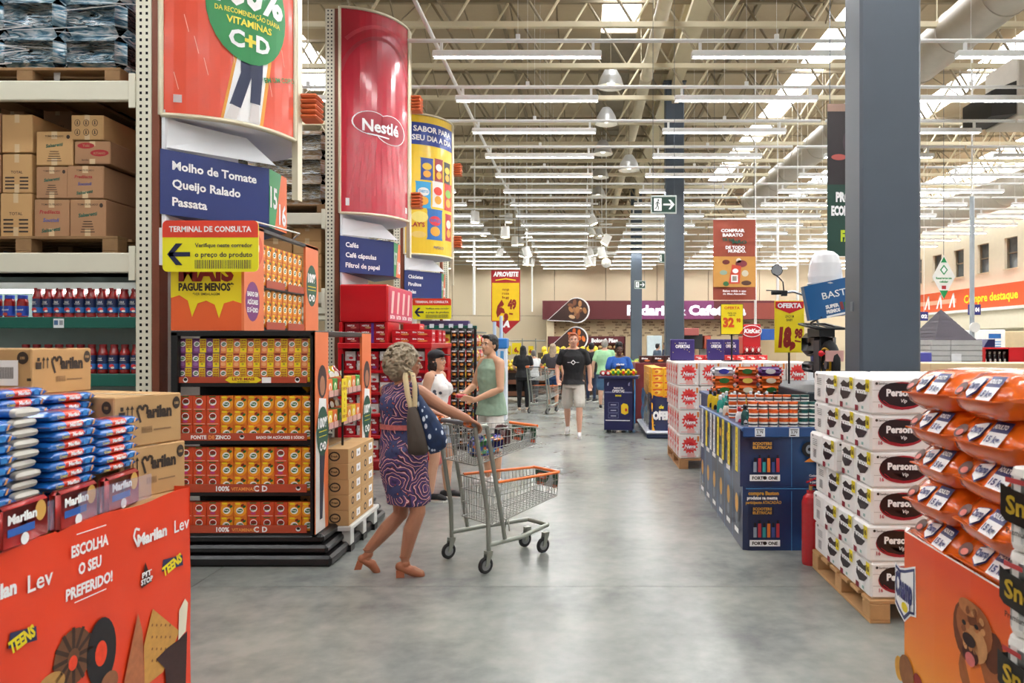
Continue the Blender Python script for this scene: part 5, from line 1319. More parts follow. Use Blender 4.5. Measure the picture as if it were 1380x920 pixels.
def binprint(z, k):
    m.prect(f, .03, z+.05, .27, z+.10, wt, 2); m.ptext(f, 'FORTY  ONE', .15, z+.062, .026, inkm, 3, 'C', w=.2, bold=.04); m.pell(f, .15, z+.075, .016, .014, inkm, 3)
    for q in range(6): m.prect(f, .06+q*.036, z+.12, .085+q*.036, z+.20+.03*(q % 2), mat(('8c98a8','b0303c','2c9a9c','e07a2c','3c4c8c','c0343c')[q], .45), 2)
    for q in range(6): m.prect(f, .065+q*.036, z+.2+.03*(q % 2), .08+q*.036, z+.235+.02*(q % 2), blk, 2)
    m.prect(f, .04, z+.30, .22, z+.36, nv2, 2); m.ptext(f, 'SCOOTERS' if k == 0 else 'SCOOTERS', .13, z+.335, .022, gold, 3, 'C', w=.15, bold=.04); m.ptext(f, 'ELÉTRICAS', .13, z+.305, .022, gold, 3, 'C', w=.15, bold=.04)
binprint(-.015, 0); binprint(.50, 1)
m.ptext(f, 'compre Baston', .14, .44, .03, gold, 2, 'C', w=.24, bold=.04); m.ptext(f, 'produtos na mesma', .13, .405, .026, wt, 2, 'C', w=.24, bold=.04); m.ptext(f, 'participante ATACADÃO', .14, .37, .024, gold, 2, 'C', w=.28, bold=.03)
for zc, s in ((.30, .7), (.80, 1)):
    m.pell(f, .50, zc, .05*s+.01, .06*s, blk, 3, 20); m.pell(f, .50, zc, .028*s, .036*s, mat('8d949c', .4), 4, 16); m.pell(f, .50, zc, .012, .014, blk, 5)
    m.ppoly(f, [(.46,zc-.10*s),(.56,zc-.03),(.62,zc-.1*s)], mat('e08a2c', .4), 2); m.prect(f, .53, zc-.03, .8, zc+.035, mat('3a2c1c', .4), 2)
m.ptext(f, 'PROMOÇÃO', .68, .80, .045, gold, 4, 'C', w=.26, bold=.06); m.ptext(f, 'DA SORTE', .68, .735, .05, yel, 4, 'C', w=.26, bold=.08)
m.prect(f, .56, .655, .75, .70, nv2, 3); m.ptext(f, 'BASTON', .65, .665, .028, wt, 4, 'C', w=.15, bold=.02)
m.ptext(f, 'Cadastre seu cupom', .60, .585, .018, wt, 2, 'C', w=.2); m.ptext(f, 'e participe.', .56, .535, .018, wt, 2, 'C'); m.ptext(f, 'www.promocao.com.br', .6, .56, .018, gold, 2, 'C', w=.2)
m.ptext(f, 'PROMOÇÃO', .68, .32, .04, gold, 4, 'C', w=.24, bold=.06)
for u in (.07, .34): m.prect(f, u, .90, u+.08, .968, mat('e4e8ec', .45, vary=0), 5); m.ptext(f, '3,79', u+.04, .925, .022, inkm, 6, 'C', bold=.02); m.prect(f, u+.01, .952, u+.07, .958, inkm, 6); m.prect(f, u+.01, .907, u+.05, .915, inkm, 6)
m.prect(f, .36, .0, .363, .47, lb, 1); m.prect(f, .36, .5, .363, .9, lb, 1); m.prect(f, 0, .488, W, .492, lb, 3)
m.build('print', bb_, True)
fs = lambda u, v, d=1: V((bx0-.028+.0*u-.0015*d, by0+u, v))
m = MB()
for k in range(6):
    u = .05+k*.34; m.pell(fs, u+.12, .34, .06, .08, gold, 2); m.pell(fs, u+.13, .22, .05, .05, mat('6a7484', .45), 2); m.prect(fs, u+.05, .1, u+.2, .14, wt, 2); m.prect(fs, u+.29, .02, u+.295, .93, lb, 1); m.prect(fs, u+.03, .62, u+.25, .72, mat('5b6a84', .45), 2); m.prect(fs, u+.05, .55, u+.22, .59, wt, 2); m.pell(fs, u+.15, .83, .05, .04, gold, 2)
m.build('print', bb_, True)
for k, (u, c) in enumerate(((.10,'y'),(.42,'y'),(.68,'y'),(.92,'y'),(1.12,'w'),(1.30,'w'),(1.55,'y'),(1.80,'w'))):
    t = thing('hanging_price_strip', '%s price strip on the blue bin, %s from the near corner' % ({'y':'yellow','w':'white'}[c], ORD[k]), 'sign', (bx0-.036, by0+u, .6), 0, 'price strips along the blue bin')
    c_ = yel if c == 'y' else mat('e9ebee', .45)
    MB().prism([(bx0-.036, by0+u, .60), (bx0-.036, by0+u+.09, .60), (bx0-.034, by0+u+.09, .955), (bx0-.034, by0+u, .955)], (-.003,0,0), c_).build('strip', t, True)
    m = MB(); g = lambda a, b, d=1: V((bx0-.038-.0012*d, by0+u+a, .6+b))
    for q in range(6): m.ptext(g, 'OFERTA'[q], .045, .04+q*.05, .03, redp if c == 'y' else inkm, 1, 'C', rot=0)
    m.build('strip_print', t, True)
MB().box(bx0+.02, by0+.02, .86, bx1-.02, by1-.02, .885, mat('2a3450', .6)).build('inner_board', bb_, True)
def tub(c, c2):
    m = MB(); a, b2 = mat(c, .3, coat=.3), mat(c2, .4)
    m.lathe([(.001,0,a),(.036,0,a),(.037,.004,a),(.037,.010,b2),(.037,.048,a),(.037,.058,a),(.039,.058,a),(.039,.068,a),(.001,.069,a)], a, 14); m.lathe([(.0375,.022,mat('22283a',.4)),(.0375,.034,mat('22283a',.4))], b2, 14); return m.mesh()
TU = {'o': tub('e8621c','f0ece4'), 't': tub('0e5a58','e8e8e0'), 'y': tub('e8c818','f4f0d8')}
tn = {'o': 'orange', 't': 'teal', 'y': 'yellow'}
for c, k in enumerate('ooooottyy'):
    for r in range(4):
        put('cream_tub', TU[k], (1.385+c*.081+random.uniform(-.003,.003), 5.97+(.02 if r == 3 and c == 0 else 0), .887+r*.0705 if True else 0), '%s tub, %s from left, %s layer of the front row in the blue bin' % (tn[k], ORD[c], ORD[r]), 'tub', 'tubs in the blue bin')
for c, k in enumerate('ooooooott'):
    for r in range(4):
        put('cream_tub', TU[k], (1.38+c*.082, 6.75, .887+r*.0705+.0), '%s tub, %s from left, %s layer of the second row of tubs' % (tn[k], ORD[c], ORD[r]), 'tub', 'tubs in the blue bin')
def bottle(c, cap, h=.22, lab='e8e8e8'):
    m = MB(); a = mat(c, .2, coat=.5); k = mat(cap, .3)
    m.lathe([(.001,0),(.03,0),(.034,.01),(.034,h*.62),(.026,h*.74),(.013,h*.8)], a, 12, sx=1, sy=.75); m.lathe([(.013,h*.8),(.016,h*.8),(.016,h*.97),(.001,h)], k, 10); m.box(-.006,-.04,h*.93,.006,0,h*.97, k)
    f = front(0, -.0275, 0, .001); m.pell(f, 0, h*.34, .017, .03, mat(lab, .4), 1); m.prect(f, -.014, h*.31, .014, h*.36, mat(cap, .4), 2); return m.mesh()
BT = [bottle('14504e','16181c',.24,'c8ccd0'), bottle('2a9a8a','e8e8e8',.24), bottle('e8dcc8','1f6a5c',.2,'e07030'), bottle('ddb81c','1a1a1a',.26,'202020'), bottle('15181f','2a2e38',.22,'8fb0c0'), bottle('e6e2e4','c22a3a',.2,'d23a5a')]
bn = ['dark teal','sea green','cream','yellow','black','white']
rows = [(6.2, [0,0,0,0,0,0,4,4,4], .0), (6.42, [5,0,0,4,0,0,4,4,4], .02), (7.0, [2,5,2,1,0,4,4,4,4], .05), (7.3, [1,0,2,3,5,4,4,4,4], .08), (7.6, [3,1,1,1,2,1,0,4,4], .1), (7.85, [3,3,1,1,5,1,1,1,0], .12)]
for ri, (y, ks, dz) in enumerate(rows):
    for c, k in enumerate(ks):
        put('plastic_bottle', BT[k], (1.37+c*.085, y, .887), '%s plastic bottle, %s from left in bottle row %s from the front' % (bn[k], ORD[c], ORD[ri]), 'bottle', 'plastic bottles in the blue bin')
# wet wipes and refill packs lying behind
wp = [('e8691c','2c6a2c'),('e8691c','f4e0c0'),('d84a2c','f0d060'),('f0eef4','3a3a9c'),('6a3a8c','f2f2f2')]
def softpack(c, c2, w, h, d, s=''):
    m = MB(); m.cbox(-w/2,-d/2,0,w/2,d/2,h, mat(c,.3,coat=.4), h*.3, True); f = front(0,-d/2-.001,0,.001); m.pell(f, 0, h*.5, w*.22, h*.3, mat(c2,.4), 1)
    if s: m.ptext(f, s, -w*.1, h*.35, h*.4, mat('20308c', .4), 2, 'C', w=w*.4, bold=.06)
    return m.mesh()
SP = [softpack(a, b2, .26, .1, .16) for a, b2 in wp]
bd = thing('refill_table', 'low table behind the blue bin holding orange refill packs', 'table', (1.8, 8.5, 0))
MB().box(1.44, 8.2, 0, 2.14, 8.9, 1.03, mat('24345c', .5)).build('table_body', bd, True); MB().cbox(1.42, 8.18, 1.03, 2.16, 8.92, 1.06, mat('3a4a70', .5), .004).build('table_top', bd, True)
MB().box(2.18, 7.9, 0, 2.20, 8.92, .9, mat('24345c', .5))
q = 0
for r in range(3):
    for c in range(3):
        k = [[0,1,0],[0,2,1],[3,0,4]][r][c]
        o = put('refill_pack', SP[k], (1.60+c*.262-(.0 if r < 2 else 0), 8.35+.02*r, 1.061+r*.102), '%s refill pack, %s from left in the %s layer' % (['green-dotted orange','cream-dotted orange','scarlet','white','purple'][k], ORD[c], ROW3[r]), 'refill pack', 'refill packs behind the blue bin')
# ================================================================ NEVE STACK
n0, ny = 1.27, 9.6
pallet(n0-.0, ny, n0+2.0, ny+1.3, 0, 'wooden pallet under the red and white toilet paper stack', mat('a87a50', .8, vary=.2, scale=12), .13)
nr = mat('f3ece8', .35, vary=.03); nred = mat('ee4a44', .35, vary=.04); ndk = mat('dc2c34', .35)
def neve():
    w, d, h = .275, .25, .312; m = MB(); m.cbox(-w/2,-d/2,0,w/2,d/2,h, nr, .014)
    for f, W in ((front(-w/2, -d/2-.0015, 0, .0012), w), (lside(-w/2-.0015, d/2, 0, .0012), d)):
        pts = []
        for k in range(28): a = 2*math.pi*k/28; r_ = 1 if k % 2 else .72; pts.append((W*.5+W*.40*r_*math.cos(a), h*.56+h*.38*r_*math.sin(a)))
        m.ppoly(f, pts, nred, 1); m.pell(f, W*.5, h*.52, W*.22, h*.18, ndk, 2); m.ptext(f, 'Neve', W*.5, h*.44, h*.17, wt, 3, 'C', w=W*.52, bold=.04, sh=.2); m.prect(f, W*.08, .03, W*.92, h*.12, mat('f4a49c', .4), .8); m.prect(f, W*.38, h*.06, W*.72, h*.24, mat('f2b8b0', .4), 2); m.pell(f, W*.85, h*.12, .015, .018, wt, 2); m.prect(f, W*.84, h*.72, W*.93, h*.94, mat('e88a3c', .4), 2); m.prect(f, W*.3, h*.4, W*.7, h*.41, wt, 3)
    return m.mesh()
NV = neve()
for r in range(4):
    for c in range(6):
        for q in range(5):
            if c > 0 and q > 0 and r < 3: continue
            if c > 4 and q > 1: continue
            put('toilet_paper_bale', NV, (n0+.14+c*.283+(.0,.0,-.01,-.02)[r], ny+.14+q*.256, .131+r*.3135), 'red and white toilet paper bale: layer %s up, %s across, %s back' % (ORD[r], ORD[c], ORD[q]), 'toilet paper pack', 'red and white toilet paper bales', random.uniform(-.02,.02))
# purple cards and small red boxes on top
for k, (px, py) in enumerate(((920, 466), (965, 466), (985, 464))):
    Y = 10.25+.22*k; w = .33 if k == 0 else .24; x = wx(px, Y); t = thing('purple_card', 'purple offer card, %s of three above the red and white bales' % ORD[k], 'sign', (x, Y, 1.388), 0, 'purple offer cards')
    MB().cbox(x-w/2, Y, 1.388, x+w/2, Y+.1, wz(457, Y), mat('33226a', .45), .01).build('card', t, True); m = MB(); f = front(x, Y-.001, wz(457, Y)-.13, .002); m.ptext(f, 'OFERTAS', 0, .01, .045, wt, 1, 'C', w=w*.6, bold=.04); m.ptext(f, 'festival de', 0, .07, .02, wt, 1, 'C'); 
    for q in range(8): m.pell(f, -w*.4+w*.8*(q*.37 % 1), -.05+.15*(q*.61 % 1), .006, .006, mat('e0d060', .5), 1, 6)
    m.build('print', t, True)
RB = choc(.14,.07,.1,'d22a2c','f4e8dc','Neve')
for c in range(9):
    put('small_red_box', RB, (n0+.1+c*.15, ny+.95, 1.387 if c < 9 else 1.387), 'small red box lying on the white bales, %s from left' % ORD[c], 'box', 'small red boxes on the bales')
# pole signs
def offer(px0, px1, py0, py1, Y, kind, lab, base):
    x0, x1, z1, z0 = wx(px0, Y), wx(px1, Y), wz(py0, Y), wz(py1, Y); w, h = x1-x0, z1-z0
    t = thing('offer_sign', lab, 'sign', ((x0+x1)/2, Y, base), 0, 'yellow offer signs on poles')
    MB().tube(((x0+x1)/2, Y+.02, base), ((x0+x1)/2, Y+.02, z0+.02), .012, n=6, m=blk).box((x0+x1)/2-.12, Y-.08, base, (x0+x1)/2+.12, Y+.12, base+.012, blk).build('stand', t, True)
    MB().cbox(x0-.008, Y+.002, z0-.008, x1+.008, Y+.015, z1+.008, mat('2a2a1c', .5) if kind == 0 else yel, .002).build('frame', t, True)
    f = front(x0, Y+.001, z0, .002); m = MB(); m.prect(f, 0, 0, w, h, yel, 1); hand = mat('8c1c14', .5, vary=0); orr = mat('d8501c', .5, vary=0)
    if kind == 0:
        m.ptext(f, 'OFERTA', w/2, h*.84, h*.09, orr, 2, 'C', w=w*.72, bold=.03); m.ptext(f, 'PAPEL HIG', w/2, h*.68, h*.05, inkm, 2, 'C', w=w*.4); m.ptext(f, 'NEVE', w/2, h*.61, h*.05, inkm, 2, 'C', w=w*.3); m.ptext(f, '32', w*.34, h*.25, h*.3, orr, 2, 'C', w=w*.52, bold=.06); m.ptext(f, '98', w*.8, h*.4, h*.13, orr, 2, 'C', w=w*.2, bold=.05); m.ppoly(f, [(w*.82,0),(w,0),(w,h*.15)], orr, 2)
    else:
        m.ppoly(f, [(0,h*.87),(0,h),(w,h),(w,h*.87),(w*.5,h*.76)], mat('cc1c24', .4), 2); m.ptext(f, 'OFERTA', w/2, h*.875, h*.09, wt, 3, 'C', w=w*.86, bold=.05); m.ptext(f, 'LENÇO UM', w*.5, h*.68, h*.05, inkm, 2, 'C', w=w*.3); m.ptext(f, 'BABY', w*.5, h*.61, h*.05, inkm, 2, 'C', w=w*.22); m.ptext(f, '18', w*.32, h*.12, h*.36, hand, 2, 'C', w=w*.44, bold=.08, sh=.08); m.ptext(f, ',', w*.6, h*.12, h*.3, hand, 2, 'C', bold=.08); m.ptext(f, '98', w*.8, h*.28, h*.18, hand, 2, 'C', w=w*.28, bold=.06, sh=.1); m.pline(f, [(w*.68,h*.22),(w*.9,h*.2)], h*.03, hand, 2)
    m.build('print', t, True)
offer(972, 1001, 410, 450, 10.0, 0, 'yellow offer sign on a thin pole priced 32,98', 1.385)
offer(1045, 1083, 406, 474, 8.62, 1, 'yellow offer sign with a red peak priced 18,98', 1.06)
# ================================================================ YELLOW PACK PALLET WRAPPED IN BLUE
yp = thing('blue_wrapped_pallet', 'pallet of yellow boxes half wrapped in dark blue printed film', 'pallet load', (1.5, 13.4, 0))
bw = mat('1a2450', .25, vary=.15, coat=.6, bump=.6, scale=6)
MB().cbox(1.12, 12.6, 0, 2.1, 14.6, .08, mat('23304e', .5), .02).build('base', yp, True); MB().cbox(1.10, 12.57, .08, 2.12, 14.62, .13, mat('c8cdd6', .4), .02).build('base_rim', yp, True)
m = MB(); n = 20; vs = []
for j in range(5):
    z = .13+.6*j/4
    for i in range(n+1):
        s = i/n*3.0; x, y = (1.19, 14.5-s) if s < 1.85 else (1.19+(s-1.85), 12.65)
        d_ = .015*math.sin(s*12+j*2)+.012*math.sin(s*31+j); vs.append((x-d_ if s < 1.85 else x, y if s < 1.85 else y-d_, z+(.04*math.sin(s*5) if j == 4 else 0)))
m.add(vs, [(j*(n+1)+i, j*(n+1)+i+1, (j+1)*(n+1)+i+1, (j+1)*(n+1)+i) for j in range(4) for i in range(n)], bw, True); m.build('film_skirt', yp, True)
m = MB(); f = front(1.2, 12.62, .13, .003); m.ptext(f, 'de', .12, .38, .06, yel, 1, bold=.05, sh=.2); m.ptext(f, 'OFERTAS', .02, .2, .13, wt, 1, w=.5, bold=.08)
for k in range(6): m.pell(f, .05+k*.09, .1+.4*(k*.61 % 1), .008, .008, yel, 1, 6)
m.build('print', yp, True)
YB = MB().cbox(-.1,-.14,0,.1,.14,.118, mat('e8a818', .4, vary=.12), .004); f = front(-.1,-.14,0,.001); YB.pell(f, .1, .06, .05, .035, mat('f4d060', .4), 1); YB.pell(f, .08, .05, .03, .02, mat('c86420', .5), 2); YB.prect(f, .02, .09, .18, .11, mat('d03020', .5), 1); YB = YB.mesh()
for r in range(9):
    for c in range(4):
        put('yellow_box', YB, (1.31+c*.203+random.uniform(-.006,.006), 12.82, .131+r*.119), 'yellow box at the front of the film-wrapped pallet, %s from left, layer %s up' % (ORD[c], ORD[r]), 'box', 'yellow boxes on the wrapped pallet')
    for q in range(4):
        if r > 3: put('yellow_box', YB, (1.305, 13.15+q*.3+.03, .131+r*.119), 'yellow box along the walkway side of the wrapped pallet, %s back, layer %s' % (ORD[q], ORD[r]), 'box', 'yellow boxes on the wrapped pallet', R(-90) if False else 0)
for c in range(4):
    put('dark_gift_box', choc(.26,.14,.2,'3a1418','c86a2c','Bis') if c == 0 else bpy.data.objects['dark_gift_box'].data, (1.32+c*.27, 15.2, 1.22), 'dark red gift box on the pile behind the yellow boxes, %s from left' % ORD[c], 'box', 'dark gift boxes')
tag(MB().cbox(1.1, 15.0, 0, 2.4, 15.9, 1.218, mat('6a1a1e', .5), .01).build('gift_stand'), 'dark red stand block carrying the dark gift boxes', 'stand')
# navy demonstration counter with printed front
ct = thing('demo_counter', 'navy demonstration counter with printed front, staffed by a woman', 'counter', (.70, 13.55, 0), R(-9))
m = MB(); m.cbox(-.26,-.17,.05,.26,.17,.98, mat('1d2052', .4), .008); m.build('cabinet', ct)
MB().cbox(-.36,-.26,.98,.36,.26,1.03, mat('191c48', .4), .006).build('counter_top', ct)
for x in (-.22, .18):
    for y in (-.14, .10): MB().box(x, y, 0, x+.05, y+.05, .05, blk).build('foot', ct)
f = front(-.26, -.172, 0, .002); m = MB(); m.ptext(f, 'festival de', .26, .80, .03, wt, 1, 'C', bold=.03); m.ptext(f, 'OFERTAS', .26, .73, .055, wt, 1, 'C', w=.22, bold=.03); m.ptext(f, 'BONS', .26, .66, .03, yel, 1, 'C', bold=.05)
m.ppoly(f, [(.31,.36),(.31,.5),(.35,.54),(.42,.52),(.44,.48),(.44,.36),(.38,.33)], mat('f0cc24', .4), 1); m.pell(f, .40, .42, .02, .03, mat('c83018', .5), 2)
for u, v in ((.06,.9),(.44,.9)): m.ppoly(f, [(u,v),(u+.03,v+.02),(u+.02,v-.05),(u-.005,v-.04)], mat('9aa0c8', .4), 1)
for u in (.07, .42): m.ptext(f, '*****', u+.02, .70, .05, mat('9aa0c8', .4), 1, 'C'); 
for k in range(3): m.pline(f, [(.08,.55-k*.1),(.26,.55-k*.1),(.26,.47-k*.1),(.08,.47-k*.1),(.08,.55-k*.1)], .004, mat('9aa0c8', .4), 1); m.prect(f, .12, .5-k*.1, .22, .515-k*.1, mat('c8cce0', .4), 1)
m.prect(f, .03, .22, .47, .235, wt, 1); m.build('print', ct)
CB = [softpack('ecd818','3a8a2c',.12,.12,.1), softpack('f0dc1c','d83a1c',.12,.12,.1), softpack('cc2430','f0f0e8',.12,.09,.1)]
for k in range(7):
    i = [2,2,0,0,1,0,1][k]
    put('sample_pack', CB[i], (.40+k*.092, 13.48+.02*(k % 2), 1.031), '%s sample pack on the navy counter, %s from left' % (['yellow and green','yellow and red','red'][i], ORD[k]), 'pack', 'sample packs on the navy counter')
tag(MB().cbox(1.0, 14.9, 0, 1.09, 16.5, 1.1, mat('4a9ad0', .4), .01).build('blue_stand'), 'light blue product stand glimpsed behind the navy counter', 'stand')
# ================================================================ RED CHOCOLATE STAND, SCOOTER ON ITS PLATFORM
ks = thing('chocolate_stand', 'tall red stand topped by an oval white chocolate bar sign', 'stand', (3.1, 14.2, 0))
x0, x1 = wx(1001,14), wx(1025,14)
MB().cbox(x0, 14.0, 0, x1, 14.4, wz(453,14), red, .01).build('cabinet', ks, True); MB().cbox(x0-.02, 13.98, wz(480,14), x1+.02, 14.42, wz(476,14), mat('5a0c10', .5), .004).build('shelf', ks, True)
m = MB(); f = front((x0+x1)/2, 13.99, wz(446,14), .004); m.pell(f, 0, 0, .19, .115, wt, 1, 24); m.pell(f, 0, 0, .175, .1, red, 2, 24); m.ptext(f, 'KitKat', 0, -.035, .08, wt, 3, 'C', w=.3, bold=.05, sh=.15); m.build('sign_print', ks, True)
MB().cbox((x0+x1)/2-.17, 14.0, wz(453,14), (x0+x1)/2+.17, 14.03, wz(437,14), red, .01).build('topper', ks, True)
for k in range(3):
    for c in range(3): put('chocolate_bag', softpack('b01420','f0e8e0',.09,.13,.05) if k+c == 0 else bpy.data.objects['chocolate_bag'].data, (x0+.06+c*.11, 13.94, wz(476,14)-.0+.002 if k == 0 else wz(476,14)-.13*k-.02), 'red chocolate bag on the tall red stand, %s from left, row %s down' % (ORD[c], ORD[k]), 'bag', 'chocolate bags on the tall red stand')
pf = thing('display_platform', 'dark platform carrying the electric scooter beyond the column', 'platform', (2.75, 7.9, 0))
MB().cbox(2.2, 7.2, 0, 3.4, 9.4, 1.16, mat('2a3138', .5), .01).build('platform_body', pf, True)
s_ = thing('electric_scooter', 'electric scooter with a white top case and blue panel, parked on the platform', 'scooter', (2.52, 7.9, 1.162))
yr = mat('e8b81c', .35); tyre = mat('16171a', .7)
def wheel(cx, cy, cz, r, name='wheel'):
    m = MB(); ring = lambda rr, x: [(x, cy+rr*math.cos(a), cz+rr*math.sin(a)) for a in [2*math.pi*i/24 for i in range(24)]]
    m.path(ring(r-.045, cx), .045, 8, tyre, closed=True); w_ = m.build(name, s_, True)
    m = MB(); m.path(ring(r-.085, cx-.045), .012, 6, yr, closed=True); m.path(ring(r-.085, cx+.045), .012, 6, yr, closed=True); m.tube((cx-.04,cy,cz), (cx+.04,cy,cz), .05, n=12, m=mat('70757c', .4, .6))
    for k in range(8): a = k*math.pi/4; m.tube((cx, cy, cz), (cx, cy+(r-.08)*math.cos(a), cz+(r-.08)*math.sin(a)), .012, n=5, m=yr)
    m.build('rim', w_, True)
    return w_
wheel(2.55, 7.62, 1.415, .25); wheel(2.95, 8.9, 1.415, .25)
bs = mat('18191d', .5)
MB().cbox(2.45, 7.75, 1.5, 2.68, 8.3, 1.74, bs, .05, True).build('body', s_, True)
MB().path([(2.38,7.5,1.78),(2.38,8.1,1.84),(2.66,8.1,1.84),(2.66,7.5,1.78)], .014, 6, mat('1a1b1e',.5), closed=True).tube((2.47,7.5,1.78),(2.47,8.1,1.84),.01,n=6,m=mat('1a1b1e',.5)).tube((2.57,7.5,1.78),(2.57,8.1,1.84),.01,n=6,m=mat('1a1b1e',.5)).box(2.44,7.6,1.7,2.6,8.0,1.79,mat('1a1b1e',.5)).build('rear_rack', s_, True)
MB().cbox(2.58, 8.25, 1.30, 2.82, 8.7, 1.42, bs, .03, True).build('footboard', s_, True)
MB().box(2.38, 7.42, 1.28, 2.40, 7.6, 1.66, bs).box(2.44, 7.40, 1.45, 2.62, 7.42, 1.56, mat('d8a8a0', .4)).build('number_plate', s_, True)
MB().lathe([(.001,0),(.035,0),(.035,.02),(.001,.02)], mat('c01824', .2, coat=.6), 12, (2.40, 7.40, 1.52)).ball((2.40,7.42,1.53), .03, mat('c01824', .2, em=.3), 10, 6).build('tail_lamp', s_, True)
MB().path([(2.43,7.5,1.9),(2.42,7.8,1.85),(2.48,8.0,1.84),(2.6,8.3,1.8)], .012, 6, bs).path([(2.44,7.6,1.55),(2.44,7.9,1.5),(2.5,8.2,1.5),(2.7,8.6,1.5)], .012, 6, bs).build('frame_tubes', s_, True)
# blue printed box panel and white rounded case
bl2 = mat('1c5c94', .3, vary=.25, scale=1.5, coat=.5)
bx = [(wx(1083,7.5),wz(386,7.5)),(wx(1092,7.5),wz(432,7.5)),(wx(1165,7.5),wz(420,7.5)),(wx(1165,7.5),wz(368,7.5))]
cp = MB().prism([V((x, 7.5, z)) for x, z in bx], (0,.1,0), bl2).build('blue_panel', s_, True)
m = MB(); ux = V((bx[3][0]-bx[0][0],0,bx[3][1]-bx[0][1])).normalized(); f = pmap((bx[0][0], 7.498, bx[0][1]), ux, (-ux.z,0,ux.x), .002)
m.ptext(f, 'BASTON', .16, -.17, .07, wt, 1, w=.42, bold=.01); m.ptext(f, 'SUPER', .17, -.27, .035, wt, 1, bold=.06); m.ptext(f, 'PREMIOS', .17, -.32, .035, wt, 1, w=.14, bold=.06)
for k in range(5): m.prect(f, .32+k*.04, -.31, .35+k*.04, -.23-.01*(k % 2), mat(('8a3a3a','3a7a3c','c0c4c8','2a8a9a','b05a2c')[k], .4), 1)
m.prect(f, .16, -.36, .5, -.34, wt, 1); m.build('panel_print', cp, True)
m = MB(); m.lathe([(.001,-.02),(.15,-.02),(.17,.02),(.175,.1),(.16,.24),(.135,.32),(.09,.36),(.03,.375),(.001,.377)], mat('f2f3f5', .2, coat=.6, vary=.02), 24, (2.52, 7.66, wz(386,7.6)), sy=.9); m.build('top_case', s_, True)
MB().lathe([(.178,.02),(.182,.03),(.178,.04)], mat('c9cdd2', .4), 24, (2.52, 7.66, wz(386,7.6)), sy=.9).build('case_rim', s_, True)
hx = 2.2; hz = wz(394, 8.3)
MB().path([(2.75,8.75,1.5),(2.72,8.5,1.85),(2.58,8.35,hz-.12),(2.50,8.3,hz-.03),(2.38,8.3,hz+.01),(2.26,8.3,hz)], .016, 8, mat('c4c8cc', .25, .9)).build('handlebar', s_, True)
MB().tube((2.28,8.3,hz), (2.13,8.3,hz-.005), .022, n=8, m=bs).box(2.24,8.27,hz-.04,2.30,8.32,hz+.02,bs).tube((2.28,8.27,hz+.015),(2.06,8.25,hz+.02),.007,n=5,m=bs).build('grip', s_, True)
MB().path([(2.27,8.3,hz),(2.26,8.3,hz+.12),(2.2,8.3,hz+.18),(2.15,8.3,hz+.21)], .008, 6, bs).build('mirror_stem', s_, True)
mm_ = MB(); mm_.tube((wx(1047,8.3),8.3,wz(364,8.3)), (wx(1047,8.3),8.325,wz(364,8.3)), .066, .058, 20, bs); mm_.tube((wx(1047,8.3),8.299,wz(364,8.3)), (wx(1047,8.3),8.297,wz(364,8.3)), .058, n=20, m=mat('8a8d90', .3)); mm_.build('mirror', s_, True)  # mirror face is flat grey, its reflection put into the colour
# ================================================================ BACK OF THE HALL: bakery
YB_ = 40.0
mar = mat('5e1c22', .5, vary=.05); mar2 = mat('8a3a2c', .5, vary=.05); bei = mat('d3bd97', .7, vary=.05)
bk = thing('bakery_fascia', 'long maroon bakery fascia lettered Padaria and Cafeteria on the back wall', 'sign', (4, YB_, 2.85))
MB().box(wx(731,YB_), YB_, wz(430,YB_), wx(1080,YB_), BACK-.05, wz(405,YB_), mar).build('fascia_board', bk, True)
f = front(0, YB_-.01, 0, .01); m = MB(); m.ptext(f, 'Padaria & Cafeteria', wx(845,YB_), wz(424,YB_), .52, mat('f4f2fa', .5, em=.6, vary=0), 1, w=6.4, bold=.05)
m.prect(f, wx(852,YB_), wz(430,YB_), wx(962,YB_), wz(405,YB_), mat('7a3566', .5), .5); m.prect(f, wx(985,YB_), wz(430,YB_), wx(1078,YB_), wz(408,YB_), mar2, .5)
m.build('lettering', bk, True)
bwall = thing('bakery_wall', 'beige bakery wall printed with lines of small bread words', 'wall panel', (4, 41, 0))
MB().box(wx(740,40.6), 40.9, 0, wx(1075,40.6), 41.4, 2.86, bei).build('panel', bwall, True)
m = MB(); f = front(0, 40.89, 0, .008); rr = random.Random(5); words = ['pães', 'bolos', 'torta', 'sonho', 'croissant', 'café', 'salgados', 'doces', 'broa', 'pizza']; wk = mat('6b4a34', .6, vary=0)
for r in range(6):
    x = wx(742,41)
    while x < wx(1070,41): s = rr.choice(words); h = rr.uniform(.07,.12); m.ptext(f, s, x, 1.95+r*.145, h, wk, 1, bold=.03, sh=rr.choice((0,.2))); x += len(s)*h*.75+rr.uniform(.1,.5)
m.build('print', bwall, True)
for x in (-1.75, ): tag(MB().cbox(x-.12, 40.2, 0, x+.28, 40.8, 2.84, mat('e2d2b0', .6), .02).build('bakery_pier'), 'cream pier at the left end of the bakery', 'pier')
bf = thing('bakery_shelf', 'bakery shelf under a maroon board reading Bolos & Pães', 'shelf', (.5, 38, 0))
xa, xb = wx(738,38), wx(843,38)
MB().box(xa, 38.0, wz(463,38), xb, 38.3, wz(453,38), mar).build('sign_board', bf, True)
MB().ptext(front(0,37.99,0,.01), 'Bolos & Pães', wx(797,38), wz(461,38), .2, wt, 1, w=1.35, bold=.06).build('lettering', bf, True)
MB().box(xa, 38.5, 0, xb, 38.6, wz(463,38), mat('6a3f28', .7)).build('back_panel', bf, True)
for z in (.6, .95, 1.3): MB().box(xa, 38.0, z-.04, xb, 38.5, z, mat('7a4a2c', .6)).build('shelf', bf, True)
for x in (xa, (xa+xb)/2, xb-.06): MB().box(x, 38.0, 0, x+.06, 38.5, wz(453,38), mat('4c1a1c', .6)).build('divider', bf, True)
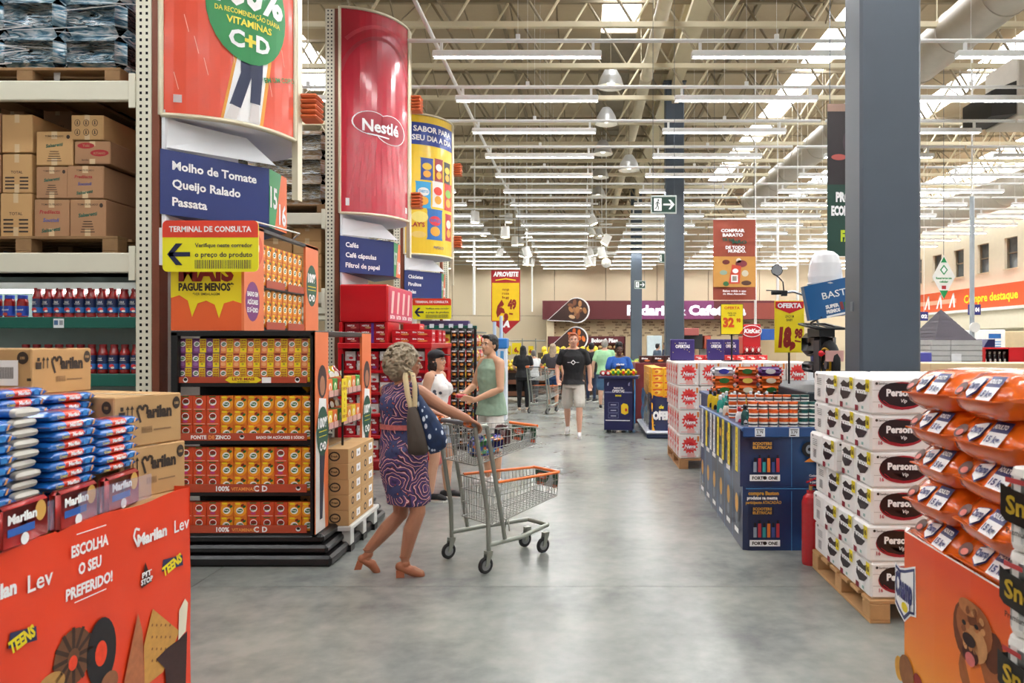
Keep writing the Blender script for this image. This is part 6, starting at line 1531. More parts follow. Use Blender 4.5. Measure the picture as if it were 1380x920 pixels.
LOAF = MB().ball((0,0,.07), (.11,.1,.07), mat('e4c48c', .7, vary=.2), 10, 6).mesh()
for zi, z in enumerate((.95, 1.3)):
    for c in range(14): put('bread_loaf', LOAF, (xa+.2+c*.275+random.uniform(-.03,.03), 38.15+.02*(c % 3), z), 'pale loaf on the %s bakery shelf, %s from the left' % (('lower','upper')[zi], ORD[c]), 'bread', 'loaves on the bakery shelves')
def drop_sign(px, py, s, Y, c, lab):
    cx, cz = wx(px, Y), wz(py, Y); k = s*Y/1000; t = thing('drop_sign', lab, 'sign', (cx, Y, cz)); pts = [(-1.0,-.5)]
    for i in range(15): a = R(120-i*17); pts.append((.45+.62*math.cos(a), .0+.62*math.sin(a)))
    P3 = lambda sc_, y: [(cx+p[0]*k*sc_+(.0), y, cz+p[1]*k*sc_) for p in pts]
    MB().prism(P3(1, Y-.06)[::-1], (0,.05,0), wt).build('rim', t, True)
    m = MB(); m.poly(P3(.93, Y-.07), mat('3a2018', .6)); rr = random.Random(px)
    for i in range(14): a = rr.uniform(0,6.3); r_ = rr.uniform(0,.42); m.pell(front(cx+k*.45, Y-.072, cz, .004), k*r_*math.cos(a), k*r_*math.sin(a), k*.16, k*.09, mat(rr.choice(c), .6), 1+i*.3, 10, rr.uniform(0,3))
    m.build('picture', t, True); MB().box(cx+.1*k, Y-.01, cz-.1, cx+.4*k, Y+.08, cz+.1, wt).build('bracket', t, True)
drop_sign(765, 418, 28, 40.0, ('b07a4a','7a4a30','d8b48a','9a6a44'), 'large white-rimmed drop sign picturing nuts on the maroon fascia')
drop_sign(765, 456, 26, 38.0, ('e0742c','c85a20','e8a060','a04a24'), 'smaller white-rimmed drop sign picturing orange bread below')
# dark kitchen boxes right of the second column
for i, (a, b2, c, d, h, lab) in enumerate(((922,942,442,452,'a0524c','small red box sign high at the bakery counter'),(921,947,450,470,'141416','black oven front at the bakery counter'),(949,958,452,470,'a0442c','red slatted rack beside the black oven'),(1026,1046,443,458,'1c4f9c','blue menu screen at the bakery counter'),(943,1024,470,480,'8f8d86','grey speckled bakery counter front'))):
    Y = 36+i*.4; tag(MB().cbox(wx(a,Y), Y, 0 if c > 465 else wz(d,Y), wx(b2,Y), 40.9 if c < 465 else Y+.3, wz(c,Y), mat(h, .5, vary=.2, scale=20), .02).build(('box_sign','oven_front','bakery_rack','menu_screen','bakery_counter')[i]), lab, ('sign','oven','rack','screen','counter')[i])
tag(MB().cbox(wx(872,37), 37, 0, wx(892,37), 37.2, wz(452,37), mat('cfdde0', .3), .02).build('fridge_door'), 'pale glass fridge door left of the second column', 'fridge')
# ================================================================ HANGING SIGNS
def wires(m, xs, y, z): [m.tube((x, y, z), (x, y, ROOF), .005, n=4, m=steel, caps=False) for x in xs]
def exit_sign(px0, px1, py0, py1, Y, lab, man=True, arrow=True):
    x0, x1, z1, z0 = wx(px0,Y), wx(px1,Y), wz(py0,Y), wz(py1,Y); w, h = x1-x0, z1-z0; g = mat('0c3a2c', .4, vary=.03)
    t = thing('exit_sign', lab, 'sign', ((x0+x1)/2, Y, z0), 0, 'green exit signs')
    MB().cbox(x0, Y, z0, x1, Y+.02, z1, mat('b9c2bc', .4), .008).build('frame', t, True)
    m = MB(); f = front(x0, Y, z0, .0015); m.prect(f, w*.05, h*.09, w*.95, h*.91, g, 1)
    if man: m.prect(f, w*.12, h*.16, w*.42, h*.84, wt, 2); m.pell(f, w*.29, h*.73, w*.028, h*.06, g, 3); m.pline(f, [(w*.27,h*.66),(w*.25,h*.44)], w*.045, g, 3); m.pline(f, [(w*.25,h*.44),(w*.31,h*.36),(w*.28,h*.22)], w*.025, g, 3); m.pline(f, [(w*.25,h*.44),(w*.22,h*.32),(w*.16,h*.28)], w*.025, g, 3); m.pline(f, [(w*.19,h*.5),(w*.22,h*.62),(w*.29,h*.62),(w*.34,h*.52)], w*.02, g, 3)
    if arrow: m.pline(f, [(w*.48,h*.5),(w*.78,h*.5)], h*.1, wt, 2); m.ppoly(f, [(w*.68,h*.76),(w*.76,h*.76),(w*.92,h*.5),(w*.8,h*.5)], wt, 2); m.ppoly(f, [(w*.8,h*.5),(w*.92,h*.5),(w*.76,h*.24),(w*.68,h*.24)], wt, 2)
    m.build('pictogram', t, True)
    for x in (x0+.04, x1-.04): MB().tube((x, Y+.01, z1-.005), (x, Y+.01, ROOF), .005, n=4, m=steel).build('wire', t, True)
exit_sign(877, 912, 263, 288, 13, 'green exit sign with running figure and arrow, hanging left of the second column')
exit_sign(855, 870, 378, 389, 29, 'small green exit sign with arrow hung before the farthest column')
exit_sign(888, 897, 341, 354, 24, 'small green exit sign partly hidden behind the second column', arrow=False)
def banner(x0, x1, z0, z1, Y, lab, name='hanging_banner', cat_='banner', rz=0):
    t = thing(name, lab, cat_, ((x0+x1)/2, Y, z0)); return t
# brown banner
Y = 16.5; x0, x1, z1, z0 = wx(961,Y), wx(1018,Y), wz(296,Y), wz(404,Y); w, h = x1-x0, z1-z0
t = banner(x0, x1, z0, z1, Y, 'tall rust-brown banner with a phone picture, headed Comprar Barato')
rust = mat('93402a', .6, vary=.04); m = MB(); nS = 10
for i in range(nS):
    for j in range(6):
        fy = lambda a, b: Y+.02*math.sin(a*5/nS+b)
        m.poly([(x0+w*i/nS, fy(i,j), z0+h*j/6), (x0+w*(i+1)/nS, fy(i+1,j), z0+h*j/6), (x0+w*(i+1)/nS, fy(i+1,j+1), z0+h*(j+1)/6), (x0+w*i/nS, fy(i,j+1), z0+h*(j+1)/6)], rust)
m.build('cloth', t, True); f = front(x0, Y-.025, z0, .002); m = MB()
m.prect(f, 0, h*.16, w, h*.54, mat('c48e42', .6), 1)
for k, (s, c) in enumerate((('COMPRAR', wt), ('BARATO', wt), ('TÁ NA', grnb), ('MÃO', grnb), ('DE TODO', wt), ('MUNDO.', wt))): m.ptext(f, s, w*(.46,.46,.36,.62,.52,.56)[k], h*(.845,.79,.73,.70,.635,.59)[k], h*.038, c, 2, 'C', w=w*(.56,.48,.3,.34,.46,.42)[k], bold=.05)
m.ppoly(f, [(w*.36,h*.2),(w*.62,h*.2),(w*.66,h*.42),(w*.44,h*.44)], mat('c8452c', .5), 2); m.pell(f, w*.52, h*.36, w*.07, h*.03, wt, 3); m.prect(f, w*.42, h*.22, w*.58, h*.31, wt, 3); m.prect(f, w*.45, h*.235, w*.55, h*.295, mat('8a8478', .5), 4)
for (u, v, a, b, c) in ((.3,.47,.09,.03,'6a241c'),(.66,.45,.14,.045,'7a2a34'),(.24,.34,.09,.03,'8fa894'),(.75,.33,.08,.04,'d8d0b8'),(.3,.2,.07,.03,'2f6a3a'),(.78,.21,.12,.03,'5a3a2c'),(.6,.49,.06,.03,'e8e0d4')): m.pell(f, w*u, h*v, w*a, h*b, mat(c, .5), 1.6)
m.ptext(f, 'Baixe grátis o app', w*.5, h*.1, h*.025, wt, 2, 'C', w=w*.55, bold=.03); m.ptext(f, 'do Meu Atacadão.', w*.5, h*.065, h*.022, wt, 2, 'C', w=w*.55, bold=.03)
m.build('print', t, True)
MB().tube((x0-.02,Y,z1+.01),(x1+.02,Y,z1+.01),.014,n=6,m=hous).build('top_rod', t, True)
for x in (x0+.03, x1-.03): MB().tube((x,Y,z1),(x,Y,ROOF),.005,n=4,m=steel).build('wire', t, True)
# APROVEITE pennant
Y = 21; x0, x1, z1, z0 = wx(662,Y), wx(701,Y), wz(364,Y), wz(432,Y); w, h = x1-x0, z1-z0; zt_ = wz(450,Y)
t = banner(x0, x1, z0, z1, Y, 'yellow and dark red pennant headed Aproveite, priced 6,49'); f = front(x0, Y, z0, .003)
drd = mat('a3141e', .45, vary=.04); m = MB(); m.prism([(x0,Y,z0),(x0,Y,z1),(x1,Y,z1),(x1,Y,z0),((x0+x1)/2,Y,zt_)][::-1], (0,.02,0), drd); m.build('board', t, True); m = MB()
m.prect(f, w*.03, 0, w*.97, h*.75, mat('ecc414', .45), 1); m.ptext(f, 'APROVEITE', w*.5, h*.88, h*.09, wt, 2, 'C', w=w*.86, bold=.05, sh=.1); m.pline(f, [(w*.15,h*.80),(w*.5,h*.83),(w*.85,h*.8)], h*.02, yel, 2)
hand = mat('8c1c14', .5, vary=0); m.ptext(f, '6,', w*.38, h*.06, h*.32, hand, 2, 'C', w=w*.42, bold=.08); m.ptext(f, '49', w*.72, h*.24, h*.18, hand, 2, 'C', w=w*.3, bold=.06); m.pline(f, [(w*.62,h*.14),(w*.75,h*.13)], h*.03, hand, 2)
for k in range(3): m.ptext(f, ('manga','rosa','kg')[k], w*.5, h*(.6-.08*k), h*.05, hand, 2, 'C', w=w*.24)
m.ptext(f, 'A', w*.52, -h*.12, h*.12, wt, 2, 'C', bold=.08, sh=.2); m.build('print', t, True)
for x in (x0+.05, x1-.05): MB().tube((x,Y+.01,z1-.01),(x,Y+.01,ROOF),.005,n=4,m=steel).build('wire', t, True)
# dark green banner by the column
Y = 8.8; x0, x1 = wx(1115,Y), wx(1166,Y); z1, z0 = wz(140,Y), wz(345,Y); w, h = x1-x0, z1-z0
t = banner(x0, x1, z0, z1, Y, 'tall dark green banner partly hidden by the huge column'); MB().box(x0, Y, z0, x1, Y+.008, z1, mat('0f3d30', .5)).build('cloth', t, True)
f = front(x0, Y, z0, .002); m = MB(); m.prect(f, 0, h*.47, w, h, mat('241a1c', .4, vary=.5, scale=4), 1); m.prect(f, 0, h*.95, w, h, mat('9c7c6c', .4), 2); m.pell(f, w*.3, h*.65, w*.2, h*.02, mat('b05048', .5), 2); m.pell(f, w*.7, h*.75, w*.3, h*.1, mat('3c2c34', .5), 2)
m.ptext(f, 'PRODUTO', w*.22, h*.36, h*.06, wt, 2, w=w*1.0, bold=.06); m.ptext(f, 'ECONOMIA', w*.1, h*.27, h*.06, wt, 2, w=w*.9, bold=.06); m.ptext(f, 'FÁCIL', w*.35, h*.1, h*.07, mat('c8dc2c', .5), 2, w=w*.6, bold=.06); m.build('print', t, True)
m = MB()
for x in (x0+.03, x1-.03): MB().tube((x,Y+.004,z1-.01),(x,Y+.004,ROOF),.005,n=4,m=steel).build('wire', t, True)
# diamond
Y = 17; cx, cz = wx(1272,Y), wz(373,Y); w, h = .26, .5; t = thing('diamond_sign', 'white and green diamond sign hanging right of the huge column', 'sign', (cx, Y, cz-h))
MB().prism([(cx-w,Y,cz),(cx,Y,cz-h),(cx+w,Y,cz),(cx,Y,cz+h)], (0,.015,0), white).build('board', t, True); f = front(cx, Y, cz, .003); m = MB(); gg = mat('12924c', .5)
m.ppoly(f, [(-.1,-.31),(0,-h),(.1,-.31)], gg, 1); m.ppoly(f, [(-.07,.33),(0,h*.92),(.07,.33)], gg, 1); m.pell(f, 0, .16, .09, .12, gg, 1, 4); m.pell(f, 0, .16, .06, .08, wt, 2, 4); m.ptext(f, 'Recarregue seu', 0, -.05, .05, gg, 1, 'C', w=.36, bold=.04); m.ptext(f, 'celular', 0, -.13, .05, gg, 1, 'C', w=.2, bold=.04); m.prect(f, -.05, -.28, .05, -.2, redp, 1); m.build('print', t, True)
MB().tube((cx,Y+.007,cz+h-.01),(cx,Y+.007,ROOF),.006,n=4,m=steel).build('wire', t, True)
# aisle-number sign at the checkouts
for (a, b2, c, d, s, Y, lab) in ((1305,1322,410,424,'03 04',26,'navy checkout number sign 03 04 on the pole'),(1240,1251,420,432,'02',28,'navy checkout number sign 02 beside the column edge')):
    x0, x1, z1, z0 = wx(a,Y), wx(b2,Y), wz(c,Y), wz(d,Y); t = thing('number_sign', lab, 'sign', (x0, Y, z0)); MB().cbox(x0,Y,z0,x1,Y+.05,z1,mat('23286a',.4),.01).build('board', t, True); MB().ptext(front(x0,Y,z0,.004), s, (x1-x0)/2, (z1-z0)*.3, (z1-z0)*.4, wt, 1, 'C', w=(x1-x0)*.75, bold=.05).build('lettering', t, True)
    MB().tube(((x0+x1)/2,Y+.02,z1),((x0+x1)/2,Y+.02,ROOF),.008,n=4,m=hous).build('wire', t, True)
Y = 16.6; t = thing('camera_pole', 'tall pale pole with a round dial near the little grey house', 'pole', (wx(1310,Y), Y, 0)); X = wx(1310,Y)
MB().tube((X,Y,0),(X,Y,wz(265,Y)),.05,n=10,m=mat('a9b2b8',.4)).build('shaft', t, True); MB().tube((X,Y,wz(265,Y)),(X,Y,ROOF),.02,n=6,m=hous).tube((X-.12,Y-.02,0.01),(X+.12,Y-.02,0.01),.02,n=6,m=hous).build('rod', t, True)
MB().tube((X+.02,Y-.1,wz(441,Y)),(X+.02,Y-.04,wz(441,Y)),.11,n=18,m=white).build('dial', t, True)
# ================================================================ LITTLE GREY HOUSE, boards, right background
Y = 12.0; t = thing('toy_house', 'little grey plank house with a dark pyramid shingle roof', 'display house', (wx(1295,Y), Y+.5, 0)); hx0, hx1 = wx(1256,Y), wx(1323,Y); gz0, gz1 = 1.26, wz(458,Y)
pk = mat('b3b2ae', .7, vary=.12, scale=9); shg = mat('413a42', .7, vary=.15)
MB().box(hx0, Y+.02, .9, hx1, Y+1.0, gz1, mat('8a8986', .8)).build('core', t, True)
for k in range(9):
    z = .9+k*(gz1-.9)/9; q = (gz1-.9)/9
    for a, b2 in ((hx0-.01, hx0+.3), (hx0+.3, hx1+.01)): MB().cbox(a+.003, Y-.01, z+.004, b2-.003, Y+.02, z+q-.004, pk, .004).build('plank', t, True)
    MB().cbox(hx0-.03, Y, z+.004, hx0, Y+1.0, z+q-.004, pk, .004).build('plank', t, True)
MB().box(hx0+.30, Y-.03, .9, hx0+.46, Y-.011, 1.45, mat('d9dada', .5)).build('door', t, True)
cx_, cy_ = wx(1288,Y), Y+.5; az = wz(417,Y+.5); rx = .33; n = 9
for k in range(n):
    a = 1-k/n; b2 = 1-(k+.93)/n; z0 = gz1+(az-gz1)*k/n; z1 = gz1+(az-gz1)*(k+1)/n
    m = MB(); A_ = [(cx_-rx*a-.01, cy_-.5*a-.01, z0), (cx_+rx*a+.01, cy_-.5*a-.01, z0), (cx_+rx*a+.01, cy_+.5*a, z0), (cx_-rx*a-.01, cy_+.5*a, z0)]; B_ = [(cx_-rx*b2, cy_-.5*b2, z1), (cx_+rx*b2, cy_-.5*b2, z1), (cx_+rx*b2, cy_+.5*b2, z1), (cx_-rx*b2, cy_+.5*b2, z1)]
    m.add(A_+B_, [(0,1,5,4),(1,2,6,5),(2,3,7,6),(3,0,4,7),(3,2,1,0),(4,5,6,7)], shg); m.build('shingle_course', t, True)
MB().box(hx0-.05, Y-.05, 0, hx1+.05, Y+1.0, .9, mat('6c6f74', .6)).build('base', t, True)
t = thing('wood_topped_counter', 'pale wood topped counter behind the toilet paper stack', 'counter', (5, 9.5, 0)); x0, x1 = wx(1254,9), wx(1254,9)+3.5
MB().box(x0+.05, 9.05, 0, x1, 9.6, 1.27, mat('c9cbd0', .5)).build('body', t, True); MB().cbox(x0, 9.0, 1.27, x1, 9.62, 1.385, mat('dcbf94', .55, vary=.08, scale=3), .006).build('wood_board', t, True)
t = thing('bottle_shelf', 'red shelf of dark bottles right of the grey house', 'shelf', (7, 13, 0)); x0, x1 = wx(1326,13), wx(1326,13)+2.2; z1, z0 = wz(468,13), wz(492,13)
MB().box(x0, 13.3, 0, x1, 13.4, z1, mat('2a1214', .6)).build('back_panel', t, True); MB().box(x0, 13.0, z1-.03, x1, 13.4, z1, red).box(x0,13.0,0,x0+.03,13.3,z1-.03,red).build('frame', t, True); MB().box(wx(1359,13), 12.98, z0-.4, x1, 13.0, z1+.0, red).build('side_board', t, True); MB().box(x0, 13.0, 0, x1, 13.3, z0, red).build('shelf', t, True)
bmx = bottle('1c1216','c8c0b0',.24,'e8e0d8')
for c in range(5): put('dark_bottle', bmx, (x0+.08+c*.085, 13.12, z0+.001), 'dark bottle on the red shelf by the grey house, %s from left' % ORD[c], 'bottle', 'dark bottles on the red shelf')
tag(MB().prism([(wx(1326,14),14,0),(wx(1341,14),14,0),(wx(1341,14),14,wz(457,14)),(wx(1332,14),14,wz(457,14)),(wx(1324,14),14,wz(470,14))], (0,.4,0), mat('232457', .4)).build('navy_stand'), 'navy slanted display stand beside the red bottle shelf', 'stand')
tag(MB().cbox(wx(1240,11),11,0,wx(1256,11),11.3,wz(475,11),mat('4a4a9c',.4),.01).build('purple_stand'), 'purple display stand between column edge and grey house', 'stand')
t = thing('checkout_kiosk', 'white kiosk wall with a blue notice under the orange fascia', 'kiosk', (12, 24, 0)); x0, x1 = wx(1328,24), wx(1355,24)
MB().cbox(x0, 24, 0, x1, 26, wz(444,24), white, .02).build('wall', t, True); f = front(x0, 24, 0, .006); m = MB(); m.prect(f, .1, 1.75, .5, 1.9, mat('2a6ab0', .4), 1)
for k in range(5): m.prect(f, .12, 1.3+k*.08, .5, 1.34+k*.08, mat('6fa0d0', .4), 1)
m.build('notice', t, True)
tag(MB().cbox(x1+.05, 24.5, 0, x1+3, 26, wz(446,24), mat('cdb994', .7), .02).build('partition'), 'beige partition wall at the right edge', 'partition')
for k in range(5):
    X = 6.2+k*2.4; Y = 20.9; t = thing('checkout_counter', 'checkout counter beyond the grey house, %s from the left' % ORD[k], 'checkout', (X, Y, 0), 0, 'checkout counters'); MB().cbox(X, Y, 0, X+.8, Y+2.4, .95, mat('c9ccd0', .4), .02).build('body', t, True); MB().cbox(X+.05, Y+.1, .95, X+.5, Y+2.3, .99, mat('1b1d22', .4), .01).build('belt', t, True); MB().box(X+.6, Y+.9, .95, X+.9, Y+1.1, 1.35, mat('23265a', .4)).build('screen', t, True)
# ================================================================ FRUIT STANDS
def crate_stand(X, Y, w, d, lab, tiers=2):
    t = thing('fruit_stand', lab, 'stand', (X, Y, 0), 0, 'slatted fruit stands'); wd = mat('6b4128', .7, vary=.2)
    for k in range(tiers+1):
        z = .18+k*.3; y = k*.25
        for q in range(4): MB().box(-w/2, -d/2+y+q*.1, z, w/2, -d/2+y+q*.1+.07, z+.03, wd).build('slat', t)
        MB().box(-w/2, -d/2+y-.02, z, w/2, -d/2+y, z+.12, wd).build('front_board', t)
    for x in (-w/2, w/2-.05): MB().box(x, -d/2, 0, x+.05, d/2, .18, wd).box(x, -d/2+.2, .18, x+.05, d/2, .9, mat('2a2420', .6)).build('leg', t)
    MB().box(-w/2+.06, 0, .1, w/2-.06, d/2, .85, mat('231d1a', .8)).build('core', t)
    return t
BALL = {c: MB().ball((0,0,.055), .055, mat(c, .45, vary=.15), 9, 6).mesh() for c in ('e8b41c','e2c832','d87a20','c8c83c','b8342c')}
def heap(X, Y, w, d, z, cols_, n, kind, lab, grp):
    i = 0; per = max(1, int(w/.125))
    while i < n:
        r, c = divmod(i, per); lay, rr_ = divmod(r, 3)
        put(kind, BALL[cols_[(i*7) % len(cols_)]], (X-w/2+.07+c*.125+(.06 if lay % 2 else 0), Y-d/2+.06+rr_*.12+lay*.05, z+lay*.095), lab % (ORD[c % 24], ORD[lay], ORD[rr_]), 'fruit', grp); i += 1
for k, (X, Y, cs_) in enumerate(((-2.15, 20.6, ('e8b41c','e2c832')), (-.75, 21.5, ('e2c832','c8c83c')))):
    crate_stand(X, Y, 1.7 if k == 0 else 1.2, 1.0, 'slatted wooden fruit stand piled with yellow fruit, %s one' % ('left','right')[k])
    heap(X, Y+.10, 1.4 if k == 0 else 1.1, .5, .85, cs_, 77 if k == 0 else 56, 'yellow_fruit', 'yellow fruit on the '+('left','right')[k]+' stand, %s across, layer %s, row %s', 'yellow fruit on the stands')
def bananas():
    m = MB(); c = mat('ecd02c', .5, vary=.1)
    for k in range(6):
        a = -.6+k*.24; pts = [(0,0,.2),(.04*math.sin(a)+.06*a,-.06,.16),(.10*a,-.09,.08),(.13*a,-.07,.0)]
        m.path(pts, .018, 6, c, rs=[.006,.018,.019,.008])
    return m.mesh()
BN = bananas()
for r in range(3):
    for c in range(9):
        put('banana_bunch', BN, (-1.15+c*.2+.05*(r % 2), 23.0+.12*r, 1.0+r*.15), 'banana bunch on the far rack, %s across in tier %s' % (ORD[c], ORD[r]), 'bananas', 'banana bunches on the far rack')
t = thing('banana_rack', 'tiered rack of banana bunches behind the shoppers', 'rack', (-.3, 23.3, 0))
for r in range(3): MB().box(-1.35, 22.95+.12*r, .9+.0, .6, 23.07+.12*r, .998+r*.15, mat('5a4a30', .7)).build('tier', t, True)
MB().box(-1.35, 22.95, 0, .6, 23.3, .9, mat('4a3524', .7)).build('base', t, True)
t = thing('produce_frame', 'thin metal frame with hooks above the fruit stands', 'frame', (-1.6, 24.5, 0)); 
for x in (wx(682,24.5), wx(704,24.5), wx(722,24.5)): MB().tube((x,24.5,0),(x,24.5,wz(456,24.5)),.02,n=6,m=mat('8d9088',.4,.4)).build('upright', t, True)
MB().tube((wx(665,24.5),24.5,wz(459,24.5)),(wx(735,24.5),24.5,wz(459,24.5)),.02,n=6,m=mat('8d9088',.4,.4)).build('bar', t, True)
for k, (a, b2, c, d) in enumerate(((680,689,466,478),(690,702,462,477),(712,719,466,478))):
    Y = 22.2+.1*k; x0, x1, z1, z0 = wx(a,Y), wx(b2,Y), wz(c,Y), wz(d,Y); t = thing('fruit_price_card', 'yellow price card above the fruit, %s from the left' % ORD[k], 'sign', (x0, Y, z0), 0, 'yellow fruit price cards')
    MB().box(x0, Y, z0, x1, Y+.01, z1, mat('e8d414', .45)).tube(((x0+x1)/2, Y+.02, 0), ((x0+x1)/2, Y+.02, z0+.02), .01, n=5, m=blk).build('card', t, True); MB().ptext(front(x0, Y, z0, .002), '6,', (x1-x0)/2, (z1-z0)*.2, (z1-z0)*.4, hand, 1, 'C', bold=.06).build('print', t, True)
MB_g = mat('3c9a4c', .6, vary=.3)
# vegetables on the right of the walkway
t = thing('vegetable_stand', 'pale stand heaped with leafy greens left of the second column', 'stand', (2.2, 21.5, 0)); MB().cbox(1.35, 21.0, 0, 3.2, 22.2, .78, mat('2c4f34', .6), .02).build('body', t, True); MB().cbox(1.33, 20.98, .78, 3.22, 22.2, .84, mat('cfd4cc', .5), .01).build('rim', t, True)
GV = {}
for r in range(4): MB().box(1.37, 21.02+r*.2, .84, 3.18, 21.22+r*.2, .845+r*.055, mat('2c4f34', .6)).build('tier', t, True)
for c in ('d8d8b8','3f9a3c','e8d83c','9cbc5c','efe9d4'):
    m = MB(); rr = random.Random(c)
    for k in range(7): m.ball((rr.uniform(-.05,.05), rr.uniform(-.05,.05), .05+rr.uniform(0,.05)), (.05,.045,.05), mat(c, .6, vary=.3), 7, 5)
    GV[c] = m.mesh()
i = 0
for r in range(4):
    for c in range(11):
        k = ('d8d8b8','9cbc5c','efe9d4','e8d83c','3f9a3c')[(r*3+c*2) % 5] if c < 7 else ('3f9a3c','9cbc5c')[c % 2]
        put('vegetable', GV[k], (1.45+c*.165, 21.12+r*.2, .845+r*.055), '%s vegetable head on the pale stand, %s across, %s row back' % ({'d8d8b8':'pale','9cbc5c':'light green','efe9d4':'white','e8d83c':'yellow','3f9a3c':'dark green'}[k], ORD[c], ORD[r]), 'vegetable', 'vegetable heads on the pale stand')
# blue-white refill tower behind the man in the tank top
Y = 15.5; t = thing('blue_white_stand', 'tall blue and white display stand behind the man in green', 'stand', (wx(668,Y), Y, 0)); x0, x1 = wx(655,Y), wx(682,Y)
MB().cbox(x0, Y, 0, x1, Y+.4, 1.5, mat('dfe6ee', .4), .01).build('body', t, True); MB().cbox(x0-.02, Y-.02, 1.5, x1+.02, Y+.42, 1.72, mat('2a78c0', .4), .02).build('top_tray', t, True)
for x in (wx(665,Y), wx(674,Y)): MB().tube((x, Y+.2, 1.72), (x, Y+.2, wz(433 if x < wx(670,Y) else 425,Y)), .035, n=10, m=mat('c8d8e8', .35)).build('tube', t, True)
for k in range(3): MB().box(x0+.04+k*.13, Y-.006, .3, x0+.11+k*.13, Y, 1.45, mat('4a9ad0', .4)).build('stripe', t, True)
# wire rack of snacks behind the man, in red and orange
tag(MB().box(-1.05, 18.5, 0, -.95, 18.6, .01, blk).build('floor_plate'), 'small dark floor plate between the fruit stands', 'plate')
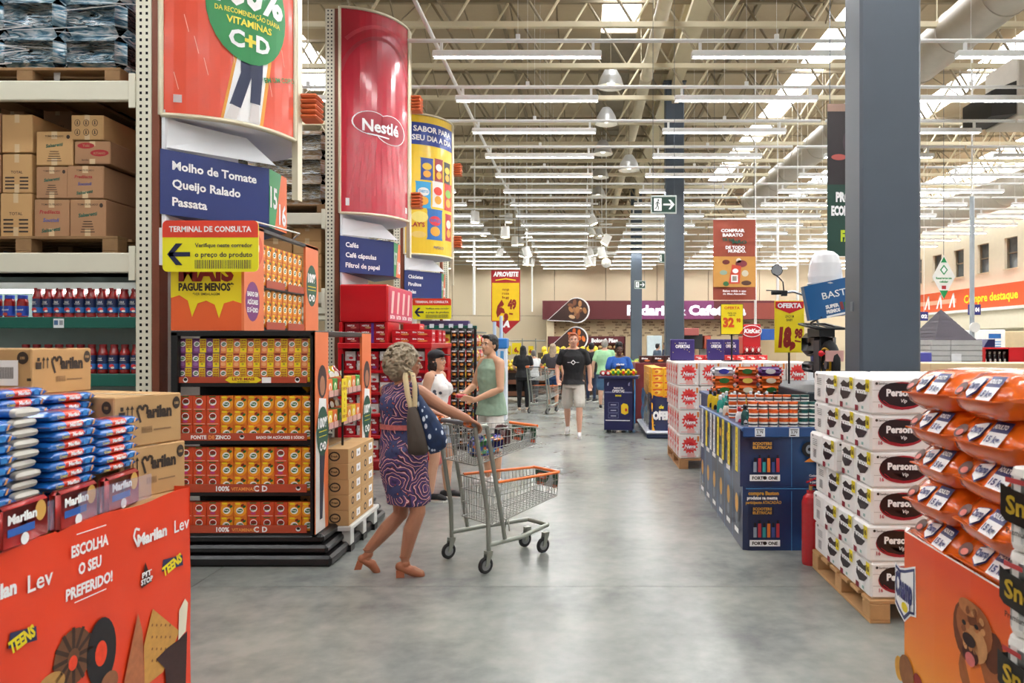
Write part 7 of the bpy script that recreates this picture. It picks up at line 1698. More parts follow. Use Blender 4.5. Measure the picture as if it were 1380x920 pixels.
# ================================================================ SHOPPING CARTS
wire = mat('b9bbb6', .28, .85, vary=.04); galv = mat('9ba096', .35, .6, vary=.06); orp = mat('e8701c', .35, coat=.3); rub = mat('1c1c1e', .6)
def cart(loc, rz, lab):
    t = thing('shopping_cart', lab, 'shopping cart', loc, rz, 'two-basket shopping carts')
    # local: x forward, y left
    for s in (-1, 1):
        y = s*.245
        MB().path([(-.16,y,1.05),(-.05,y,.42),(-.04,y,.13)], .017, 8, galv).build('rear_post', t)
        MB().path([(-.06,y,1.05),(.10,y,.22)], .016, 8, galv).build('slanted_post', t)
        MB().path([(-.05,y,.20),(.25,y*.93,.20),(.60,y*.5,.215)], .018, 8, galv).build('base_rail', t)
        MB().tube((-.16,y,1.05),(-.06,y,1.05),.016,n=8,m=galv).build('top_link', t)
    MB().tube((.60,-.125,.215),(.60,.125,.215),.018,n=8,m=galv).build('front_rail', t)
    MB().path([(.3,-.03,.2),(.3,0,.34),(.3,.03,.2)], .006, 5, galv).build('basket_stay', t)
    h = MB().tube((-.18,-.27,1.07),(-.18,.27,1.07),.017,n=10,m=mat('70757a',.35,.3)).build('handle', t)
    for y in (-.205, .205): MB().cbox(-.205,y-.055,1.045,-.15,y+.055,1.098,orp,.015,True).tube((-.155,y,1.072),(-.145,y,1.072),.012,n=8,m=rub).build('handle_grip', h)
    def basket(name, x0, x1, w0, w1, zt0, zt1, zb0, zb1, orange, panel):
        m = MB(); rt = lambda x: (x-x0)/(x1-x0); W = lambda x: w0+(w1-w0)*rt(x); T_ = lambda x: zt0+(zt1-zt0)*rt(x); B_ = lambda x: zb0+(zb1-zb0)*rt(x)
        b = thing_part = m
        nx = int((x1-x0)/.032)
        for i in range(nx+1):
            x = x0+(x1-x0)*i/nx; w_, zt, zb = W(x), T_(x), B_(x)
            m.path([(x,-w_,zt),(x,-w_*.9,zb),(x,w_*.9,zb),(x,w_,zt)], .0024, 4, wire)
        for k in range(-6, 7):
            f_ = k/6.5; m.path([(x0,W(x0)*.9*f_,B_(x0)),(x1,W(x1)*.9*f_,B_(x1)),(x1+.015,W(x1)*f_,T_(x1))], .0024, 4, wire); m.tube((x0,W(x0)*.9*f_,B_(x0)),(x0,W(x0)*f_,T_(x0)),.0024,n=4,m=wire)
        for v in (.0,.35,.68,1.0):
            ring = [(x, s*(W(x)*(.9+.1*v)), B_(x)+(T_(x)-B_(x))*v) for (x, s) in ((x0,-1),(x1,-1),(x1,1),(x0,1))]
            m.path(ring, .0045 if v in (0,1) else .003, 5, wire, closed=True)
        o = m.build(name, t)
        if orange:
            for s in (-1,1): MB().tube((x0+.03,s*w0*1.0,zt0+.002),(x1,s*w1,zt1+.002),.011,n=7,m=orp).build('rim_cover', o)
        MB().tube((x1+.005,-w1,zt1+.004),(x1+.005,w1,zt1+.004),.012,n=7,m=orp).build('rim_cover', o)
        # advertising flap at the front end
        zt, zb = zt1-.015, zt1-.13; g = MB(); f = pmap((x1+.012, -w1*.85, zb), (0,1,0), (0,0,1), .001); Wd = w1*1.7
        for fn in (f, pmap((x1+.008, w1*.85, zb), (0,-1,0), (0,0,1), .001)):
            g.prect(fn, 0, 0, Wd, .115, mat('0e4a34', .4), 0); g.pell(fn, Wd*.3, .075, Wd*.24, .026, mat('e05a28', .5), 1); g.prect(fn, Wd*.05, .0, Wd*.4, .025, mat('e05a28', .5), 1); g.prect(fn, Wd*.8, .0, Wd, .025, mat('e05a28', .5), 1)
            g.ppoly(fn, [(Wd*.42,0),(Wd*.78,0),(Wd*.84,.06),(Wd*.78,.1),(Wd*.68,.1),(Wd*.6,.06)], mat('cfd8dc', .5), 2); g.ptext(fn, 'leve seu', Wd*.3, .077, .014, wt, 2, 'C', bold=.04); g.ptext(fn, 'carrinho', Wd*.3, .058, .014, wt, 2, 'C', bold=.04)
        g.build('advert_flap', o)
        return o
    basket('upper_basket', -.13, .45, .225, .175, 1.03, 1.0, .77, .87, False, True)
    basket('lower_basket', .02, .68, .225, .16, .63, .62, .32, .44, True, True)
    for x, y, sw in ((-.04,-.245,.06),(-.04,.245,.06),(.59,-.115,.05),(.59,.115,.05)):
        wl_ = MB(); r_ = .062; ring = [(x-.03+.047*math.cos(a), y, r_+.047*math.sin(a)) for a in [2*math.pi*i/20 for i in range(20)]]
        wl_.path(ring, .0145, 8, rub, closed=True); wl_.tube((x-.03,y-.012,r_),(x-.03,y+.012,r_),.036,n=16,m=mat('8c8f90',.4,.3)); wl_.tube((x-.03,y-.016,r_),(x-.03,y+.016,r_),.012,n=10,m=galv)
        c = wl_.build('caster_wheel', t); MB().prism([(x-.04,y-.02,r_),(x-.015,y-.02,r_),(x+.02,y-.02,.14),(x-.03,y-.02,.14)], (0,.004,0), galv).prism([(x-.04,y+.016,r_),(x-.015,y+.016,r_),(x+.02,y+.016,.14),(x-.03,y+.016,.14)], (0,.004,0), galv).box(x-.03,y-.02,.138,x+.02,y+.02,.16,galv).build('fork', c)
    return t
CARTP = V((-.79, 5.5, 0)); CA_ = R(42)
cart(CARTP, CA_, 'empty-bottomed shopping cart pushed by the woman in the paisley dress')
c2_ = cart((-.95, 17.0, 0), R(60), 'distant shopping cart between the two women seen from behind')
cM = Matrix.Translation(CARTP) @ Matrix.Rotation(CA_, 4, 'Z')
def inc(x, y, z): return tuple(cM @ V((x, y, z)))
bgm = mat('1f2f8c', .25, key='bagblue', coat=.6); nt, N, L, b = nodes_of(bgm); tc = N.new('ShaderNodeTexCoord'); vo = N.new('ShaderNodeTexVoronoi'); vo.inputs['Scale'].default_value = 26
L.new(tc.outputs['Object'], vo.inputs[0]); sp_ = N.new('ShaderNodeSeparateColor'); L.new(vo.outputs['Color'], sp_.inputs[0]); L.new(ramp(nt, sp_.outputs[0], [(0,'#2a2f8c'),(.3,'#1f5fb0'),(.5,'#2f8f4a'),(.6,'#3fb0d8'),(.75,'#e8e8e0'),(.85,'#d8742c'),(.93,'#2a2a7c')], 'CONSTANT'), b.inputs['Base Color'])
def bag_(c1, w, h, d): m = MB(); m.cbox(-w/2,-d/2,0,w/2,d/2,h,c1,.03,True); return m
o = put('snack_multipack', bag_(bgm,.30,.15,.10).mesh(), inc(.04,-.08,.815), 'blue and green snack multipack lying in the upper basket', 'snack pack', None, CA_+.1); o.rotation_euler.x = R(8)
o = put('blue_snack_bag', MB().cbox(-.10,-.05,0,.10,.05,.06,mat('2a8ad0',.2,coat=.6,bump=.8),.025,True).mesh(), inc(.10,.07,.835), 'small bright blue crinkled bag beside the multipack', 'bag', None, CA_-.3)
o = put('brown_bag_of_food', MB().cbox(-.05,-.07,0,.05,.07,.16,mat('4a1c1e',.3,coat=.4,bump=.5),.03,True).mesh(), inc(.24,-.02,.855), 'dark red-brown food bag standing at the front of the upper basket', 'bag', None, CA_)
# ================================================================ PEOPLE
def fuse(mb, vox, sm=4, amp=0, sc_=9, mt=None, cut=None):
    """joins overlapping volumes into one continuous smooth surface"""
    me = mb.mesh(); o = bpy.data.objects.new('tmp', me); C.objects.link(o)
    r = o.modifiers.new('r', 'REMESH'); r.mode = 'VOXEL'; r.voxel_size = vox; r.use_smooth_shade = True
    s = o.modifiers.new('s', 'SMOOTH'); s.iterations = sm; s.factor = .5
    dg = bpy.context.evaluated_depsgraph_get(); out = bpy.data.meshes.new_from_object(o.evaluated_get(dg))
    bpy.data.objects.remove(o)
    if amp:
        nr = [v.normal.copy() for v in out.vertices]
        for v, n_ in zip(out.vertices, nr): v.co += n_*(amp*(noise.noise(v.co*sc_)+.5*noise.noise(v.co*sc_*2.3)))
    out.materials.clear(); out.materials.append(mt or mb.mats[0]); out.update()
    return out
def loft(m, rings, mt, n=18):
    vs = []
    for (x, y, z, rx, ry) in rings:
        for k in range(n): a = 2*math.pi*k/n; vs.append((x+math.cos(a)*rx, y+math.sin(a)*ry, z))
    m.add(vs, [(i*n+k, i*n+(k+1) % n, (i+1)*n+(k+1) % n, (i+1)*n+k) for i in range(len(rings)-1) for k in range(n)], mt, True)
    m.add(vs, [tuple(range(n))[::-1], tuple(range((len(rings)-1)*n, len(rings)*n))], mt)
def lerp3(a, b, t): return tuple(a[i]+(b[i]-a[i])*t for i in range(3))
def limb(m, pts, rs, mt, n=12):
    m.path(pts, 0, n, mt, rs=rs)
    for p, r in zip(pts, rs): m.ball(p, r, mt, 10, 6)
DEF = dict(hipR=(.09,0,.90), hipL=(-.09,0,.90), kneeR=(.10,.015,.49), kneeL=(-.10,.015,.49), ankR=(.10,-.02,.085), ankL=(-.10,-.02,.085), toeR=(.115,.15,.03), toeL=(-.115,.15,.03),
           pel=(0,0,.93), waist=(0,0,1.06), chest=(0,0,1.25), neck=(0,-.01,1.44), head=(0,.02,1.575), shR=(.18,0,1.385), shL=(-.18,0,1.385), elR=(.235,-.02,1.11), elL=(-.235,-.02,1.11), wrR=(.25,.05,.88), wrL=(-.25,.05,.88), fiR=(.25,.09,.74), fiL=(-.25,.09,.74))
def person(lab, loc, rz, h=1.7, skin='c99a7c', J={}, vox=.012, female=False, fat=1., yaw=0, pitch=0, hair=('short','241c18'), top=None, bottom=None, shoes='e8e6e2', face=True, dress=None, heels=None, curl=.4, eyes=True, gap=None):
    t = thing('person', lab, 'person', loc, rz); s = h/1.7; j = {k: V(v)*s for k, v in DEF.items()}
    Mi = (Matrix.Translation(loc) @ Matrix.Rotation(rz, 4, 'Z')).inverted()
    for k, v in J.items(): j[k] = (Mi @ V((wx(v[0], v[2]), v[2], wz(v[1], v[2])))) if v[0] > 20 else V(v)*s
    sk = mat(skin, .5, vary=.06, scale=20); g = s*fat; m = MB()
    pel, wa, ch, ne, hd = j['pel'], j['waist'], j['chest'], j['neck'], j['head']; hw = .165 if female else .155; ww = .132 if female else .143; cw = .155 if female else .172
    tors = lambda e: [(pel.x,pel.y,pel.z-.09*s,(hw-.02)*g+e,.105*g+e),(pel.x,pel.y-.01,pel.z,hw*g+e,.12*g+e),(wa.x,wa.y,wa.z,ww*g+e,.098*g+e),(ch.x,ch.y,ch.z-.04*s,cw*g+e,.115*g+e),(ch.x,ch.y,ch.z+.07*s,cw*g+e,.108*g+e),(lerp3(ch,ne,.75)[0],lerp3(ch,ne,.75)[1],ne.z-.055*s,.125*g+e,.08*g+e),(ne.x,ne.y,ne.z-.01*s,.065*g+e*.5,.06*g+e*.5)]
    loft(m, tors(0), sk)
    if female:
        for sx in (-1,1): m.ball(ch+V((sx*.07*g,.085*g,-.01)), (.062*g,.06*g,.065*g), sk)
    m.path([ne-V((0,0,.03)), lerp3(ne,hd,.55), hd-V((0,.01,0))], 0, 12, sk, rs=[.062*s,.052*s,.052*s])
    legs = {}; arms = {}
    for S in 'RL':
        hp, kn, an, to = j['hip'+S], j['knee'+S], j['ank'+S], j['toe'+S]
        back = V((0,-.018,0))
        lg = [hp, V(lerp3(hp,kn,.5)), kn, V(lerp3(kn,an,.35))+back, an+V((0,0,.03))]; lr = [.088*g,.074*g,.052*g,.053*g,.034*g]; legs[S] = (lg, lr); limb(m, lg, lr, sk)
        heel = an+(an-to).normalized()*.03; heel.z = max(to.z-.005 if not heels else an.z-.05, .03 if not heels else to.z); limb(m, [an, heel, V(lerp3(heel,to,.6))+V((0,0,.008)), to], [.032*s,.03*s,.032*s,.024*s], sk, 8)
        sh, el, wr, fi = j['sh'+S], j['el'+S], j['wr'+S], j['fi'+S]
        ar = [sh, V(lerp3(sh,el,.45)), el, V(lerp3(el,wr,.3)), wr]; rr_ = [.05*g,.045*g,.038*g,.038*g,.026*g]; arms[S] = (ar, rr_); limb(m, ar, rr_, sk)
        m.path([ne-V((0,0,.01*s)), V(lerp3(ne,sh,.55))+V((0,0,.004)), sh+V((0,0,.002))], 0, 10, sk, rs=[.05*s,.044*s,.046*s])
        d = (fi-wr).normalized(); side_ = d.cross(V((0,1,0))); side_ = side_.normalized() if side_.length > .1 else V((1,0,0)); nrm_ = side_.cross(d).normalized()
        if gap and S in gap: side_ = gap[S][0]; nrm_ = gap[S][1]
        inward = V((-1 if S == 'R' else 1,0,0)) if not gap else nrm_
        for q in range(4):
            o_ = side_*(q-1.5)*.019*s; m.path([wr+o_*.5, wr+d*.05*s+o_*.95, wr+d*.085*s+o_], 0, 8, sk, rs=[.016*s,.013*s,.0105*s])
            Lf = (.07,.08,.075,.058)[q]*s; p0 = wr+d*.085*s+o_; c_ = curl; p1 = p0+(d*math.cos(c_)+nrm_*math.sin(c_))*Lf*.5; p2 = p1+(d*math.cos(c_*2.2)+nrm_*math.sin(c_*2.2))*Lf*.32; p3 = p2+(d*math.cos(c_*3.2)+nrm_*math.sin(c_*3.2))*Lf*.25
            m.path([p0,p1,p2,p3], 0, 7, sk, rs=[.0092*s,.0085*s,.0078*s,.006*s]); m.ball(p3, .006*s, sk, 6, 4)
        th = wr+side_*(-.022)*s*(1)+d*.03*s; m.path([th, th-side_*.02*s+d*.03*s+nrm_*.012*s, th-side_*.022*s+d*.06*s+nrm_*.03*s], 0, 7, sk, rs=[.0125*s,.0105*s,.0075*s])
    # head
    HM = Matrix.Translation(hd) @ Matrix.Rotation(yaw, 4, 'Z') @ Matrix.Rotation(-pitch, 4, 'X') @ Matrix.Scale(s, 4); m.M = HM
    m.ball((0,-.008,.022), (.074,.094,.093), sk, 16, 10); m.ball((0,.022,-.03), (.060,.068,.075), sk, 14, 8); m.ball((0,.062,-.088), (.026,.022,.02), sk); m.ball((0,.045,-.07), (.046,.042,.032), sk)
    m.path([(0,.082,.02),(0,.098,-.008),(0,.105,-.022)], 0, 8, sk, rs=[.009,.012,.014]); m.ball((-.012,.095,-.026), .0085, sk, 6, 4); m.ball((.012,.095,-.026), .0085, sk, 6, 4); m.ball((0,.078,-.052), (.026,.016,.013), sk)
    for sx in (-1,1): m.ball((sx*.075,-.004,-.006), (.011,.02,.031), sk, 8, 6); m.ball((sx*.033,.072,-.018), (.02,.016,.018), sk, 8, 6); m.ball((sx*.03,.080,.032), (.024,.011,.009), sk, 8, 5)
    m.M = None
    link('body', fuse(m, vox, 3, mt=sk), t)
    if face:
        for sx in (-1,1):
            e = MB(); e.M = HM; e.ball((sx*.031,.083,.010), (.0135,.009,.0065), mat('e8e2dc',.2), 10, 6); e.ball((sx*.031,.0885,.010), (.0058,.0045,.0058), mat('2a1a12',.1), 8, 6); eo = e.build('eye', t)
            e = MB(); e.M = HM; e.path([(sx*.014,.094,.030),(sx*.032,.093,.036),(sx*.05,.083,.030)], .0038, 5, mat(hair[1],.7)); e.path([(sx*.018,.0905,.0165),(sx*.031,.0935,.018),(sx*.045,.0855,.015)], .0018, 4, mat('2a1a14',.7)); e.build('eyebrow', t)
        e = MB(); e.M = HM; lipm = mat('a8584c' if female else 'a86a5c',.4); e.ball((0,.0885,-.0485), (.021,.008,.0045), lipm, 10, 5); e.ball((0,.088,-.0565), (.018,.008,.0055), lipm, 10, 5); e.build('lips', t)
    # hair
    k, hc = hair[0], hair[1]; hm = mat(hc, .55, vary=.35, scale=40, bump=.5); m = MB(); m.M = HM; rr = random.Random(len(lab))
    if k in ('short','long','bob','bun','grey'):
        m.ball((0,-.022,.052), (.081,.09,.078), hm, 16, 10); m.ball((0,-.04,.0), (.079,.07,.085), hm, 14, 8)
        for sx in (-1,1): m.ball((sx*.070,-.012,.022), (.014,.04,.032), hm)
        if k == 'short': m.ball((.01,.052,.104), (.055,.034,.02), hm)
    if k == 'long':
        m.M = HM; m.ball((0,-.075,-.09), (.085,.045,.11), hm); m.ball((0,-.10,-.21), (.08,.04,.13), hm); m.ball((0,-.11,-.32), (.06,.035,.10), hm)
        for sx in (-1,1): m.ball((sx*.06,-.03,-.06), (.035,.05,.1), hm)
    if k == 'bob':
        for sx in (-1,1): m.ball((sx*.066,-.018,-.045), (.024,.055,.075), hm)
        m.ball((0,-.07,-.06), (.075,.04,.07), hm); m.ball((0,.05,.085), (.06,.035,.025), hm)
    if k == 'bun': m.ball((0,-.02,.11), (.085,.085,.06), hm); m.ball((0,-.01,.125), (.07,.07,.06), hm)
    if k == 'curly':
        m.ball((0,-.03,.03), (.105,.105,.10), hm, 16, 10); m.ball((0,-.065,-.05), (.10,.075,.10), hm, 14, 8)
        for sx in (-1,1): m.ball((sx*.075,-.02,-.03), (.036,.05,.075), hm)
        for i in range(330):
            a = rr.uniform(0,2*math.pi); b_ = math.asin(rr.uniform(-.75,1)); d_ = V((math.cos(b_)*math.cos(a), math.cos(b_)*math.sin(a), math.sin(b_)))
            if d_.y > .55 and d_.z < .5: continue
            p = V((0,-.045,.0))+V((d_.x*.118, d_.y*.12, d_.z*.132)); q_ = d_.orthogonal().normalized(); w_ = d_.cross(q_); ph = rr.uniform(0,6); rl = rr.uniform(.012,.02)
            m.path([p+q_*math.cos(ph+u)*rl+w_*math.sin(ph+u)*rl+d_*(.004*u) for u in (0,1.1,2.2,3.3,4.4)], 0, 5, hm, rs=[.006,.0075,.008,.007,.004])
    m.M = None
    ho = link('hair', fuse(m, max(vox*.6,.0055), 1 if k == 'curly' else 3, .004, 60, mt=hm), t)
    # clothes
    if top:
        kind, tm_, zl = top; c = mat(tm_, .8, vary=.1, scale=5, bump=.25) if isinstance(tm_, str) else tm_; m = MB(); e = .014; R_ = tors(e); z0 = zl*s
        R_ = [r for r in R_ if r[2] > max(z0+.03, pel.z-.02)]; R_ = [(pel.x,pel.y,z0,hw*g+e+.026,.118*g+e+.03)]+R_; loft(m, R_[:-1]+[(R_[-1][0],R_[-1][1],R_[-1][2]-.004,R_[-1][3]*(1.25 if kind != 'tank' else 1.5),R_[-1][4]*1.12)], c)
        if female: [m.ball(ch+V((sx*.07*g,.088*g,-.01)), (.07*g,.066*g,.072*g), c) for sx in (-1,1)]
        for S in 'RL':
            ar, rr_ = arms[S]
            if kind == 'tee': m.path([ne-V((0,0,.035*s)), V(lerp3(ne,ar[0],.55))-V((0,0,.004)), ar[0]-V((0,0,.002))], 0, 10, c, rs=[.052*s,.052*s,.054*s]); limb(m, [ar[0]-V((0,0,.006)), ar[1], V(lerp3(ar[0],ar[2],.62))], [.059*g,.058*g,.06*g], c)
            else: sh_ = ar[0]; m.path([(sh_.x*.62,sh_.y+.05*g,sh_.z-.10*s),(sh_.x*.66,sh_.y,sh_.z+.026*s),(sh_.x*.62,sh_.y-.06*g,sh_.z-.10*s)], .034*g, 8, c)
        link('shirt', fuse(m, vox*.9, 3, .006, 11, mt=c), t)
    if bottom:
        kind, bc, zl = bottom; c = mat(bc, .8, vary=.14, scale=6, bump=.3); m = MB(); e = .016; loft(m, [(pel.x,pel.y,pel.z-.13*s,hw*g+e-.01,.118*g+e),(pel.x,pel.y-.008,pel.z-.04*s,hw*g+.008,.118*g+.008),(pel.x,pel.y,pel.z+.04*s,(hw-.02)*g,.098*g)], c)
        for S in 'RL':
            lg, lr = legs[S]
            if kind == 'shorts': k_ = zl; limb(m, [V(lerp3(lg[0],lg[2],.14)), V(lerp3(lg[0],lg[2],max(k_*.5,.2))), V(lerp3(lg[0],lg[2],k_))], [.088*g,.096*g,.094*g], c)
            else: limb(m, [V(lerp3(lg[0],lg[2],.1))]+lg[1:], [lr[0]+.002,lr[1]+.01,lr[2]+.01,lr[3]+.004,lr[4]+.012], c)
        link('shorts' if kind == 'shorts' else 'trousers', fuse(m, vox*.9, 3, .005, 12, mt=c), t)
    if shoes:
        for S in 'RL':
            an, to = j['ank'+S], j['toe'+S]; d = (to-an); d.z = 0; d.normalize(); c = mat(shoes, .5); sl = mat('e9e7e2', .6); m = MB(); b0 = an-d*.045; b0.z = 0; zz_ = min(an.z-.07*s, to.z-.03); lift = V((0,0,max(0, zz_)))
            limb(m, [an-V((0,0,.02))-d*.01, b0+V((0,0,.045))+lift, V(lerp3(an,to,.55))*1+V((0,0,0)), to+V((0,0,.008))], [.042*s,.040*s,.040*s,.03*s], c, 10)
            so = link('shoe', fuse(m, .008, 3, mt=c), t)
            m = MB(); r_ = d.cross(V((0,0,1))); pts = [b0-d*.03+lift, b0+r_*.034+lift, V((to.x,to.y,0))+r_*.038+V((0,0,max(0,to.z-.03))), V((to.x,to.y,0))+d*.036+V((0,0,max(0,to.z-.03))), V((to.x,to.y,0))-r_*.036+V((0,0,max(0,to.z-.03))), b0-r_*.032+lift]
            m.prism([p+V((0,0,.001)) for p in pts][::1], (0,0,.018), sl); m.build('sole', so)
    return t, j, HM, legs, arms, sk
# --- the woman in the paisley dress
pm = mat('35305c', .7, key='paisley'); nt, N, L, b = nodes_of(pm); tc = N.new('ShaderNodeTexCoord')
v1 = N.new('ShaderNodeTexVoronoi'); v1.inputs['Scale'].default_value = 5.4; ns_ = N.new('ShaderNodeTexNoise'); ns_.inputs['Scale'].default_value = 9
mxv = N.new('ShaderNodeVectorMath'); mxv.operation = 'MULTIPLY_ADD'; mxv.inputs[1].default_value = (.09,.09,.09); L.new(tc.outputs['Object'], ns_.inputs[0]); L.new(ns_.outputs['Color'], mxv.inputs[0]); L.new(tc.outputs['Object'], mxv.inputs[2]); L.new(mxv.outputs[0], v1.inputs[0])
ml = N.new('ShaderNodeMath'); ml.operation = 'MULTIPLY'; ml.inputs[1].default_value = 8.0; L.new(v1.outputs['Distance'], ml.inputs[0])
fr = N.new('ShaderNodeMath'); fr.operation = 'FRACT'; L.new(ml.outputs[0], fr.inputs[0])
rings_ = ramp(nt, fr.outputs[0], [(0,'#2a2a52'),(.28,'#5c3a78'),(.42,'#232448'),(.56,'#d88a94'),(.64,'#f2dcd8'),(.70,'#8a2c3c'),(.84,'#1f2340')])
v2 = N.new('ShaderNodeTexVoronoi'); v2.inputs['Scale'].default_value = 34; L.new(tc.outputs['Object'], v2.inputs[0])
dots = ramp(nt, v2.outputs['Distance'], [(.0,'#f0c890'),(.12,'#c8502c'),(.26,'#2c2850'),(.5,'#38406c')])
v3 = N.new('ShaderNodeTexNoise'); v3.inputs['Scale'].default_value = 5.5; L.new(tc.outputs['Object'], v3.inputs[0]); st = N.new('ShaderNodeMath'); st.operation = 'GREATER_THAN'; st.inputs[1].default_value = .56; L.new(v3.outputs['Fac'], st.inputs[0])
mx = N.new('ShaderNodeMix'); mx.data_type = 'RGBA'; L.new(st.outputs[0], mx.inputs[0]); L.new(rings_, mx.inputs[6]); L.new(dots, mx.inputs[7]); L.new(mx.outputs[2], b.inputs['Base Color'])
LL = V((-1.235, 5.24, 0)); LZ = R(-42)
Jl = dict(head=(549,489,5.25), neck=(541,519,5.24), shR=(564,528,5.10), shL=(521,527,5.38), chest=(541,548,5.24), waist=(541,575,5.24), pel=(544,604,5.23), hipR=(552,610,5.17), hipL=(541,610,5.30), kneeR=(563,690,5.16), ankR=(546,756,5.2), toeR=(568,772,5.22), kneeL=(540,692,5.30), ankL=(497,746,5.30), toeL=(508,769,5.31),
          elR=(600,551,5.12), wrR=(630,564,5.17), fiR=(650,575,5.22), elL=(548,556,5.46), wrL=(583,556,5.56), fiL=(600,562,5.62))
hd_ = (math.cos(CA_), math.sin(CA_), 0)
Wl = Matrix.Rotation(-LZ, 3, 'Z')
latr = Wl @ V((math.sin(CA_), -math.cos(CA_), 0)); dn = Wl @ V((0,0,-1))
lady, jl, HMl, lgl, arl, skl = person('woman with curly grey-blond hair and a paisley dress pushing the shopping cart', LL, LZ, 1.62, 'a97458', Jl, .006, True, 1.10, yaw=R(-28), pitch=R(8), hair=('curly','94856e'), shoes=None, heels=True, curl=.75, gap={'R': (latr, dn), 'L': (latr, dn)})
m = MB(); pel, wa, ch, ne = jl['pel'], jl['waist'], jl['chest'], jl['neck']; hem = V(lerp3(jl['hipR'], jl['kneeR'], .86)); hl = V(lerp3(jl['hipL'], jl['kneeL'], .86)); hc_ = (hem+hl)/2
loft(m, [(hc_.x,hc_.y,.515,.165,.145),(hc_.x*.9,hc_.y*.9,.56,.172,.15),(pel.x,pel.y,pel.z-.12,.188,.158),(pel.x,pel.y,pel.z,.188,.152),(wa.x,wa.y,wa.z-.04,.165,.132),(wa.x,wa.y,wa.z+.03,.158,.125),(ch.x,ch.y,ch.z,.182,.14),(ch.x,ch.y,ch.z+.07,.178,.13),(ne.x,ne.y,ne.z-.055,.16,.098),(ne.x,ne.y,ne.z+.0,.085,.075)], pm, 22)
for sx in (-1,1): m.ball(ch+V((sx*.072,.09,.0)), (.078,.07,.08), pm)
for S in 'RL': m.path([ne-V((0,0,.02)), V(lerp3(ne,jl['sh'+S],.6))-V((0,0,.01)), V(lerp3(ne,jl['sh'+S],.92))-V((0,0,.02))], 0, 10, pm, rs=[.06,.062,.062])
dr = link('dress', fuse(m, .009, 3, .008, 8, mt=pm), lady)
ring = [(wa.x+math.cos(a)*.172, wa.y+math.sin(a)*.139, wa.z+.01) for a in [2*math.pi*k/26 for k in range(26)]]
mb = MB(); n = 26; vs = [(x,y,z-.018) for x,y,z in ring]+[(x,y,z+.018) for x,y,z in ring]; mb.add(vs, [(k,(k+1)%n,n+(k+1)%n,n+k) for k in range(n)], mat('b8605c',.6,vary=.5,scale=40), True); mb.build('belt', dr)
# heeled sandals
tan = mat('9c5f40', .5, vary=.08)
for S in 'RL':
    an, to = jl['ank'+S], jl['toe'+S]; d = (to-an).normalized(); fw = V((d.x,d.y,0)).normalized(); m = MB(); heel = an-fw*.035
    if S == 'R': heel.z = .075; limb(m, [an+V((0,0,-.02)), heel+V((0,0,.0)), V(lerp3(heel,to,.55))+V((0,0,-.004)), to+V((0,0,-.012))], [.036,.035,.036,.026], tan, 10)
    else: limb(m, [an, an-fw*.045+V((0,0,-.035)), V(lerp3(an-fw*.03,to,.6)), to+V((0,0,-.004))], [.034,.034,.034,.026], tan, 10)
    so = link('sandal', fuse(m, .006, 3, mt=tan), lady)
    if S == 'R': MB().prism([heel+V((0,0,-.02))+fw*.03+fw.cross(V((0,0,1)))*.024, heel+V((0,0,-.02))+fw*.03-fw.cross(V((0,0,1)))*.024, heel+V((0,0,-.02))-fw*.026-fw.cross(V((0,0,1)))*.024, heel+V((0,0,-.02))-fw*.026+fw.cross(V((0,0,1)))*.024], (0,0,-.052), mat('a35c3c',.5)).build('block_heel', so)
    else:
        hp_ = an-fw*.055+V((0,0,-.04)); q = fw.cross(V((0,0,1)))*.024; dd = V((-fw.x*.35,-fw.y*.35,-1)).normalized()*.068
        MB().prism([hp_+fw*.026+q, hp_+fw*.026-q, hp_-fw*.022-q, hp_-fw*.022+q], dd, mat('a35c3c',.5)).build('block_heel', so)
    MB().path([an+V((0,0,.035))+V((.036*math.cos(a), .036*math.sin(a), 0)) for a in [2*math.pi*k/14 for k in range(14)]], .005, 6, tan, closed=True).build('ankle_strap', so)
# shoulder bags
def soft(outline, Y, th, mt, n=1):
    """soft bag from its side outline, bulging in depth"""
    m = MB(); c = (sum(p[0] for p in outline)/len(outline), sum(p[1] for p in outline)/len(outline)); N_ = len(outline); vs = []
    for k, (sc_, y) in enumerate(((.3,-1.0),(.72,-.86),(.93,-.45),(1,0),(.93,.45),(.72,.86),(.3,1.0))):
        for p in outline: x = c[0]+(p[0]-c[0])*sc_; z = c[1]+(p[1]-c[1])*sc_; vs.append((wx(x,Y), Y+y*th/2, wz(z,Y)))
    m.add(vs, [(k*N_+i, k*N_+(i+1) % N_, (k+1)*N_+(i+1) % N_, (k+1)*N_+i) for k in range(6) for i in range(N_)], mt, True); m.add(vs, [tuple(range(N_))[::-1], tuple(range(6*N_, 7*N_))], mt)
    return m
gb = mat('4a4038', .8, vary=.15, scale=5, bump=.3); t = thing('grey_tote_bag', 'grey-brown cloth bag with a beige strap hanging from the shoulder of the woman', 'bag', (-1.17,4.93,1.0))
soft([(550,548),(560,546),(566,560),(574,590),(578,608),(572,613),(560,614),(550,611),(549,590),(548,565)], 4.96, .09, gb).build('bag_body', t, True)
bs_ = mat('c2ad86', .8)
def strap(pts, w_, mt, nm_='strap'):
    m = MB(); ps = [V((wx(a,y), y, wz(b_,y))) for a, b_, y in pts]; vs = []
    for p in ps: vs += [p+V((-w_,0,0)), p+V((w_,0,0)), p+V((w_,.006,0)), p+V((-w_,.006,0))]
    m.add(vs, [(i*4+k, i*4+(k+1) % 4, (i+1)*4+(k+1) % 4, (i+1)*4+k) for i in range(len(ps)-1) for k in range(4)], mt, True); m.build(nm_, t, True)
strap([(547,502,5.10),(546,508,5.02),(549,530,4.97),(554,550,4.95)], .018, bs_); strap([(549,500,5.14),(556,503,5.03),(559,520,4.98),(559,548,4.95)], .016, bs_)
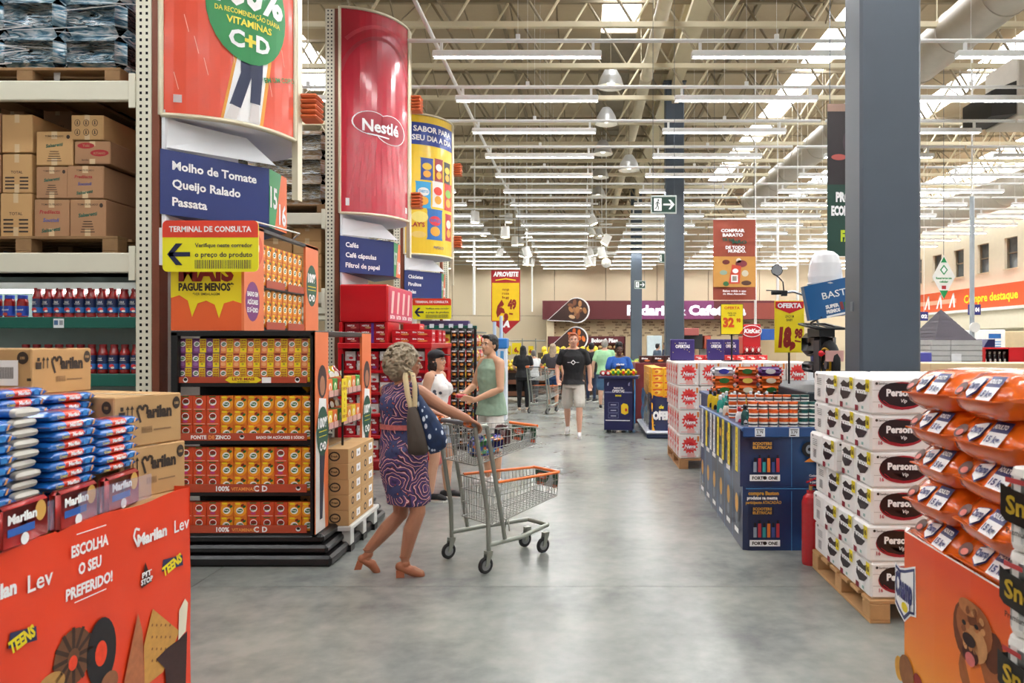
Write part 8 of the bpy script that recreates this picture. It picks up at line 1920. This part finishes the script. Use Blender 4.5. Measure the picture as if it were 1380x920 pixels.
nb_ = mat('16294a', .7, key='dotbag'); nt, N, L, b = nodes_of(nb_); tc = N.new('ShaderNodeTexCoord'); mp = N.new('ShaderNodeMapping'); mp.inputs['Scale'].default_value = (1,1,.6); mp.inputs['Rotation'].default_value = (0,.5,0); v1 = N.new('ShaderNodeTexVoronoi'); v1.inputs['Scale'].default_value = 26
L.new(tc.outputs['Object'], mp.inputs[0]); L.new(mp.outputs[0], v1.inputs[0]); L.new(ramp(nt, v1.outputs['Distance'], [(0,'#dfe6f0'),(.26,'#cfdcec'),(.30,'#16305a'),(1,'#12233f')]), b.inputs['Base Color'])
t = thing('dotted_shoulder_bag', 'navy shoulder bag with white leaf dots on the arm of the woman', 'bag', (-1.0,4.9,1.0))
soft([(561,530),(567,532),(576,545),(588,560),(598,578),(603,592),(601,602),(592,609),(580,612),(573,600),(566,570),(561,545)], 5.0, .10, nb_).build('bag_body', t, True)
strap([(553,501,5.10),(557,506,5.02),(562,520,5.0),(564,535,4.98)], .008, nb_)
# --- others
wf = mat('f0eeec', .8, key='floral'); nt, N, L, b = nodes_of(wf); tc = N.new('ShaderNodeTexCoord'); v1 = N.new('ShaderNodeTexVoronoi'); v1.inputs['Scale'].default_value = 13; L.new(tc.outputs['Object'], v1.inputs[0]); L.new(ramp(nt, v1.outputs['Distance'], [(0,'#3c4250'),(.22,'#4c5260'),(.27,'#f2f0ee'),(1,'#f4f2f0')]), b.inputs['Base Color'])
t, j2, H2, _, _, _ = person('woman in a white printed top and dark cap, looking right behind the cart', (-1.52, 7.75, 0), R(-100), 1.58, 'd2a184', dict(neck=(0,-.01,1.425), head=(0,.02,1.55), kneeR=(.1,.03,.47), ankL=(-.1,.1,.085), toeL=(-.11,.27,.035), kneeL=(-.1,.12,.5), elR=(.22,-.06,1.12), wrR=(.2,.12,.98), fiR=(.19,.22,.95)), .008, True, 1.16, yaw=R(-10), pitch=R(-3), hair=('bob','241512'), top=('tank',wf,.86), bottom=('shorts','a8b4c4',.55), shoes='17181c')
m = MB(); m.M = H2; cp = mat('1c1a20', .7); m.ball((0,-.012,.07), (.09,.102,.07), cp, 16, 8); m.prism([(-.06,.06,.075),(.06,.06,.075),(.05,.15,.062),(0,.165,.06),(-.05,.15,.062)], (0,0,.008), cp); m.build('cap', t)
t, j3, H3, _, ar3, _ = person('man in a sage green tank top and white shorts holding a small pack', (wx(662,8.5), 8.5, 0), R(128), 1.73, 'd0a080', dict(elR=(.27,.06,1.12), wrR=(.16,.27,1.02), fiR=(.08,.34,1.02), elL=(-.26,.04,1.10), wrL=(-.10,.27,.98), fiL=(-.01,.34,1.0)), .008, False, 1.10, yaw=R(12), hair=('short','17130f'), top=('tank','8fa892',.80), bottom=('shorts','e6e2dc',.95), shoes='d8d6d2')
fp = (Matrix.Translation((wx(662,8.5), 8.5, 0)) @ Matrix.Rotation(R(128), 4, 'Z')) @ V((.03,.37,1.04)); put('small_red_pack', MB().cbox(-.06,-.035,-.02,.06,.035,.02,mat('c8323c',.3,coat=.4),.01).mesh(), fp, 'small red pack in the hands of the man in green', 'pack', None, R(30))
f3 = pmap((0,0,0),(1,0,0),(0,0,1))
person('red-haired man in black t-shirt and pale shorts walking toward the camera', (wx(773,12.9), 12.9, 0), R(178), 1.80, 'd6a58c', dict(ankR=(.11,-.26,.14), kneeR=(.11,-.06,.49), toeR=(.12,-.12,.05), ankL=(-.10,.16,.09), kneeL=(-.10,.12,.51), toeL=(-.11,.33,.03), elR=(.27,-.03,1.12), wrR=(.25,.12,.93), fiR=(.21,.2,.84), elL=(-.26,-.05,1.12), wrL=(-.27,-.02,.87), fiL=(-.27,.02,.75)), .011, False, 1.04, yaw=R(4), hair=('short','9a4a24'), top=('tee','18181b',.86), bottom=('shorts','c8c4ba',.88), shoes='e4e2df')
t = bpy.data.objects[[o.name for o in bpy.data.objects if o.get('label','').startswith('red-haired man')][0]]
m = MB(); f = pmap((0,.142,1.29), (-1,0,0), (0,0,1), .002); m.ppoly(f, [(-.045,0),(0,.045),(.045,0),(0,-.045)], wt, 1); m.ppoly(f, [(-.028,0),(0,.028),(.028,0),(0,-.028)], mat('18181b',.8), 2); m.pline(f, [(-.1,0),(-.05,0)], .006, wt, 1); m.pline(f, [(.05,0),(.1,0)], .006, wt, 1); m.build('shirt_print', t)
person('woman with long black hair and black clothes, seen from behind', (wx(705,17.7), 17.7, 0), R(6), 1.55, 'c89a7c', dict(elR=(.24,0,1.13), wrR=(.17,.16,1.05), fiR=(.1,.25,1.05), elL=(-.24,0,1.13), wrL=(-.17,.16,1.05), fiL=(-.1,.25,1.05)), .014, True, 1.10, hair=('long','0f0d0f'), top=('tee','121214',.86), bottom=('trousers','0f0f12',0), shoes='cdb49c', face=False)
person('grey-haired person in white standing by the fruit stands', (wx(719,20), 20, 0), R(10), 1.42, 'c89a7c', {}, .016, False, 1.0, hair=('grey','6a6460'), top=('tee','dfe2e2',.84), bottom=('trousers','30343c',0), shoes='2a2a2c', face=False)
person('blonde woman in grey top and denim shorts, seen from behind', (wx(745,17.6), 17.6, 0), R(-4), 1.60, 'c9987a', dict(elL=(-.3,.06,1.16), wrL=(-.36,.22,1.0), fiL=(-.38,.32,.98), ankR=(.10,-.12,.12), toeR=(.11,.03,.03)), .014, True, 1.08, hair=('long','a08c74'), top=('tee','3f3b40',.93), bottom=('shorts','2c4a74',.42), shoes='3a3430', face=False)
person('man in black shirt and jeans seen from behind left of the man in mint', (wx(797,20.4), 20.4, 0), R(-25), 1.62, 'a87858', {}, .016, False, 1.0, hair=('short','141010'), top=('tee','161619',.86), bottom=('trousers','1c2a44',0), shoes='18181a', face=False)
person('grey-haired man in a mint green shirt seen from behind', (wx(815,18.3), 18.3, 0), R(-6), 1.70, 'd0a48a', dict(elL=(-.28,-.04,1.1), wrL=(-.3,.0,.86), fiL=(-.3,.04,.74)), .014, False, 1.16, hair=('grey','9c9890'), top=('tee','9fd0a0',.84), bottom=('shorts','3f6080',.9), shoes='1f2023', face=False)
t, j9, H9, _, _, _ = person('woman with a dark bun and blue t-shirt standing behind the navy counter', (wx(834,14.3), 14.3, 0), R(186), 1.60, '5e3b2a', dict(elR=(.25,.05,1.12), wrR=(.10,.25,1.18), fiR=(.03,.30,1.25), elL=(-.27,.04,1.1), wrL=(-.2,.25,1.04), fiL=(-.12,.33,1.05)), .011, True, 1.12, pitch=R(10), hair=('bun','100c0c'), top=('tee','1f56a8',.84), bottom=('trousers','1a1c28',0), shoes='2a2a2c')
m = MB(); f = pmap((0,.165,1.2), (-1,0,0), (0,0,1), .002); m.ptext(f, 'ofertas', 0, 0, .04, wt, 1, 'C', bold=.05); m.build('shirt_print', t)
person('dark-haired customer at the bakery counter, left of a pair', (wx(886,27), 27, 0), R(-60), 1.58, 'b08468', {}, .02, False, 1.0, hair=('short','17120f'), top=('tee','4a5a6c',.86), bottom=('trousers','20242c',0), shoes='1c1c1e', face=False)
person('dark-haired customer at the bakery counter, right of a pair', (wx(897,26.4), 26.4, 0), R(60), 1.62, 'b08468', {}, .02, False, 1.0, hair=('short','17120f'), top=('tee','2a3044',.86), bottom=('trousers','20242c',0), shoes='1c1c1e', face=False)
